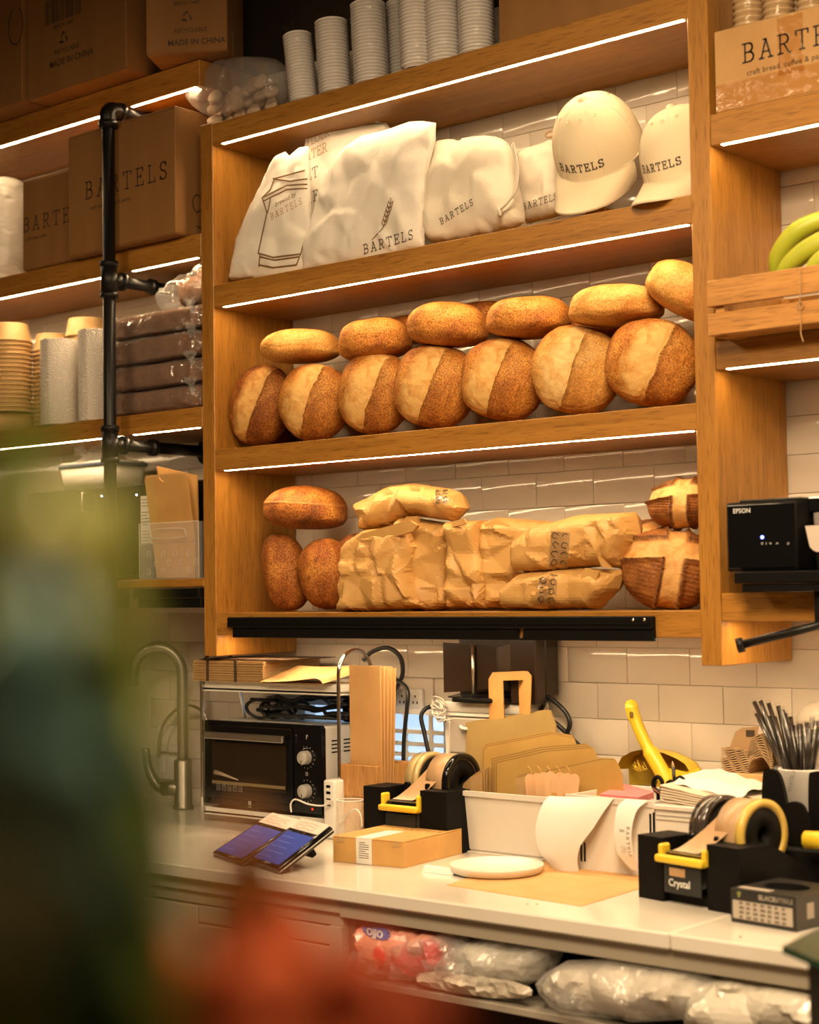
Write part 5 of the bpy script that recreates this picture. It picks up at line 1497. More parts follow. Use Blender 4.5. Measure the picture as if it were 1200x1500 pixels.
for g in range(3):
    for k in range(4):
        y = yo + .035 + g * .040; z = zo1 - .034 - k * .0085
        ov.part('vent_slot', MB().box((xo1 + .0001, y, z), (xo1 + .0008, y + .026, z + .003)), BLACKP)
mb = MB(); mb.box((xo1 - .06, yo + .02, zo1 + .0002), (xo1 - .015, yo + .06, zo1 + .0008)); ov.part('warning_label', mb, GRY)

# things on the rack
zr = zt + .0005
SL = mat('stacked_kraft_edges', (0.36, 0.20, 0.09), .7, col2=(0.26, 0.135, 0.055), scale=1, stretch=(3, 3, 700), lo=.42, hi=.6)
a = at(284, 992, 'y', YR - .01); b = at(381, 992, 'y', YR - .01)
zs0, zs1 = zr, row(a.x, YR - .01, 967)
n = 24
for k in range(n):
    z0 = zr + (zs1 - zr) * k / n; o_ = .0012 * math.sin(k * 2.3)
    mb = MB(); mb.box((a.x + o_ , YR - .012 + o_, z0), (b.x + .012 + o_, -.060 + o_, z0 + (zs1 - zr) / n - .0003))
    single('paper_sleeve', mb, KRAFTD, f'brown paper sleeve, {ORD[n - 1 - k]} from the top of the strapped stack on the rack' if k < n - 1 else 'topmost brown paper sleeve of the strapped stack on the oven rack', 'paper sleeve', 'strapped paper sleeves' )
mb = MB()
for t in (.22, .62):
    x = a.x + (b.x - a.x + .012) * t
    mb.box((x - .004, YR - .0145, zr), (x + .004, YR - .0135, zs1 + .001)); mb.box((x - .004, YR - .0145, zs1 + .0002), (x + .004, -.058, zs1 + .001))
    single('rubber_band', mb, mat('dark_band', (.06, .035, .02), .6), f'dark band round the {["left", "right"][t > .5]} half of the paper sleeve stack', 'band'); mb = MB()
mb = MB(); mb.box((a.x + .01, YR - .004, zs1 + .0015), (b.x + .040, -.05, zs1 + .0030)); mb.box((a.x + .02, YR + .0, zs1 + .0035), (b.x + .060, -.055, zs1 + .0048))
single('dark_sheet', mb, mat('dark_brown_card', (0.10, 0.055, 0.03), .7), 'thin dark brown cards lying on the strapped stack of paper sleeves', 'card')
c = at(410, 975, 'y', -.085); c.z = zr
mtin = Thing('metal_tin', 'small chrome tin standing behind the kraft folder on the rack', 'tin', c)
hT = row(c.x, c.y, 962) - zr
mtin.part('body', MB().lathe([(0, 0), (.028, 0), (.028, hT * .7), (0, hT * .7)], 28, c), CHROME); mtin.part('lid', MB().lathe([(.0295, hT * .7), (.0295, hT), (.027, hT + .001), (0, hT + .001)], 28, c), CHROME)
# kraft folder bag lying on rack
t_ = Thing('kraft_folder', 'kraft folder with rows of small punched slots, curling up on the rack', 'folder', at(440, 994, 'y', YR - .02), 'kraft folders')
pa, pb_, pc_, pd = at(377, 988, 'y', YR - .03), at(452, 997, 'y', YR - .03), at(492, 972, 'y', -.07), at(420, 975, 'y', -.06)
for p in (pa, pb_): p.z = max(p.z, zr + .001)
pa.z = pb_.z = zr + .006; zc_ = zr + .030
def fold(u, v):
    x = pa.x + (pb_.x - pa.x + .035) * u + v * .035; y = YR - .022 + v * .09
    z = zr + .003 + .028 * math.sin(math.pi * min(1, u * .95)) ** 1.0 * (.35 + .65 * v) if u < 1 else zr
    z = zr + .003 + .034 * v * (1 - .3 * u) + .016 * (u ** 2 if u < .85 else .72 * max(0, 1 - ((u - .85) / .15) ** 2) ** .5)
    return Vector((x, y, z))
mb = MB(); mb.grid(fold, 40, 10); mb.grid(lambda u, v: Vector((fold(u, v).x, fold(u, v).y, zr + .002)), 4, 2)
o = t_.part('sheet', mb, CARD2, fix=False)
Ls = []
for i in range(4):
    for j in range(3):
        u, v = .2 + i * .16, .12 + j * .3
        p, q2_ = fold(u, v) + Vector((0, 0, .0006)), fold(u, v + .05) + Vector((0, 0, .0006))
        m = MB(); m.add([p, p + Vector((.0016, 0, 0)), q2_ + Vector((.0016, 0, 0)), q2_], [(0, 1, 2, 3)]); t_.part('punched_slot', m, INK, o, fix=False)
# cable bundle behind oven (on the oven rear / under the rack)
CAB = mat('black_cable', (0.013, 0.013, 0.014), .4)
rn = random.Random(12)
cb = Thing('cable_bundle', 'tangle of black power cables between the oven and the rack above', 'cables', ((xo0 + xo1) / 2 + .07, -.12, zo1))
for k in range(7):
    x0_, x1_ = xo0 + .095 + rn.uniform(0, .03), xo1 + .03 - rn.uniform(0, .03)
    zc0 = zo1 + .010 + k * .0070
    pts = []
    for j in range(9):
        t = j / 8
        pts.append((x0_ + (x1_ - x0_) * t + rn.uniform(-.008, .008), -.13 + .045 * math.sin(t * 3.1 * 2 + k) * (1 if k % 2 else -.6), zc0 + rn.uniform(-.004, .009)))
    cb.part('cable', MB().tube(spline(pts, 6), .0045, 8), CAB)
for k in range(4):
    c0 = Vector((xo0 + .12 + k * .035, -.16 + .01 * k, zo1 + .028)); rr = rn.uniform(.016, .024)
    cb.part('cable', MB().tube(spline([c0 + Vector((rr * 1.5 * math.cos(t), .008 * math.sin(t * 1.7), rr * math.sin(t))) for t in [j * .7 for j in range(9)]], 4), .0042, 8), CAB)
mb = MB(); mb.box((xo1 - .05, -.10, zo1 + .002), (xo1 + .03, -.05, zo1 + .055), .006, seg=2); cb.part('power_plug', mb, BLACKP)
# tall black cables looping on the wall
def wirething(name, label, pts, r, m, n=8, cat='cable'):
    P = [at(a, b, 'y', Y) for a, b, Y in pts]
    return single(name, MB().tube(spline(P, n), r, 8), m, label, cat, base=P[-1])
wirething('power_cable', 'thick black cable looping up beside the chrome hoop and down to the worktop', [(532, 968, -.10), (545, 955, -.09), (568, 949, -.08), (586, 962, -.07), (590, 985, -.06), (583, 1004, -.05), (574, 1018, -.045), (566, 1030, -.04)], .0052, CAB)
wirething('power_cable', 'black cable crossing the loop and dropping straight down beside the lit window', [(540, 980, -.03), (560, 985, -.04), (585, 998, -.06), (597, 1012, -.075), (596, 1040, -.08), (592, 1080, -.08), (591, 1114, -.08), (590, 1150, -.08)], .0048, CAB)
wirething('power_cable', 'black cable hanging before the lit window from the white cable coil', [(636, 1034, -.06), (624, 1038, -.08), (617, 1050, -.09), (622, 1075, -.09), (628, 1105, -.09), (631, 1135, -.09), (632, 1165, -.09)], .0050, CAB)
wirething('power_cable', 'black cable arching from the display box to the right over the tiles', [(772, 1018, -.06), (800, 1020, -.05), (826, 1040, -.05), (835, 1060, -.05), (828, 1078, -.05), (815, 1092, -.06), (800, 1110, -.07)], .0052, CAB)
wirething('power_cable', 'black cable running diagonally down the tiles behind the tall kraft bag', [(774, 998, -.06), (792, 1012, -.05), (797, 1030, -.05), (792, 1045, -.05), (815, 1060, -.05), (838, 1082, -.04), (860, 1104, -.04), (880, 1125, -.04)], .0052, CAB)
wc = Thing('cable_coil', 'white cable wound in a knot hanging beside the white drawers', 'cable', at(642, 1045, 'y', -.09))
WC = mat('white_cable', (0.74, 0.70, 0.64), .4)
c0 = at(643, 1042, 'y', -.10); rn = random.Random(77)
for k in range(6):
    rr = rn.uniform(.013, .020); ang = rn.uniform(0, 1.2)
    wc.part('loop', MB().tube(spline([c0 + Vector((rr * math.cos(t + ang), rn.uniform(-.006, .006), rr * (1.1 - .3 * (k % 2)) * math.sin(t) - .004 * k + .012)) for t in [j * .75 for j in range(9)]], 4), .0019, 6), WC)
wc.part('tail', MB().tube(spline([c0, c0 + Vector((.02, 0, -.018)), c0 + Vector((.035, 0, -.016))], 6), .0019, 6), WC)
wc.part('tail', MB().tube(spline([c0 + Vector((.03, 0, -.02)), c0 + Vector((.028, 0, -.08)), c0 + Vector((.022, 0, -.15))], 6), .0012, 6), WC)
# sockets
def socket(label, px, py, w, h, sw=False):
    p = at(px, py, 'y', -.002)
    s = Thing('wall_socket', label, 'socket', p)
    s.part('plate', MB().box((p.x - w / 2, -.010, p.z - h / 2), (p.x + w / 2, .001, p.z + h / 2), .003, seg=2), WHITEP)
    for dx in (-.25, .25):
        if sw: s.part('switch', MB().box((p.x + dx * w - .008, -.014, p.z - .014), (p.x + dx * w + .008, -.0102, p.z + .014), .001), WHITES)
        else:
            for a, b in ((0, .010), (-.006, -.004), (.006, -.004)): s.part('slot', MB().box((p.x + dx * w + a - .0015, -.0108, p.z + b - .003), (p.x + dx * w + a + .0015, -.0102, p.z + b + .003)), BLACKP)
socket('white wall socket just above the lit window', 602, 1026, .080, .055)
socket('white double socket on the tiles above the sink, lower one', 250, 1125, .09, .06, True)
socket('white switch plate above the lower socket behind the tall tap', 250, 1082, .09, .07, True)
# slotted white panel in front of window
YW = -.030
sp = Thing('window_guard', 'white plastic panel with rounded slots leaning before the lit window', 'panel', at(615, 1125, 'y', YW))
xa, xb = at(557, 1080, 'y', YW).x, at(662, 1080, 'y', YW).x; z0, z1 = row(xa, YW, 1134), row(xa, YW, 1037)
cols = [(xa + .008, xa + .074), (xa + .084, xa + .150), (xa + .160, xb - .008)] if xb - xa > .20 else [(xa + .008, (xa + xb) / 2 - .006), ((xa + xb) / 2 + .006, xb - .008)]
hh = z1 - z0
rows = [(z0 + .28 * hh * .3, z0 + .30 * hh), (z0 + .36 * hh, z0 + .46 * hh), (z0 + .52 * hh, z0 + .64 * hh), (z0 + .70 * hh, z0 + .93 * hh)]
mb = MB()
xs = [xa] + [v for c in cols for v in c] + [xb]; zs_ = [z0] + [v for r_ in rows for v in r_] + [z1]
for i in range(0, len(xs) - 1):
    for j in range(0, len(zs_) - 1):
        if i % 2 == 1 and j % 2 == 1: continue
        mb.box((xs[i], YW - .004, zs_[j]), (xs[i + 1], YW, zs_[j + 1]))
for c_ in cols:
    for r_ in rows:
        rc = .006
        for sx, x in ((1, c_[0]), (-1, c_[1])):
            for sz, z in ((1, r_[0]), (-1, r_[1])):
                pl = [(x, z)] + [(x + sx * (rc - rc * math.sin(t)), z + sz * (rc - rc * math.cos(t))) for t in [k * math.pi / 8 for k in range(5)]]
                mb.prism(pl, YW - .004, YW)
sp.part('panel', mb, WHITES)
sp.part('foot', MB().box((xa, YW - .03, CZ), (xa + .006, YW, z0 + .02)), WHITES); sp.part('foot', MB().box((xb - .006, YW - .03, CZ), (xb, YW, z0 + .02)), WHITES)
tr = Thing('reflection_slab', 'glossy pale slab added for the lit window reflection on the worktop', 'tray', at(600, 1140, 'y', -.07))
p = at(575, 1140, 'y', -.10); mb = MB(); mb.box((p.x, -.115, CZ), (p.x + .14, -.035, CZ + .006), .002); tr.part('tray', mb, mat('glossy_white', (.75, .78, .82), .04, coat=1))  # added bluish slab, stands in for the window's reflection on the worktop

# tap
fc = Thing('tall_tap', 'tall gooseneck tap arching over the sink, left of the oven', 'tap', at(268, 1180, 'y', -.09))
b0 = cp(266, 1182, CZ); b0 = Vector((at(268, 1150, 'y', -.105).x, -.105, CZ))
zj = row(b0.x, b0.y, 1112); ztop = row(b0.x, b0.y, 948)
fc.part('base', MB().lathe([(0, 0), (.026, 0), (.026, .006), (.0225, .010), (.0225, zj - CZ - .004), (.019, zj - CZ), (0, zj - CZ)], 28, b0), BRONZE)
wr_ = .062; P = [b0 + Vector((0, 0, zj - CZ - .01)), Vector((b0.x, b0.y, ztop - wr_ * 1.3 - .06)), Vector((b0.x, b0.y, ztop - wr_ * 1.1))]
dirn = Vector((-.75, -.66, 0)).normalized()
for k in range(1, 9): P.append(Vector((b0.x, b0.y, ztop - wr_ * 1.1)) + dirn * (wr_ - wr_ * math.cos(k * math.pi / 9)) + Vector((0, 0, wr_ * 1.1 * math.sin(k * math.pi / 9))))
P.append(P[-1] + Vector((0, 0, -.05)) + dirn * .004)
fc.part('spout', MB().tube(spline(P, 5), .0135, 18), BRONZE)
d2 = Vector((-.80, -.55, -.12))
fc.part('lever_joint', MB().tube([b0 + Vector((0, 0, .052)), b0 + Vector((-.045, -.03, .050))], .018, 20), BRONZE)
fc.part('lever', MB().tube(spline([b0 + Vector((-.025, -.018, .05)), b0 + Vector((-.055, -.035, .055)), b0 + Vector((-.080, -.045, .100)), b0 + Vector((-.085, -.048, .15))], 6), [.015 - .0003 * i for i in range(19)], 12), BRONZE)
hs = MB(); hp = at(303, 1050, 'y', -.06)
fc2 = [at(a, b, 'y', -.045) for a, b in ((232, 1110), (236, 1070), (252, 1045), (275, 1034), (296, 1042), (306, 1065), (308, 1100))]
single('thin_hose', MB().tube(spline(fc2, 6), .0040, 10), STEEL, 'thin curved metal hose behind the tall tap', 'hose', base=fc2[-1])

# bamboo box with kraft envelopes
YX = -.245
x0, x1 = at(499, 1150, 'y', YX).x, at(551, 1150, 'y', YX).x
zb1 = row(x1, YX, 1123)
dpx = .13
bx_ = Thing('bamboo_box', 'bamboo box stamped BARTELS holding tall kraft envelopes', 'box', ((x0 + x1) / 2, YX + dpx / 2, CZ))
mb = MB(); t = .007
x2 = x1
mb.box((x0, YX, CZ), (x2, YX + t, zb1), .001); bf = bx_.part('front_board', mb, W_BOX)
bx_.part('side_board', MB().box((x2 - t, YX + t, CZ), (x2, YX + dpx, zb1), .001), W_BOX); bx_.part('side_board', MB().box((x0, YX + t, CZ), (x0 + t, YX + dpx, zb1), .001), W_BOX)
bx_.part('back_board', MB().box((x0 + t, YX + dpx - t, CZ), (x2 - t, YX + dpx, zb1), .001), W_BOX); bx_.part('base_board', MB().box((x0 + t, YX + t, CZ), (x2 - t, YX + dpx - t, CZ + .006)), W_BOX)
q, w = serif_text('BARTELS', .0095, .09, gap=.30); p = at(506, 1172, 'y', YX)
bx_.part('lettering', flat_print(q, p, XA, ZA, .0004, (0, -1, 0)), INK, bf, fix=False)
ze = row(x1, YX + .03, 975)
for k in range(5):
    mb = MB(); y = YX + .014 + k * .008
    zz_ = ze + (.010 if k > 2 else 0) - .004 * k
    def env(u, v, y=y, zz_=zz_, k=k):
        x = x0 + t + .010 + (x2 - x0 - 2 * t - .004) * u * 1.05
        return Vector((x + .004 * k * v, y + .004 * math.sin(math.pi * u) * -1 * v, CZ + .008 + (zz_ - CZ - .008) * v))
    mb.grid(env, 10, 10); mb.grid(lambda u, v: env(u, v) + Vector((0, .003, 0)), 10, 10); mb.grid(lambda u, v: env(u, 1) + Vector((0, .003 * v, 0)), 10, 1)
    mb.grid(lambda u, v: env(1, u) + Vector((0, .003 * v, 0)), 10, 1)
    single('kraft_envelope', mb, mat('orange_kraft', (0.66, 0.38, 0.15), .6, col2=(0.60, 0.33, 0.12), scale=14) if k == 0 else MATS['orange_kraft'], f'tall kraft envelope, {["foremost", "second", "third", "fourth", "rearmost"][k]} in the bamboo box', 'envelope', 'kraft envelopes in the bamboo box', fix=False)

# charger, glass, cables, phones
YG = -.275
a, b = at(473, 1140, 'y', YG), at(490, 1180, 'y', YG)
zct = row(a.x, YG, 1142)
cg = Thing('usb_charger', 'white block charger with four ports standing beside the oven', 'charger', (a.x, YG, CZ))
cb_ = cg.part('housing', MB().box((a.x, YG, CZ), (a.x + .034, YG + .05, zct), .005, seg=2), WHITEP)
for k in range(4):
    z = zct - .014 - k * .0135
    cg.part('port', MB().box((a.x + .010, YG - .0006, z - (.003 if k < 2 else .0015)), (a.x + .022, YG + .001, z + (.003 if k < 2 else .0015))), BLACKG)
gc = cp(513, 1216); gc = Vector((at(513, 1190, 'y', -.33).x, -.33, CZ))
GLASS = mat('clear_glass', (0.90, 0.80, 0.66), .04, alpha=.30)
gl = Thing('glass_tumbler', 'cut-glass tumbler before the bamboo box', 'glass', gc)
hg = row(gc.x, gc.y, 1172) - CZ
mb = MB()
def cutg(u, v):
    a = 2 * math.pi * u; r = .024 + .004 * v + .0012 * math.cos(a * 14 + v * 16) * (v < .85)
    return gc + Vector((r * math.cos(a), r * math.sin(a), v * hg))
mb.grid(cutg, 84, 24); mb.lathe([(0, .002), (.024, .002)], 24, gc); gl.part('bowl', mb, GLASS); gl.part('rim', MB().tube([gc + Vector((.028 * math.cos(k * .2618), .028 * math.sin(k * .2618), hg)) for k in range(25)], .0012, 6), WHITES)
cf = at(430, 1180, 'y', YG - .02)
wp_ = [(427, 1190, -.30), (426, 1178, -.30), (433, 1171, -.30), (452, 1178, -.30), (474, 1180, -.285), (488, 1172, -.285)]
wirething('charging_cable', 'thin white cable curving from the charger to the lying phones', wp_, .0020, WC)
cc = Thing('charging_cable_coil', 'coiled white charging cable behind the phones, before the charger', 'cable', cp(475, 1200))
rn = random.Random(31); c0 = cp(478, 1205) + Vector((0, 0, .018))
for k in range(6):
    rx1 = rn.uniform(.022, .034)
    cc.part('loop', MB().tube(spline([c0 + Vector((rx1 * math.cos(t), .012 * math.sin(t + k), .012 * math.sin(t) + .004 * k - .006)) for t in [j * .75 for j in range(9)]], 4), .0017, 6), WC)
cc.part('tail', MB().tube(spline([at(a, b, 'y', -.36) for a, b in ((498, 1210), (510, 1192), (522, 1186), (529, 1196), (530, 1212))], 6), .0018, 6), WC)
SCRN = mat('lit_screen', (0.02, 0.03, 0.10), .12, emit=(0.13, 0.17, 0.62), estr=.30)
SCRL = mat('lit_screen_lines', (0.02, 0.03, 0.10), .12, emit=(0.35, 0.42, 0.9), estr=.3)
LABP = mat('scribbled_label', (0.72, 0.62, 0.54), .6, col2=(0.78, 0.70, 0.62), scale=20)
def phone(label, c4_, Zs, lab, flip=0):
    """c4_: corners near-left, near-right, far-right, far-left in pixels with heights Zs"""
    P = [at(a, b, 'z', CZ + z) for (a, b), z in zip(c4_, Zs)]
    U = (P[1] - P[0]); V = (P[3] - P[0]); w = U.length; l = V.length
    U.normalize(); N = U.cross(V).normalized(); V = N.cross(U).normalized()
    if N.z < 0: N = -N
    M = Matrix(((U.x, V.x, N.x, P[0].x), (U.y, V.y, N.y, P[0].y), (U.z, V.z, N.z, P[0].z), (0, 0, 0, 1)))
    t = Thing('order_terminal', label, 'handheld device', P[0], 'lying order terminals')
    body = t.part('body', MB().box((0, 0, -.016), (w, l, 0), .004, xf=M, seg=2), BLACKG)
    t.part('bezel', MB().box((-.001, -.001, -.010), (w + .001, l + .001, -.008), .0005, xf=M), STEEL, body)
    s = t.part('screen', MB().box((w * .07, l * .06, .0002), (w * .93, l * .70, .0010), xf=M), SCRN, label='blue glowing screen')
    Q = []
    for k in range(5): Q.append([(w * .14, l * (.14 + k * .11)), (w * (.5 + .3 * ((k * 3) % 4) / 4), l * (.14 + k * .11)), (w * (.5 + .3 * ((k * 3) % 4) / 4), l * (.155 + k * .11)), (w * .14, l * (.155 + k * .11))])
    t.part('screen_text', flat_print(Q, P[0], U, V, .0014, N), SCRL, s, fix=False)
    lbm = MB().box((w * .04, l * .76, .0002), (w * .96, l * 1.0, .0012), .001, xf=M)
    lp = t.part('paper_label', lbm, LABP, label='pale paper label with faded red writing')
    rn = random.Random(lab); L = []
    for r_ in range(3): L.append([(w * (.12 + j * .07), l * (.81 + r_ * .06) + rn.uniform(-.003, .003)) for j in range(10)])
    t.part('writing', flat_print(poly_strokes(L, .0010), P[0], U, V, .0016, N), mat('faded_red_pen', (0.55, 0.22, 0.16), .6) if 'faded_red_pen' not in MATS else MATS['faded_red_pen'], lp, fix=False)
    t.part('stand', MB().box((w * .3, l * .60, -.045), (w * .7, l * .70, -.0165), .002, xf=M), BLACKP)
phone('order terminal with a blue screen lying nearest the left, in front of the oven', [(310, 1248), (352, 1262), (448, 1212), (408, 1198)], (.010, .010, .075, .075), 1)
phone('order terminal with a blue screen lying right of the other one, beside the kraft carton', [(364, 1258), (407, 1272), (490, 1222), (450, 1204)], (.012, .012, .080, .080), 2)

# kraft cake carton with paper band
P0, P1, P2 = cp(592, 1272), cp(488, 1262), cp(653, 1246)
M, L1 = obox_axes(P1, P0)
dd = (P2 - P0).length * .90; hk = row(P0.x, P0.y, 1233) - CZ
kb = Thing('kraft_carton', 'flat kraft carton with a white paper band, lying before the tape dispenser', 'box', M @ Vector((L1 / 2, dd / 2, 0)))
bo = kb.part('carton_body', MB().box((0, 0, 0), (L1, dd, hk - .002), .001, xf=M), KRAFT)
kb.part('lid', MB().box((-.0006, -.0006, hk - .0018), (L1 + .0006, dd, hk), .0008, xf=M), KRAFT)
mb = MB()
for x in (.10, .88): mb.box((L1 * x - .006, -.0012, hk - .012), (L1 * x + .012, -.0002, hk - .002), .0004, xf=M)
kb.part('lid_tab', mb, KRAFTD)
pb2 = kb.part('paper_band', MB().box((L1 * .34, -.0016, .001), (L1 * .56, -.0007, hk + .0008), xf=M).box((L1 * .34, -.0016, hk + .0002), (L1 * .56, dd * .52, hk + .0010), xf=M), PAPER, label='white printed paper band')
Q = [[(0, -k * .0042), (.024 if k % 4 else .016, -k * .0042), (.024 if k % 4 else .016, -k * .0042 + .0013), (0, -k * .0042 + .0013)] for k in range(8)]
kb.part('fine_print', flat_print(Q, M @ Vector((L1 * .38, 0, hk * .82)), M.to_3x3() @ XA, ZA, .0019, M.to_3x3() @ Vector((0, -1, 0))), INKF, pb2, fix=False)
q, w = serif_text('BARTELS', .013, .09, gap=.35)
kb.part('lettering', flat_print(q, M @ Vector((L1 * .46, dd * .62, hk)), M.to_3x3() @ XA, M.to_3x3() @ Vector((0, 1, 0)), .0006, ZA), INKF, bo, fix=False)

# tape dispensers
def dispenser(label, P0, yaw, tape1, tape2, s=1.0, guard=True, num=0, kz=1.0):
    """P0: near-left base corner; x to the right along its width, front faces -y of the frame"""
    M = Matrix.Translation(P0) @ Matrix.Rotation(R(yaw), 4, 'Z') @ Matrix.Diagonal((s, s, s, 1))
    t = Thing('tape_dispenser', label, 'tape dispenser', M @ Vector((.08, .06, 0)), 'black desktop tape dispensers')
    W, Dp = .150, .13
    t.part('base', MB().box((.036, .008, 0), (W - .040, .130, .012), .002, xf=M), BLACKP)
    for x0_, x1_ in ((0, .038), (W - .046, W)):
        poly = [(0, 0), (.135, 0), (.135, .040 * kz), (.120, .050 * kz), (.050, .100 * kz), (.0, .100 * kz)]
        t.part('side_block', MB().prism(poly, x0_, x1_, xf=M, axis='x'), BLACKP)
    t.part('blade_housing', MB().box((.040, -.002, .030 * kz), (W - .048, .030, .078 * kz), .003, xf=M), BLACKG)
    t.part('glue_label', MB().box((.043, -.0032, .012), (W - .052, -.002, .060 * kz), xf=M), mat('dark_green_label', (0.012, 0.016, 0.018), .3) if num == 0 else MATS['dark_green_label'])
    if guard:
        g = MB(); g.box((.036, -.012, .064 * kz), (W - .044, -.002, .064 * kz + .009), .003, xf=M, seg=2); g.box((.036, -.006, .064 * kz), (.042, .010, .092 * kz), .002, xf=M); g.box((W - .050, -.006, .064 * kz), (W - .044, .010, .092 * kz), .002, xf=M)
        t.part('blade_guard', g, YEL, label='yellow plastic blade guard')
    t.part('cutter', MB().box((.044, .000, .0785 * kz), (W - .052, .026, .0785 * kz + .0015), xf=M), STEEL)
    for (xc, tm, nm) in ((.062, tape1[0], tape1[1]), (.108, tape2[0], tape2[1])):
        rr = .038; wd = .010 if xc < .08 else .018
        A = M @ Matrix.Translation((xc - wd, .066, .108 * kz)) @ Matrix.Rotation(R(90), 4, 'Y')
        tp = t.part('tape_roll', MB().lathe([(rr - .008, 0), (rr, 0), (rr, wd * 2), (rr - .008, wd * 2), (rr - .008, 0)], 44, xf=A), tm, label=nm)
        t.part('side_ring', MB().lathe([(rr - .007, wd * 2 - .006), (rr + .0012, wd * 2 - .006), (rr + .0012, wd * 2 + .002), (rr - .007, wd * 2 + .002), (rr - .007, wd * 2 - .006)], 44, xf=A), tape1[0] if xc < .08 else (YT2 if num else BLACKG), tp)
        t.part('hub', MB().lathe([(.010, -.001), (rr - .0085, -.001), (rr - .0085, .003), (.014, .004), (.014, wd * 2 - .004), (rr - .0085, wd * 2 - .003), (rr - .0085, wd * 2 + .001), (.010, wd * 2 + .001), (.010, -.001)], 36, xf=A), BLACKP, tp)
        t.part('axle_arm', MB().box((xc - wd + .004, .020, .090 * kz), (xc - wd + .012, .078, .108 * kz), .002, xf=M), BLACKG, tp)
    mb = MB(); mb.grid(lambda u, v: M @ Vector((.050 + u * .036 + v * .040, .004 + v * .040, .082 * kz + (.026 + .026 * kz) * v ** 1.3)), 6, 10)
    lt = t.part('pulled_tape', mb, PT, fix=False)
    return t, M
YT1 = mat('yellowish_tape', (0.55, 0.42, 0.20), .2, coat=.5); PT = mat('printed_kraft_tape', (0.56, 0.36, 0.20), .35, col2=(0.50, 0.31, 0.16), scale=50); BT = mat('black_clear_tape', (0.05, 0.04, 0.035), .12, coat=.6); YT2 = mat('yellow_tape', (0.66, 0.46, 0.10), .25, coat=.4)
p = at(533, 1210, 'y', -.30); p.z = CZ
x0, x1 = at(533, 1190, 'y', -.312).x, at(654, 1190, 'y', -.312).x
td, Md = dispenser('black tape dispenser between the bamboo box and the white bin', Vector((x0, -.312, CZ)), 0, (YT1, 'roll of yellowish tape'), (PT, 'roll of printed kraft tape'), (x1 - x0) / .150, kz=.85)
# drawings on the printed tape roll
o = [c for c in td.parts if c.get('label') == 'roll of printed kraft tape'][0]
c = at(612, 1150, 'y', -.33)
L = [[(.008 * math.cos(R(60 * k)), .008 * math.sin(R(60 * k))) for k in range(7)], _arc(.022, .012, .006, .005, 0, 360, 8), [(-.004, -.003), (.004, .003)], [(-.004, .003), (.004, -.003)], [(.016, -.012), (.028, -.008)]]
td.part('printed_drawing', wrap_print(poly_strokes(L, .0012), o, at(614, 1152, 'y', -.26), XA, ZA, vdir(at(614, 1152, 'y', -.26)), .0008), INK, o, fix=False)
p0, p1 = cp(936, 1314), cp(1085, 1342)
yaw2 = math.degrees(math.atan2(p1.y - p0.y, p1.x - p0.x)); s2 = (Vector((p1.x - p0.x, p1.y - p0.y)).length) / .150
td2, M2 = dispenser('large black tape dispenser on the kraft sheet side, right of the curling labels', p0, yaw2, (BT, 'roll of dark clear tape'), (PT, 'roll of yellow-edged printed tape'), s2, num=1, kz=.70)
lbq, w = sans_text('Crystal', .012, .02)
td2.part('lettering', flat_print(lbq, M2 @ Vector((.050, -.0034, .020)), M2.to_3x3() @ XA, ZA, .0006, M2.to_3x3() @ Vector((0, -1, 0))), WINK, td2.parts[4], fix=False)
mb = MB(); mb.box((.052, -.0040, .031), (.075, -.0034, .040), xf=M2); td2.part('tape_sticker', mb, PT)

# white bin with paper goods
WB = mat('white_bin', (0.74, 0.70, 0.64), .38)
b0_, b1_ = cp(668, 1245), cp(797, 1261)
YB1 = (b0_.y + b1_.y) / 2
zb1_ = row(b1_.x, YB1, 1166)
xw0, xw1 = b0_.x, b1_.x
dep = min(.150, -.095 - YB1)
bn = Thing('white_bin', 'long white plastic bin filled with kraft bags and wooden spoons', 'bin', ((xw0 + xw1) / 2, YB1 + dep / 2, CZ))
def bin_mesh(x0, x1, y0, y1, z0, z1, fl, rim=.006):
    mb = MB(); t = .003
    A = [(x0, y0), (x1, y0), (x1, y1), (x0, y1)]
    B = [(x0 - fl, y0 - fl), (x1 + fl, y0 - fl), (x1 + fl, y1 + fl * .2), (x0 - fl, y1 + fl * .2)]
    def ring(P, z, d=0):
        cx, cy = (x0 + x1) / 2, (y0 + y1) / 2
        return [Vector((x + (d if x < cx else -d), y + (d if y < cy else -d), z)) for x, y in P]
    lv = [ring(A, z0, .004), ring(A, z0 + .004), ring(B, z1 - .010), ring(B, z1 - .010, -rim), ring(B, z1, -rim), ring(B, z1, t), ring(A, z0 + .006, t)]
    V = [v for l in lv for v in l]; F = [(j * 4 + i, j * 4 + (i + 1) % 4, (j + 1) * 4 + (i + 1) % 4, (j + 1) * 4 + i) for j in range(len(lv) - 1) for i in range(4)]
    F += [(3, 2, 1, 0), tuple((len(lv) - 1) * 4 + i for i in range(4))]
    mb.add(V, F); return mb
bn.part('bin_body', bin_mesh(xw0, xw1, YB1, YB1 + dep, CZ + .003, zb1_, .014), WB)
bn.part('foot_rail', MB().box((xw0 - .006, YB1 - .008, CZ), (xw1 + .004, YB1 + dep, CZ + .003), .001), WB)
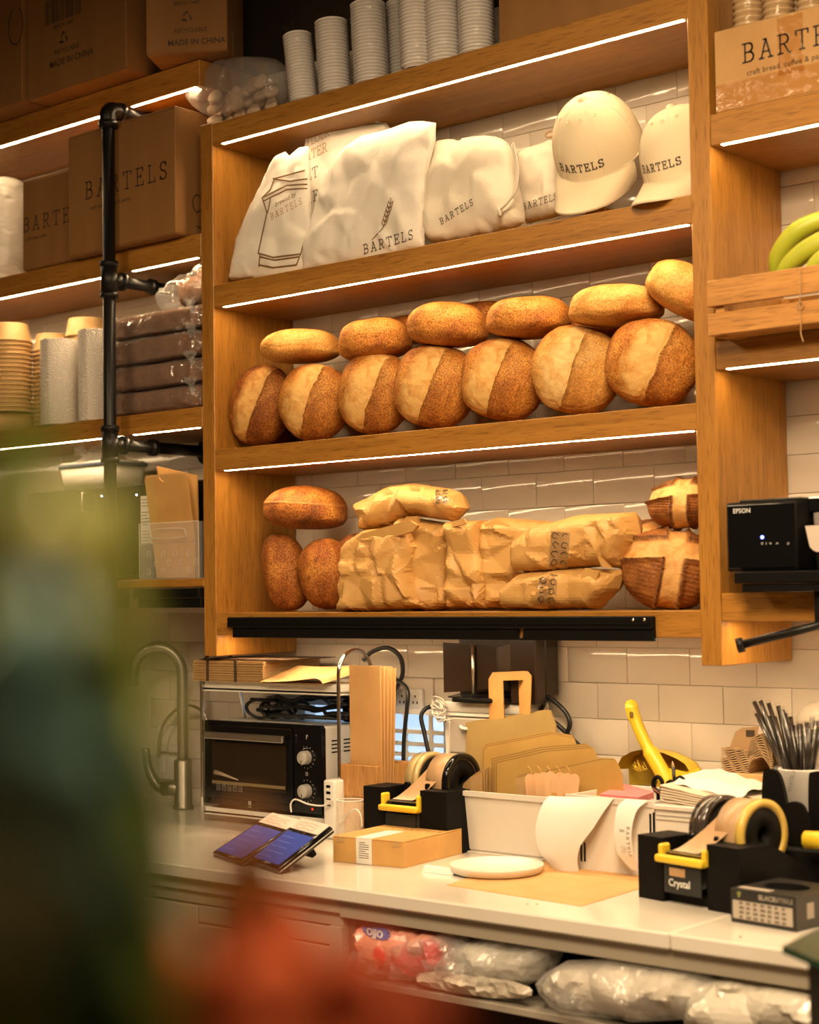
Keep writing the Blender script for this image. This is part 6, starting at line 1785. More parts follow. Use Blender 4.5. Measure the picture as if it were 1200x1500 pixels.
# tall kraft carrier bags standing in it
def kbag(label, P, Y, t, n=1, gap=.004, m=None, group='kraft carrier bags in the white bin', lean=3, name='kraft_bag', skew=0):
    poly = [(q.x, q.z) for q in (at(a, b, 'y', Y) for a, b in P)]
    zb = min(z for _, z in poly); out = []
    for k in range(n):
        mb = MB(); M = Matrix.Translation((-.0045 * k + skew * k, Y + gap * k, zb + .0012 * k)) @ Matrix.Rotation(R(-lean), 4, 'X') @ Matrix.Translation((0, 0, -zb))
        mb.prism(poly, 0, t, xf=M)
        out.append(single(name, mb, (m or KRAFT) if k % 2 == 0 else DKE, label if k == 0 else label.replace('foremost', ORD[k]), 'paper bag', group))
    return out
DKE = mat('shaded_kraft', (0.27, 0.155, 0.045), .7)  # for alternate bags: shade between the layers put into the colour
BAGK = mat('bag_kraft', (0.45, 0.275, 0.075), .6, col2=(0.40, 0.235, 0.06), scale=12, bump=.1, bscale=90)
OLV = mat('olive_kraft', (0.40, 0.275, 0.10), .65, col2=(0.35, 0.24, 0.085), scale=10, bump=.1, bscale=90)
hz0 = [(724, 1060), (723, 995), (729, 985), (772, 983), (778, 990), (776, 1050), (769, 1052), (767, 996), (736, 997), (738, 1056)]
for k in range(5):
    Y = YB1 + .118 + k * .005
    t = Thing('carrier_bag', f'kraft carrier bag with paper loop handle, {["foremost", "second", "third", "fourth", "rearmost"][k]} at the back of the white bin', 'paper bag', at(740, 1150, 'y', Y), 'kraft carrier bags with handles')
    P = [(687 - k * 1.2, 1180), (687 - k * 1.2, 1060 - k * .5), (806 - k, 1041 - k * .5), (814 - k, 1062), (815 - k, 1180)]
    mb = MB(); mb.prism([(q.x, q.z) for q in (at(a, b, 'y', Y) for a, b in P)], Y, Y + .004); t.part('bag', mb, OLV)
    mb = MB(); mb.prism([(q.x - .0035 * k, q.z) for q in (at(a, b, 'y', Y) for a, b in hz0)], Y + .0005, Y + .0035); t.part('handle', mb, KRAFT)
kbag('flat kraft bag, foremost of the middle row in the white bin', [(707, 1170), (707, 1100), (712, 1094), (805, 1076), (838, 1082), (845, 1100), (850, 1170)], YB1 + .092, .0016, 5, .0042, m=BAGK, group='flat kraft bags, middle row of the white bin')
kbag('flat kraft bag, foremost of the orange-brown row in the white bin', [(728, 1180), (726, 1118), (800, 1101), (866, 1096), (874, 1112), (878, 1180)], YB1 + .058, .0016, 6, .0042, m=BAGK, group='flat kraft bags, front row of the white bin', skew=-.0015)
kbag('low kraft bag, foremost in the right half of the white bin', [(800, 1190), (800, 1130), (880, 1113), (900, 1114), (910, 1135), (914, 1190)], YB1 + .046, .0016, 3, .0035, m=BAGK, group='low kraft bags in the white bin')
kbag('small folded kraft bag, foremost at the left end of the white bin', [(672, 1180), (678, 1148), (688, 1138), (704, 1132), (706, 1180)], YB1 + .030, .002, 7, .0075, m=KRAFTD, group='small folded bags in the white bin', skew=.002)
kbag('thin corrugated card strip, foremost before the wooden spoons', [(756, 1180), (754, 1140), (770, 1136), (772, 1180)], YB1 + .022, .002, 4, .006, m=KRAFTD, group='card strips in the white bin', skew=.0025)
for k in range(3):
    P = [(845, 1160 - k * 4), (940, 1136 - k * 3), (942, 1130 - k * 3), (845, 1153 - k * 4)]
    Y = YB1 + .010 + k * .018
    mb = MB(); a_, b_ = at(838, 1160 - k * 5, 'y', Y), at(850, 1155 - k * 5, 'y', Y)
    mb.box((a_.x, Y, zb1_ - .012 + k * .003), (xw1 + .010, Y + .012, zb1_ + .006 + k * .005), .0005)
    single('kraft_box_blank', mb, KRAFT, f'long folded kraft blank along the right rim of the white bin, {["front", "middle", "rear"][k]} one', 'cardboard', 'kraft blanks in the bin')
SPN = mat('birch_wood', (0.70, 0.44, 0.25), .6, col2=(0.62, 0.37, 0.19), scale=20, stretch=(1, 1, .2))
for k in range(13):
    px = 776 + k * 5.2 + (4 if k > 6 else 0); Y = YB1 + .012 + (k % 3) * .006
    p = at(px, 1150, 'y', Y); top = row(p.x, Y, 1130 + abs(k - 6) * .6 + (k % 2) * 3)
    w = .011
    poly = [(-w, -.09), (w, -.09), (w, -.012)] + [(w * math.cos(t), -.012 + .012 * math.sin(t)) for t in [j * math.pi / 8 for j in range(1, 8)]] + [(-w, -.012)]
    M = Matrix.Translation((p.x, Y, top)) @ Matrix.Rotation(R(62 - k * 3), 4, 'Z') @ Matrix.Rotation(R(-4 + k), 4, 'Y')
    single('wooden_spoon', MB().prism(poly, -.0009, .0009, xf=M), SPN, f'wooden spoon, {ORD[k]} from the left of the bundle in the white bin' if k not in (0, 12) else f'{["left", "right"][k > 6]}most wooden spoon of the bundle in the white bin', 'spoon', 'wooden spoons in the white bin')
for k in range(5):
    px = 778 + k * 14; p = at(px, 1128, 'y', YB1 + .02)
    single('twine_end', MB().tube(spline([p + Vector((0, 0, -.012)), p, p + Vector((-.008, 0, .008))], 4), .0006, 5), KRAFT, f'fine twine end over the spoon bundle, {ORD[k]} from the left', 'twine', 'twine ends over the spoons')

# plate, sheet, receipt
PL = mat('glazed_plate', (0.74, 0.70, 0.62), .3)
ks = [cp(a, b) for a, b in ((655, 1297), (852, 1328), (945, 1300), (950, 1262), (830, 1262), (760, 1262))]
sh = MB(); sh.prism([(p.x, p.y) for p in ks], CZ, CZ + .0012, axis='z')
single('kraft_sheet', sh, MATS['orange_kraft'], 'smooth orange kraft sheet lying flat under the plate', 'paper')
c = cp(728, 1279); rp = (cp(799, 1279) - cp(658, 1279)).length / 2 * .98
c.z = CZ + .0014
single('small_plate', MB().lathe([(0, 0), (rp * .86, 0), (rp * .95, .003), (rp, .014), (rp * 1.0, .0165), (rp * .985, .0165), (rp * .93, .006), (0, .005)], 64, c), PL, 'round cream plate with an upright rim on the kraft sheet', 'plate')
a = cp(620, 1277); M, L_ = obox_axes(a, cp(662, 1282))
mb = MB(); mb.grid(lambda u, v: M @ Vector((u * .075, (v - .5) * .034 + .012, .0005 + .012 * math.sin(math.pi * min(1, v * 1.25)) ** 1.2 * (1 - .15 * u))), 10, 16)
rc = Thing('receipt', 'small curled white receipt lying left of the plate', 'paper', a)
o = rc.part('paper', mb, PAPER, fix=False)

# second bin, slotted
c0, c1 = cp(838, 1271), cp(957, 1287)
YB2 = min((c0.y + c1.y) / 2, YB1 - .012)
x0 = max(xw1 + .022, at(832, 1220, 'y', YB2).x); x1 = at(960, 1240, 'y', YB2).x
zb2 = row(x1, YB2, 1174)
y1_ = YB2 + .20
bs2 = Thing('slotted_organiser', 'cream slotted organiser bin with pink notes, scissors and napkins', 'bin', ((x0 + x1) / 2, YB2 + .08, CZ))
mb = MB(); t = .003
mb.box((x0, YB2, CZ), (x1, YB2 + t, zb2), .001); mb.box((x0, YB2 + t, CZ), (x0 + t, y1_, zb2), .001); mb.box((x1 - t, YB2 + t, CZ), (x1, y1_, zb2), .001); mb.box((x0 + t, y1_ - t, CZ), (x1 - t, y1_, zb2), .001); mb.box((x0 + t, YB2 + t, CZ), (x1 - t, y1_ - t, CZ + t))
bs2.part('bin_body', mb, WB)
mb = MB(); mb.box((x0 - .003, YB2 - .003, zb2 - .012), (x1 + .003, YB2 + .001, zb2 + .001), .0008); mb.box((x1 - .001, YB2, zb2 - .012), (x1 + .003, y1_ + .003, zb2 + .001), .0008)
bs2.part('rim', mb, WB)
for i, (px, za, zb) in enumerate(((851, 1237, 1262), (856, 1234, 1262), (953, 1192, 1225), (958, 1190, 1224))):
    x = at(px, 1200, 'y', YB2).x; bs2.part('slot', MB().box((x - .0022, YB2 - .0006, row(x, YB2, zb)), (x + .0022, YB2 + .0002, row(x, YB2, za)), 0), BLACKG)
pk = MB(); zp = zb2 - .006
pxs_ = [(879, 1163), (935, 1168), (958, 1160), (915, 1148)]
Pp = [at(a, b, 'z', zp + .008) for a, b in pxs_]
pk.prism([(p.x, p.y) for p in Pp], zp - .004, zp + .008, axis='z')
single('sticky_notes', pk, mat('pink_paper', (0.80, 0.24, 0.26), .6), 'pad of pink sticky notes lying in the slotted organiser', 'notepad')
pk2 = MB(); pk2.box((x0 + .006, YB2 + .010, CZ + t), (x0 + .09, YB2 + .12, zp - .005)); single('kraft_box_blank', pk2, CARD2, 'kraft block under the pink sticky notes in the organiser', 'cardboard')
# scissors
sc_ = Thing('scissors', 'black-handled scissors standing in the organiser beside the pencil', 'scissors', at(975, 1160, 'y', YB2 + .06))
for i, (px, py, ax) in enumerate(((964, 1149, 10), (983, 1156, -10), (997, 1150, 20))):
    c = at(px, py, 'y', YB2 + .06); mb = MB()
    mb.tube([c + Vector((.010 * math.cos(t) , 0, .014 * math.sin(t))) for t in [j * .35 for j in range(19)]], .0042, 8)
    if i < 2: mb.box((c.x - .003, c.y - .002, c.z - .09), (c.x + .003, c.y + .002, c.z - .012)); sc_.part('handle', mb, BLACKP)
    else:
        s3 = Thing('pliers', 'black handle ring standing right of the scissors in the organiser', 'tool', c); mb.box((c.x - .004, c.y - .003, c.z - .09), (c.x + .004, c.y + .003, c.z - .012)); s3.part('handle', mb, BLACKP)
p = at(985, 1113, 'y', YB2 + .075); q0 = at(990, 1160, 'y', YB2 + .07)
pn = Thing('pencil', 'black pencil standing point up in the organiser', 'pencil', q0 - Vector((0, 0, .05)))
ax_ = (p - q0).normalized(); zz0 = q0 - ax_ * .06
pn.part('barrel', MB().tube([zz0, p - ax_ * .014], .0036, 6), BLACKG); pn.part('wood_tip', MB().tube([p - ax_ * .014, p - ax_ * .003], [.0034, .0009], 8), SPN); pn.part('lead', MB().tube([p - ax_ * .003, p], [.0009, .0003], 6), BLACKG)
a, b = at(958, 1154, 'y', YB2 + .045), at(978, 1168, 'y', YB2 + .03)
ppn = Thing('ballpoint_pen', 'silver ballpoint pen leaning in the organiser before the scissors', 'pen', b)
ppn.part('barrel', MB().tube([a, a + (b - a) * 3.0], .0036, 10), CHROME); ppn.part('clip', MB().tube([a + Vector((0, -.004, .002)), b + Vector((0, -.004, .002))], .0012, 6), BLACKG)
# napkins heap
npk = Thing('napkin_stack', 'stack of cream napkins with a white crumpled sheet on top, in the organiser', 'napkins', at(1050, 1180, 'y', YB2 + .08))
NPC = mat('cream_napkin', (0.66, 0.56, 0.43), .85, bump=.3, bscale=160)
XN0, XN1 = x1 + .006, x1 + .24
yn = YB2 + .012
zn0 = row(XN0, yn, 1165)
poly = [(XN0 - .050, CZ), (XN1, CZ), (XN1, row(XN1, yn, 1176)), (at(1000, 1150, 'y', yn).x, row(at(1000, 1150, 'y', yn).x, yn, 1146)), (XN0 - .045, row(XN0, yn, 1172))]
def nap(u, v):
    x = XN0 + (XN1 - XN0) * u; y = yn + .16 * v
    z = CZ + .070 + .040 * (1 - u) * (1 - .2 * v) + .030 * v + .005 * noise.noise(Vector((u * 5, v * 3, 1)))
    return Vector((x, y, z))
zn = lambda u: row(at(990 + 120 * u, 1170, 'y', yn).x, yn, 1140 + 45 * u)
o2b = Thing('napkin_bin', 'right-hand cream bin holding the napkin stack, behind the large tape dispenser', 'bin', (x1 + .10, YB2 + .1, CZ))
xb1 = at(1092, 1200, 'y', YB2).x
mb = MB(); ya = YB2 - .004
zrim = row(x1 + .02, ya, 1176)
mb.box((x1 + .004, ya, CZ), (xb1, ya + t, zrim - .003), .001); mb.box((x1 + .004, ya + t, CZ), (x1 + .007, ya + .19, zrim - .003)); mb.box((xb1 - t, ya + t, CZ), (xb1, ya + .19, zrim - .003)); mb.box((x1 + .007, ya + .187, CZ), (xb1 - t, ya + .19, zrim - .003)); mb.box((x1 + .007, ya + t, CZ), (xb1 - t, ya + .187, CZ + t))
o2b.part('bin_body', mb, WB)
mb = MB(); mb.box((x1 + .0035, ya - .006, zrim - .012), (xb1 + .003, ya - .0005, zrim - .004), .001); mb.box((x1 + .008, ya - .003, zrim - .022), (xb1 - .004, ya - .0005, zrim - .018)); mb.box((x1 + .008, ya - .003, zrim - .030), (xb1 - .004, ya - .0005, zrim - .026))
o2b.part('rim', mb, WB)
for k in range(9):
    def nf(u, v, k=k):
        return Vector((x1 + .012 + (xb1 - x1 - .03) * u, ya + .008 + .165 * v, zrim - .012 + k * .0048 * (1.15 - .6 * u) + .0012 * noise.noise(Vector((u * 6, v * 4, k * 3.1)))))
    mb = MB(); mb.grid(nf, 24, 12); mb.grid(lambda u, v: nf(u, v) + Vector((0, 0, -.0040)), 24, 12); mb.grid(lambda u, v: nf(u, 0) + Vector((0, -.002 * math.sin(math.pi * v), -.0040 * v)), 24, 4); mb.grid(lambda u, v: nf(0, u) + Vector((-.002 * math.sin(math.pi * v), 0, -.0040 * v)), 12, 4)
    npk.part('napkin', mb, NPC, fix=False)
mb = MB(); mb.grid(lambda u, v: Vector((x1 + .02 + (xb1 - x1 - .05) * u, ya + .035 + .15 * v, zrim + .046 - .022 * u + .006 * noise.noise(Vector((u * 5, v * 4, 7.7))) - .012 * (1 - min(1, v * 4)))), 40, 24)
npk.part('white_sheet', mb, PAPER, fix=False, label='white crumpled sheet')
npk.part('packing', MB().box((x1 + .012, ya + .01, CZ + .004), (xb1 - .02, ya + .17, zrim - .018)), NPC)
# curling labels
lb_ = Thing('label_sheet', 'broad blank white label sheet curling down over the front of the bins', 'paper', cp(840, 1290))
e0, e1 = at(826, 1166, 'y', YB2 - .014), at(896, 1168, 'y', YB2 - .014)
prof = [((806, 1166), (900, 1168)), ((796, 1176), (884, 1190)), ((787, 1200), (868, 1215)), ((785, 1225), (851, 1238)), ((792, 1250), (846, 1258)), ((815, 1276), (848, 1275)), ((838, 1290), (850, 1291))]
offs = [0, .018, .032, .040, .038, .030, .022]
LP_ = spline([at(l[0], l[1], 'y', YB2 - .008 - o_) for (l, r_), o_ in zip(prof, offs)], 4); RP_ = spline([at(r_[0], r_[1], 'y', YB2 - .006 - o_ * .8) for (l, r_), o_ in zip(prof, offs)], 4)
mb = MB(); nrow = len(LP_) - 1
mb.grid(lambda u, v: LP_[round(v * nrow)].lerp(RP_[round(v * nrow)], u) + Vector((0, -.006 * math.sin(math.pi * u), 0)), 14, nrow)
lb_.part('sheet', mb, PAPER, fix=False)
ln = Thing('label_strip', 'narrow white label strip printed BARTELS curling before the organiser', 'paper', cp(930, 1290))
prof = [((918, 1170), (950, 1172)), ((906, 1180), (934, 1186)), ((901, 1200), (927, 1206)), ((900, 1225), (925, 1228)), ((904, 1248), (928, 1250)), ((914, 1262), (932, 1263)), ((926, 1274), (935, 1275))]
L2 = spline([at(l[0], l[1], 'y', YB2 - .010 - o_ * .8) for (l, r_), o_ in zip(prof, offs)], 4); R2 = spline([at(r_[0], r_[1], 'y', YB2 - .008 - o_ * .8) for (l, r_), o_ in zip(prof, offs)], 4)
mb = MB(); nr2 = len(L2) - 1
def strip(u, v):
    i = min(nr2 - 1, int(v * nr2)); f = v * nr2 - i
    return L2[i].lerp(L2[i + 1], f).lerp(R2[i].lerp(R2[i + 1], f), u)
mb.grid(strip, 8, nr2); o = ln.part('strip', mb, PAPER, fix=False)
q, w = serif_text('BARTELS', 1.0, .1, gap=.4)
def onstrip(x, y, u0, v0, du, dv): # text runs down the strip
    return strip(u0 + y * du, v0 + x * dv) + Vector((0, -.0009, 0))
mb = MB()
for qd in q: mb.add([onstrip(a / w, b, .72, .38, .16, .34) for a, b in qd], [(0, 1, 2, 3)])
ln.part('lettering', mb, INK, o, fix=False)
mb = MB()
for k in range(9): mb.add([onstrip(a, b, .30 + k * .035, .42, .014, .26 - .08 * ((k * 5) % 3) / 3) for a, b in ((0, 0), (1, 0), (1, 1), (0, 1))], [(0, 1, 2, 3)])
ln.part('fine_print', mb, INKF, o, fix=False)

# drawers and dark display box at the wall
YD = -.04
xd0, xd1 = at(652, 1080, 'y', -.086).x, at(652, 1080, 'y', -.086).x + .23
yd = -.086
zd1 = row(xd0, yd, 1027); zd0 = CZ
dw = Thing('drawer_tower', 'white plastic drawer tower behind the kraft carrier bags, under the dark display', 'drawers', ((xd0 + xd1) / 2, yd + .05, CZ))
dw.part('top', MB().box((xd0 - .002, yd - .004, zd1 - .024), (xd1, -.012, zd1), .004, seg=2), WHITEP)
for x in (xd0, xd1 - .014): dw.part('side_post', MB().box((x, yd, CZ), (x + .014, -.016, zd1 - .0245), .002), WHITEP)
TRAN = mat('frosted_drawer', (0.62, 0.55, 0.48), .3, alpha=.75)
hgt = (zd1 - .026 - CZ) / 3
for k in range(3):
    z = CZ + .004 + k * hgt
    dwr = dw.part('drawer', MB().box((xd0 + .016, yd - .006, z), (xd1 - .016, -.02, z + hgt - .012), .003), TRAN)
    dw.part('shelf', MB().box((xd0 - .001, yd - .003, z + hgt - .010), (xd1, -.016, z + hgt - .002), .002), WHITEP)
    dw.part('handle', MB().tube(spline([(xd0 + .05, yd - .007, z + hgt - .03), (xd0 + .07, yd - .020, z + hgt - .034), (xd0 + .12, yd - .020, z + hgt - .034), (xd0 + .14, yd - .007, z + hgt - .03)], 6), .004, 8), WHITEP, dwr)
zv = zd1 + .001
DKB = mat('dark_brown_gloss', (0.030, 0.017, 0.011), .25)
x0, x1 = at(642, 980, 'y', -.13).x, at(771, 980, 'y', -.13).x
ztop_ = row(x0, -.13, 936) ; ztop_ = min(ztop_, 1.304)
dv = Thing('display_back', 'dark brown boxy display with recessed faces on top of the white drawers', 'display', ((x0 + x1) / 2, -.08, zv))
ax0, ax1 = x0, at(733, 980, 'y', -.13).x
zb_ = row(ax0, -.13, 1015)
xi = at(674, 980, 'y', -.13).x
mb = MB()  # slanted recessed panels
def quad(P, d=.003): 
    m = MB(); V = [Vector(p) for p in P]; n = (V[1] - V[0]).cross(V[2] - V[0]).normalized() * d
    m.add(V + [v - n for v in V], [(0, 1, 2, 3), (7, 6, 5, 4), (0, 4, 5, 1), (1, 5, 6, 2), (2, 6, 7, 3), (3, 7, 4, 0)]); return m
zm = (zb_ + ztop_) / 2
dv.part('left_panel', quad([(ax0, -.112, zb_), (xi, -.088, zb_ + .004), (xi, -.088, ztop_ - .012), (ax0, -.112, ztop_ - .008)]), DKB)
dv.part('middle_panel', quad([(xi + .012, -.086, zb_ + .006), (xi + .055, -.074, zb_ + .010), (xi + .055, -.074, ztop_ - .020), (xi + .012, -.086, ztop_ - .016)]), DKB)
dv.part('right_panel', quad([(xi + .055, -.074, zb_ + .010), (ax1, -.092, zb_ + .004), (ax1, -.092, ztop_ - .010), (xi + .055, -.074, ztop_ - .020)]), DKB)
dv.part('neck', MB().tube([(xi + .006, -.092, zb_ - .002), (xi + .006, -.092, ztop_ - .014)], .0042, 10), STEEL)
dv.part('body', MB().box((ax0 + .002, -.062, zb_ - .004), (x1, -.014, ztop_), .003), DKB)
dv.part('side_face', MB().box((ax1 + .001, -.098, zv), (x1, -.0625, ztop_), .002), DKB)
dv.part('foot', MB().box((ax0 + .02, -.112, zv), (ax1, -.02, zv + .010), .003), BLACKP)
dv.part('foot_plate', quad([(ax0 + .012, -.113, zv + .012), (ax1 - .004, -.112, zv + .004), (ax1 - .006, -.07, zb_ - .004), (ax0 + .014, -.07, zb_ - .002)]), BLACKG)

# dustpan leaning on the wall
dp = Thing('dustpan', 'yellow dustpan standing handle up against the tiles', 'dustpan', at(965, 1150, 'y', -.06))
YD_ = -.055
def PY(a, b, Y=YD_): return at(a, b, 'y', Y)
pan = [(922, 1150), (921, 1126), (930, 1108), (944, 1100), (958, 1097), (972, 1098), (990, 1102), (1008, 1110), (1020, 1118), (1026, 1128), (1022, 1150)]
pl = [(q.x, q.z) for q in (PY(a, b, -.030) for a, b in pan)]
dp.part('back_wall', MB().prism(pl, -.030, -.026), mat('ochre_plastic', (0.45, 0.30, 0.03), .45))
cx = sum(a for a, _ in pl) / len(pl); cz_ = sum(b for _, b in pl) / len(pl)
mb = MB()
V = []; 
for a, b in pl[1:-1]: V += [Vector((a, -.030, b)), Vector((cx + (a - cx) * 1.03, -.075, cz_ + (b - cz_) * 1.0 + .002))]
mb.add(V, [(2 * i, 2 * i + 1, 2 * i + 3, 2 * i + 2) for i in range(len(V) // 2 - 1)], 0, True)
dp.part('rim_wall', mb, YEL, fix=False)
fl_ = [PY(a, b, -.080) for a, b in ((960, 1160), (972, 1124), (1006, 1131), (1026, 1124), (1022, 1160))]
dp.part('floor_plate', MB().prism([(p.x, p.z) for p in fl_], -.082, -.078), YEL)
hp = [PY(a, b, -.085) for a, b in ((925, 1034), (929, 1050), (944, 1085), (955, 1105), (972, 1135), (982, 1160))]
mb = MB(); sp_ = spline(hp, 5); ra = [.0135 if i < 6 else (.0125 if i < 14 else .016) for i in range(len(sp_))]
V, F = tubevf(sp_, ra, 12); mb.add(V, F, 0, True); mb.lathe([(0, .0135), (.0095, .0095), (.0135, 0)], 14, sp_[0])
dp.part('handle', mb, YEL); hh_ = PY(925, 1047, -.101)
dp.part('hanging_hole', MB().box((hh_.x - .005, hh_.y - .0005, hh_.z - .006), (hh_.x + .004, hh_.y + .003, hh_.z + .006), .002), mat('shaded_ochre', (0.20, 0.13, 0.02), .6))  # hole drawn as a block, its inner shade put into the colour
# kraft scraps & straw
mb = MB(); rn = random.Random(8)
for k in range(18):
    p = PY(940 + rn.uniform(-8, 10), 1127 + rn.uniform(-4, 4), -.088); mb.tube([p, p + Vector((rn.uniform(-.015, .012), 0, rn.uniform(.002, .014)))], .0005, 4)
o = single('broom_bristles', mb, YEL, 'tuft of yellow brush bristles at the left of the dustpan', 'brush'); o['kind'] = 'stuff'

# moulded cup carriers
cc_ = [at(1059, 1120, 'y', -.10), at(1135, 1132, 'y', -.10)]
xk0, xk1 = cc_[0].x, cc_[1].x
zk = [row(xk0, -.10, 1127), row(xk0, -.10, 1096)]
n = 11
PULP = mat('moulded_kraft_pulp', (0.42, 0.27, 0.135), .85, bump=.5, bscale=90)
for k in range(n):
    z = zk[0] + (zk[1] - zk[0]) * k / (n - 1)
    def cf_(u, v, z=z, k=k):
        x = xk0 + (xk1 - xk0) * u; y = -.105 + .085 * v
        bump = 0
        if u < .62: bump = 0
        return Vector((x, y + .0015 * math.sin(u * 40 + k), z + .0012 * math.sin(u * 34 + k * .7) + (.030 * max(0, math.sin(math.pi * min(1, max(0, (u - .55) / .40)))) ** .35 if .55 < u < .95 else 0) * 1.0))
    mb = MB(); mb.grid(cf_, 36, 6); mb.grid(lambda u, v: cf_(u, v) + Vector((0, 0, -.0022)), 36, 6); mb.grid(lambda u, v: cf_(u, 0) + Vector((0, -.0008, -.0022 * v)), 36, 1)
    t_ = Thing('cup_carrier', f'moulded kraft cup carrier, {"topmost with an upright flap" if k == n - 1 else ("lowest" if k == 0 else ORD[n - 1 - k] + " from the top")} in the stack against the tiles', 'cup carrier', (xk0, -.10, z), 'stacked cup carriers' if 0 < k < n - 1 else 'end cup carriers')
    t_.part('tray', mb, PULP, fix=False)
    if k == n - 1:
        fl = [PY(a, b, -.085) for a, b in ((1068, 1100), (1078, 1072), (1088, 1066), (1112, 1064), (1102, 1100))]
        t_.part('flap', MB().prism([(p.x, p.z) for p in fl], -.087, -.085), PULP)
        for j in range(4): p = PY(1093, 1071 + j * 2.6, -.088); t_.part('cut_slot', MB().box((p.x, -.0885, p.z), (p.x + .018, -.0872, p.z + .0022)), INK)
# support below carriers (crate hidden behind the napkins)
mb = MB(); mb.box((xk0 - .01, -.11, CZ), (xk1 - .004, -.012, zk[0] - .004), .002); single('storage_block', mb, CARD2, 'low carton behind the napkins carrying the cup carriers and straw cup', 'box')

# straw cup
YS = -.135
sb = at(1175, 1180, 'y', YS); 
cupc = Vector((at(1176, 1200, 'y', YS).x, YS, CZ)); zct_ = row(cupc.x, YS, 1128); zcb = zct_ - .110
st = Thing('straw_cup', 'paper cup crammed with wrapped black straws at the right edge', 'cup', (cupc.x, YS, zcb))
st.part('cup_wall', MB().lathe([(0, 0), (.030, 0), (.041, .110), (.0425, .112), (.041, .114), (.0395, .110), (.029, .004), (0, .004)], 36, (cupc.x, YS, zcb)), PAPER)
st.part('plastic_film', MB().lathe([(.033, 0), (.043, .08), (.050, .115)], 28, (cupc.x, YS, zcb)), FILM2)
q, w = serif_text('BARTELS', .006, .1, gap=.3)
cw = st.parts[0]; st.part('lettering', wrap_print(q, cw, at(1158, 1160, 'y', YS - .03), Vector((.3, 0, 1)), Vector((-1, 0, .3)), vdir(at(1158, 1160, 'y', YS - .03)), .0008), INK, cw, fix=False)
mb = MB(); mb.box((cupc.x - .034, YS - .035, CZ), (cupc.x + .04, YS + .035, zcb - .0005), .003); single('cup_stand', mb, BLACKP, 'black block under the straw cup', 'stand')
tips = [(1105, 1028), (1114, 1026), (1126, 1030), (1108, 1045), (1120, 1045), (1140, 1034), (1150, 1045), (1158, 1050), (1146, 1040), (1135, 1050), (1166, 1062), (1172, 1060), (1178, 1062), (1182, 1058), (1190, 1050), (1196, 1056), (1205, 1050), (1128, 1048), (1154, 1060), (1186, 1068)]
rn = random.Random(6)
STR = mat('black_straw', (0.03, 0.025, 0.02), .25, coat=.4)
for k, (a, b) in enumerate(tips):
    Yt = YS + rn.uniform(-.02, .03); tip = at(a, b, 'y', Yt)
    bt = Vector((cupc.x + (a - 1160) / 1160 * .25 + rn.uniform(-.006, .006), YS + rn.uniform(-.015, .015), zct_ - .05))
    t_ = Thing('drinking_straw', (f'wrapped black straw leaning far left in the paper cup, tip {["highest", "second highest", "third highest", "lower", "lowest"][k]}' if k < 5 else (f'wrapped black straw, {ORD[sorted([x for x, _ in tips]).index(a)]} tip from the left in the paper cup')), 'straw', bt, 'leaning straws' if k < 5 else ('straws in the paper cup'))
    t_.part('straw', MB().tube([bt, tip], .0042, 10), STR)
    ax_ = (tip - bt).normalized(); t_.part('paper_wrap', MB().tube([bt + ax_ * .02, tip + ax_ * .006], .0052, 8, cap=True), FILM)
dm = at(1192, 1045, 'y', -.09)
mb = MB(); mb.lathe([(.050, 0), (.048, .018), (.038, .036), (.022, .046), (0, .050)], 36, (dm.x + .01, -.075, dm.z - .025)); mb.lathe([(.050, 0), (.053, 0), (.053, -.004), (.050, -.004)], 36, (dm.x + .01, -.075, dm.z - .025)); mb.lathe([(.040, -.004), (.032, -.115)], 30, (dm.x + .01, -.075, dm.z - .025))
single('clear_dome_cup', mb, GLASS, 'clear plastic cup with a domed lid behind the straws, right edge', 'cup')
mb = MB(); mb.box((dm.x - .02, -.095, CZ), (dm.x + .05, -.03, dm.z - .141), .002)
if dm.z - .141 > CZ: single('cup_riser', mb, CARD2, 'small carton under the clear dome-lid cup', 'box')

# black caddy with brass wool behind the large dispenser
c = cp(1112, 1300); YK = -.285
xk = at(1098, 1200, 'y', YK).x
cd = Thing('tape_dispenser', 'third black tape dispenser with a yellow knob, at the right edge behind the glove box', 'tape dispenser', (xk + .08, YK + .05, CZ), 'black desktop tape dispensers')
zc1 = row(xk, YK - .03, 1235)
cd.part('base', MB().box((xk + .015, YK - .03, CZ), (xk + .24, YK + .11, zc1), .006, seg=2), BLACKP)
def paddle(P, Y, th_=.010):
    poly = smooth_poly([Vector((q.x, q.z)) for q in (at(a, b, 'y', Y) for a, b in P)], 2); zb = zc1 - .004
    poly = [p if p.y > zb else Vector((p.x, zb)) for p in poly]
    return MB().prism([tuple(p) for p in poly], Y, Y + th_)
cd.part('side_arm', paddle([(1116, 1240), (1116, 1135), (1122, 1126), (1136, 1128), (1144, 1140), (1152, 1175), (1158, 1240)], YK + .06), BLACKP)
cd.part('side_arm', paddle([(1088, 1245), (1083, 1172), (1088, 1166), (1102, 1172), (1108, 1190), (1112, 1245)], YK + .02), BLACKP)
cd.part('side_arm', paddle([(1152, 1250), (1150, 1180), (1156, 1174), (1174, 1176), (1184, 1200), (1192, 1250)], YK - .01), BLACKP)
cd.part('side_arm', paddle([(1186, 1250), (1183, 1134), (1190, 1130), (1215, 1130), (1225, 1250)], YK + .02), BLACKP)
k0 = at(1190, 1231, 'y', YK - .07)
cd.part('yellow_knob', MB().tube([k0 + Vector((-.016, 0, 0)), k0 + Vector((-.012, 0, 0)), k0 + Vector((.06, 0, .004))], [.006, .015, .014], 18), YEL, label='yellow rounded knob')
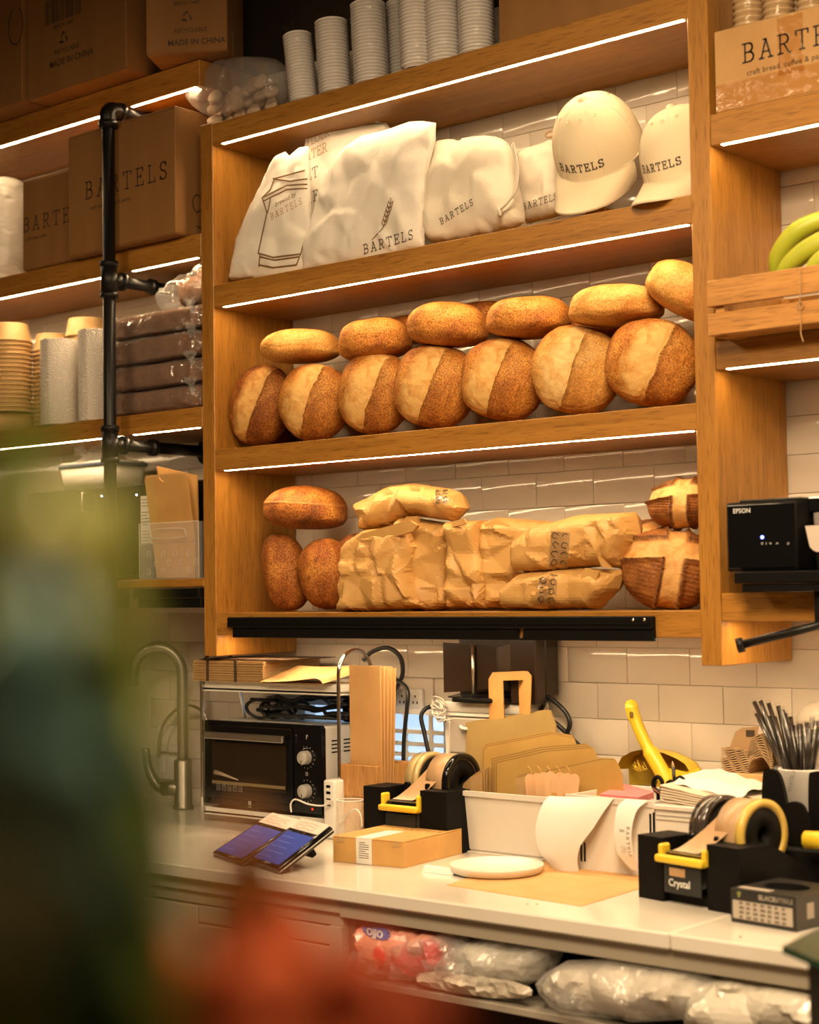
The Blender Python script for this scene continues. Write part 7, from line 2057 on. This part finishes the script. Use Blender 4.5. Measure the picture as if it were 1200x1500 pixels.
cd.part('knob_arm', MB().box((k0.x - .004, k0.y + .01, k0.z - .006), (k0.x + .05, YK - .02, k0.z + .006), .002), BLACKP)
mb = MB(); rn = random.Random(15); c0 = at(1128, 1212, 'y', YK + .03); c0.z = max(c0.z, zc1 + .024)
for k in range(70):
    a0 = rn.uniform(0, 6.28); rr = rn.uniform(.010, .024); ph = rn.uniform(0, 3.1)
    cc0 = c0 + Vector((rn.uniform(-.018, .018), rn.uniform(-.018, .018), rn.uniform(-.016, .012)))
    mb.tube([cc0 + Vector((rr * math.cos(a0 + t), rr * math.sin(a0 + t) * math.cos(ph), rr * .8 * math.sin(a0 + t) * math.sin(ph))) for t in [j * .6 for j in range(8)]], .0007, 4, cap=False)
o = single('brass_scourer', mb, mat('brass_wire', (0.50, 0.34, 0.10), .35, .9), 'curly brass scourer lying on the black dispenser beside the straw cup', 'scourer', base=(c0.x, c0.y, zc1)); o['kind'] = 'stuff'

# glove box
P0, P1 = cp(1071, 1350), cp(1167, 1366)
M, L1 = obox_axes(P0, P1); hg_ = row(P0.x, P0.y, 1300) - CZ; dg = .13
NB = mat('black_card', (0.022, 0.020, 0.018), .35)
gbx = Thing('glove_box', 'black carton of nitrile gloves with a pale size table, near right corner', 'box', M @ Vector((L1 / 2, dg / 2, 0)))
g0 = gbx.part('carton_body', MB().box((0, 0, 0), (L1, dg, hg_), .0012, xf=M), NB)
gt = gbx.part('size_table', MB().box((.005, -.0008, .007), (L1 - .006, -.0002, hg_ * .66), xf=M), mat('grey_table_print', (0.42, 0.37, 0.31), .5), g0)
Nf = M.to_3x3() @ Vector((0, -1, 0)); Uf = M.to_3x3() @ XA
Q = []; rn = random.Random(3)
for r_ in range(4):
    z = hg_ * .56 - r_ * hg_ * .135
    for c_ in range(7):
        x = .018 + c_ * (L1 - .03) / 7; w = rn.uniform(.006, .010)
        for j in range(3): Q.append([(x + j * w / 3, z), (x + j * w / 3 + w * .22, z), (x + j * w / 3 + w * .22, z + .0042), (x + j * w / 3, z + .0042)])
gbx.part('table_print', flat_print(Q, M.translation, Uf, ZA, .0011, Nf), INK, gt, fix=False)
gbx.part('lettering', flat_print(sans_text('BLACK', .0075, .03)[0], M @ Vector((L1 * .44, 0, hg_ * .77)), Uf, ZA, .0005, Nf), mat('grey_print', (.34, .30, .26), .5), g0, fix=False)
gbx.part('lettering', flat_print(sans_text('NITRILE', .0075)[0], M @ Vector((L1 * .665, 0, hg_ * .77)), Uf, ZA, .0005, Nf), MATS['grey_print'], g0, fix=False)
gbx.part('emblem', flat_print(poly_strokes([[(0, .008), (.003, 0), (.007, .009)], [(.003, .004), (.003, .010)]], .0014), M @ Vector((.014, 0, hg_ * .75)), Uf, ZA, .0005, Nf), mat('olive_print', (.30, .32, .10), .5), g0, fix=False)
gbx.part('opening', MB().prism([(L1 / 2 + .040 * math.cos(t), dg / 2 + .030 * math.sin(t)) for t in [k * .4488 for k in range(14)]], hg_ + .0001, hg_ + .0008, xf=M, axis='z'), BLACKG)
gbx.part('top_print', MB().box((.008, .008, hg_ + .0001), (L1 * .55, dg * .18, hg_ + .0006), xf=M), MATS['grey_table_print'])
gbx.part('side_emblem', MB().box((L1 + .0001, dg * .22, hg_ * .3), (L1 + .0007, dg * .36, hg_ * .75), xf=M), MATS['grey_print'])
for px, py in ((773, 1325), (787, 1325), (1085, 1373)):
    p = cp(px, py); mb = MB(); mb.lathe([(0, .002), (.0018, .0012), (.002, 0)], 8, p); single('crumb', mb, KRAFTD if py < 1360 else INK, f'{"left" if px < 780 else "right"} crumb of the pair on the worktop below the kraft sheet' if py < 1360 else 'tiny dark crumb on the worktop before the glove box', 'crumb', 'crumbs' if py < 1360 else None)
# green glass counter corner, near
gpts = [(1144, 1385), (1152, 1376), (1260, 1325), (1260, 1430), (1170, 1396), (1152, 1392)]
Zg = .985
gp = [at(a, b, 'z', Zg) for a, b in ((1146, 1386), (1280, 1318), (1500, 1330), (1500, 1600), (1300, 1450))]
mb = MB(); mb.prism([(p.x, p.y) for p in gp], Zg - .008, Zg, axis='z')
gcase = Thing('glass_counter', 'dark green glass counter corner cutting into the lower right', 'glass counter', (gp[1].x, gp[1].y, 0))
gcase.part('glass_top', mb, mat('dark_green_glass', (0.010, 0.045, 0.025), .08, coat=.5))
cxg, cyg = sum(p.x for p in gp) / 5, sum(p.y for p in gp) / 5
mb = MB(); mb.prism([(cxg + (p.x - cxg) * .8, cyg + (p.y - cyg) * .8) for p in gp], 0, Zg - .0085, axis='z'); gcase.part('case_body', mb, NB)

# ---------------------------------------------------------------- bags on the steel shelf under the worktop
def shelf_bag(name, label, P, Y, T, seed, mats, group=None, a1=.008, a2=.008, back=.8, step=.010):
    poly = smooth_poly([Vector((q.x, q.z)) for q in (at(a, b, 'y', Y) for a, b in P)], 1)
    zf = zsh + .001
    poly = [Vector((max(p.x, xs_ + .024), min(CZ - .062, max(zf, p.y)))) for p in poly]
    c = Vector((sum(p.x for p in poly) / len(poly), Y, zf))
    mb = MB(); tn = tin(seed, min(p.x for p in poly), max(p.x for p in poly), zf, max(p.y for p in poly), .018, .0009); inflate(mb, poly, Y, T, .045, step, 1, back, lambda x, z, s: tn(x, z, s), random.Random(seed), smooth=False, jitter=.2)
    t = Thing(name, label, 'bag', c, group); return t, t.part('bag', mb, mats)
PINK, nt, bp = newmat('pink_printed_film')
tc = node(nt, 'ShaderNodeTexCoord'); n1 = node(nt, 'ShaderNodeTexNoise'); n1.inputs['Scale'].default_value = 14; n1.inputs['Detail'].default_value = 1
rr_ = node(nt, 'ShaderNodeValToRGB'); rr_.color_ramp.elements[0].color = (0.80, 0.36, 0.28, 1); rr_.color_ramp.elements[0].position = .50; rr_.color_ramp.elements[1].color = (0.72, 0.05, 0.06, 1); rr_.color_ramp.elements[1].position = .56
nt.links.new(tc.outputs['Object'], n1.inputs['Vector']); nt.links.new(n1.outputs[0], rr_.inputs[0]); nt.links.new(rr_.outputs[0], bp.inputs['Base Color']); bp.inputs['Roughness'].default_value = .22
YS_ = CF + .065
t, b = shelf_bag('pink_bag', 'shiny pink and red bag with a blue oval mark, leftmost under the worktop', [(478, 1420), (480, 1392), (500, 1366), (530, 1350), (570, 1346), (640, 1356), (668, 1362), (672, 1430), (560, 1440)], YS_, .06, 41, PINK)
o = at(531, 1367, 'y', YS_ - .05)
t.part('blue_oval', wrap_print([[( .034 * math.cos(k * .45), .014 * math.sin(k * .45)) for k in range(14)]], b, at(551, 1364, 'y', YS_), XA, ZA, vdir(o), .0016), mat('blue_print', (0.03, 0.12, 0.42), .4), b, fix=False) if 0 else None
BLU = mat('blue_print', (0.03, 0.12, 0.42), .4)
cells = []
for i in range(10):
    for j in range(5):
        def e(u, v):
            x = -1 + 2 * u; hh2 = math.sqrt(max(0, 1 - x * x)); return (.036 * x, .0135 * hh2 * (2 * v - 1))
        cells.append([e(i / 10, j / 5), e((i + 1) / 10, j / 5), e((i + 1) / 10, (j + 1) / 5), e(i / 10, (j + 1) / 5)])
oo = at(551, 1364, 'y', YS_)
t.part('blue_oval', wrap_print(cells, b, oo, XA, ZA, vdir(oo), .0024, R(-5)), BLU, b, fix=False)
q, w = sans_text('OJIO', .014, .03); q, w = sans_text('OJJO', .013, .03)
t.part('lettering', wrap_print(q, b, at(537, 1368, 'y', YS_), XA, ZA, vdir(oo), .0036, R(-5)), WINK, b, fix=False)
WFILM = mat('milky_bag', (0.62, 0.58, 0.50), .25, bump=.6, bscale=60, coat=.3)
WP2 = mat('white_wrapped', (0.68, 0.61, 0.51), .35, bump=.4, bscale=40)
def shell(t, P, Y, T, seed, m=FILM2):
    poly = smooth_poly([Vector((q.x, q.z)) for q in (at(a, b2, 'y', Y) for a, b2 in P)], 1)
    poly = [Vector((max(p.x, xs_ + .022), min(CZ - .061, max(zsh + .002, p.y)))) for p in poly]
    tn = tin(seed, min(p.x for p in poly), max(p.x for p in poly), zsh, CZ, .024, .0009)
    mb = MB(); inflate(mb, poly, Y, T, .04, .010, 1, .7, tn, random.Random(seed), smooth=False, jitter=.2); t.part('plastic_film', mb, m)
shell(t, [(460, 1412), (470, 1380), (560, 1385), (640, 1362), (700, 1375), (700, 1440), (560, 1440)], YS_ - .02, .055, 42)
t, b = shelf_bag('clear_bag', 'crinkled milky plastic bag of lids, second from left under the worktop', [(650, 1440), (655, 1400), (690, 1370), (740, 1364), (800, 1372), (808, 1400), (790, 1445), (700, 1450)], YS_ + .01, .06, 43, WFILM, 'pale plastic bags under the worktop', .012, .016)
shell(t, [(640, 1430), (660, 1385), (730, 1352), (800, 1362), (822, 1400), (800, 1445)], YS_ - .01, .06, 44)
t, b = shelf_bag('clear_bag', 'flat wrapped white pack, third from left under the worktop', [(800, 1470), (806, 1420), (850, 1408), (930, 1404), (1040, 1420), (1050, 1480), (920, 1500)], YS_ - .01, .05, 45, WP2, 'pale plastic bags under the worktop', .006, .010)
shell(t, [(795, 1470), (800, 1410), (930, 1398), (1050, 1415), (1055, 1490), (900, 1500)], YS_ - .03, .05, 48)
t, b = shelf_bag('clear_bag', 'wrapped pale bundle at the right end under the worktop, below the glove box', [(1000, 1500), (1020, 1440), (1080, 1424), (1160, 1434), (1230, 1460), (1230, 1530), (1060, 1520)], YS_ - .02, .05, 46, WFILM, 'pale plastic bags under the worktop', .010, .012)
t, b = shelf_bag('small_clear_bag', 'small flattened film packet before the milky bag, on the steel shelf edge', [(600, 1440), (620, 1420), (700, 1430), (770, 1440), (790, 1462), (700, 1462)], YS_ - .045, .025, 47, WP2, 'pale plastic bags under the worktop')
mb = MB(); p = at(838, 1398, 'y', YS_ + .12); mb.box((p.x - .06, YS_ + .10, zsh), (p.x + .06, YS_ + .18, p.z + .012), .003); single('dark_gadget', mb, BLACKP, 'small dark object behind the wrapped white pack under the worktop', 'object')
# ---------------------------------------------------------------- plants close to the lens
LEAF = mat('green_leaf', (0.11, 0.19, 0.025), .32, col2=(0.19, 0.25, 0.05), scale=9)
LEAFL = mat('pale_green_leaf', (0.42, 0.46, 0.10), .4, col2=(0.55, 0.52, 0.20), scale=9)
LEAFD = mat('dark_green_leaf', (0.025, 0.06, 0.015), .3)
LEAFB = mat('blue_green_leaf', (0.12, 0.24, 0.22), .25)
REDL = mat('red_bract', (0.37, 0.058, 0.008), .9, col2=(0.28, 0.038, 0.006), scale=12)
ORGL = mat('orange_brown_bract', (0.30, 0.11, 0.015), .9)
def leafmesh(base, tip, width, bend, nrm, n=22, fold=.25):
    width *= KP; bend *= KP
    base, tip = Vector(base), Vector(tip); A = tip - base; Lg = A.length; A.normalize()
    N = Vector(nrm); N = (N - A * N.dot(A)).normalized(); S = A.cross(N)
    def f(u, v):
        w = width * math.sin(math.pi * min(1, v * .96 + .02)) ** .75 * (1 - .25 * v); x = (u - .5) * 2
        return base + A * (Lg * v) + S * (x * w / 2) + N * (bend * math.sin(math.pi * v) - abs(x) * 0 + fold * w * (x * x) + .004 * math.sin(v * 30) * abs(x))
    mb = MB(); mb.grid(f, 10, n); mb.grid(lambda u, v: f(u, v) - N * .0006, 10, n)
    return mb
KP = .52
def cpt(px, py, d):
    d *= KP
    v = FWD + RT * ((px - 600) / F_PX) - UP * ((py - 750) / F_PX)
    return CAM + v * d
plant = Thing('potted_plant', 'blurred broad-leaved green plant close to the camera at the left', 'plant', cpt(60, 2300, .62))
leaves = [((60, 2000, .66), (40, 590, .62), .115, .02, LEAF), ((165, 1950, .60), (150, 700, .60), .075, .015, LEAFL), ((60, 1300, .58), (70, 720, .57), .075, .01, LEAFL),
          ((150, 1900, .56), (190, 930, .56), .060, .01, LEAF), ((10, 1500, .50), (60, 860, .48), .085, .02, LEAFB), ((90, 2000, .52), (70, 1080, .50), .060, .01, LEAFD), ((10, 2000, .50), (-10, 900, .52), .070, .02, LEAF),
          ((130, 2000, .54), (140, 1120, .54), .045, .01, LEAFD), ((200, 2050, .6), (200, 1180, .6), .03, .01, LEAF)]
nd = -FWD
for i, (a, b, w, bd, m) in enumerate(leaves):
    plant.part('leaf', leafmesh(cpt(*a), cpt(*b), w, bd, nd + RT * (.2 * ((i % 3) - 1))), m, fix=False)
mb = MB(); s0 = cpt(60, 2350, .60)
for a in leaves: mb = MB(); e = cpt(*a[0]); mb.tube(spline([s0, (s0 + e) / 2 + Vector((0, 0, .02)), e], 5), .002, 8); plant.part('stem', mb, LEAF)
pot = Vector((s0.x, s0.y, s0.z - .085))
plant.part('pot', MB().lathe([(0, 0), (.035, 0), (.045, .08), (.048, .085), (.045, .095), (.041, .09), (.04, .075), (0, .075)], 36, pot), mat('terracotta', (0.35, 0.14, 0.06), .7))
red = Thing('red_plant', 'blurred red and orange bracts close to the camera at the bottom', 'plant', cpt(420, 2100, .72))
rl_ = [((430, 1560, .72), (355, 1190, .72), .055, .004, ORGL), ((400, 1900, .70), (425, 1310, .70), .095, .01, REDL), ((330, 1900, .66), (240, 1370, .68), .11, .01, REDL), ((480, 1900, .68), (530, 1370, .68), .11, .01, REDL),
       ((420, 1950, .62), (400, 1380, .64), .13, .01, REDL), ((560, 1900, .66), (600, 1430, .66), .10, .01, REDL), ((260, 1950, .66), (190, 1440, .66), .07, .01, REDL)]
for i, (a, b, w, bd, m) in enumerate(rl_):
    red.part('bract', leafmesh(cpt(*a), cpt(*b), w, bd, nd + RT * (.3 * ((i % 3) - 1))), m, fix=False)
s1 = cpt(420, 2150, .70)
for a in rl_: e = cpt(*a[0]); red.part('stem', MB().tube(spline([s1, (s1 + e) / 2, e], 5), .002, 8), LEAFD)
red.part('pot', MB().lathe([(0, 0), (.030, 0), (.040, .07), (.043, .075), (.040, .08), (.037, .078), (.035, .065), (0, .065)], 36, (s1.x, s1.y, s1.z - .075)), MATS['terracotta'])
# stand that carries both pots
zt_ = min(pot.z, s1.z - .075) - .001
mid_ = (pot + s1) / 2; dd_ = (s1 - pot); dd_.z = 0
M = Matrix.Translation((mid_.x, mid_.y, 0)) @ Matrix.Rotation(math.atan2(dd_.y, dd_.x), 4, 'Z')
st_ = Thing('plant_stand', 'wooden plant stand below the picture carrying the near plants', 'stand', (mid_.x, mid_.y, 0))
st_.part('top', MB().box((-.22, -.12, zt_ - .02), (.22, .12, zt_), .002, xf=M), W_H)
for x in (-.20, .17):
    for y in (-.10, .07): st_.part('leg', MB().box((x, y, 0), (x + .03, y + .03, zt_ - .0205), .001, xf=M), W_V)
mb = MB(); zr_ = s1.z - .075
if zr_ > zt_ + .002: single('pot_riser', MB().lathe([(0, 0), (.028, 0), (.028, zr_ - zt_ - .001), (0, zr_ - zt_ - .001)], 30, (s1.x, s1.y, zt_)), W_BOX, 'wooden riser under the red plant pot below the picture', 'riser')
elif pot.z > zt_ + .002: single('pot_riser', MB().lathe([(0, 0), (.033, 0), (.033, pot.z - zt_ - .001), (0, pot.z - zt_ - .001)], 30, (pot.x, pot.y, zt_)), W_BOX, 'wooden riser under the green plant pot below the picture', 'riser')
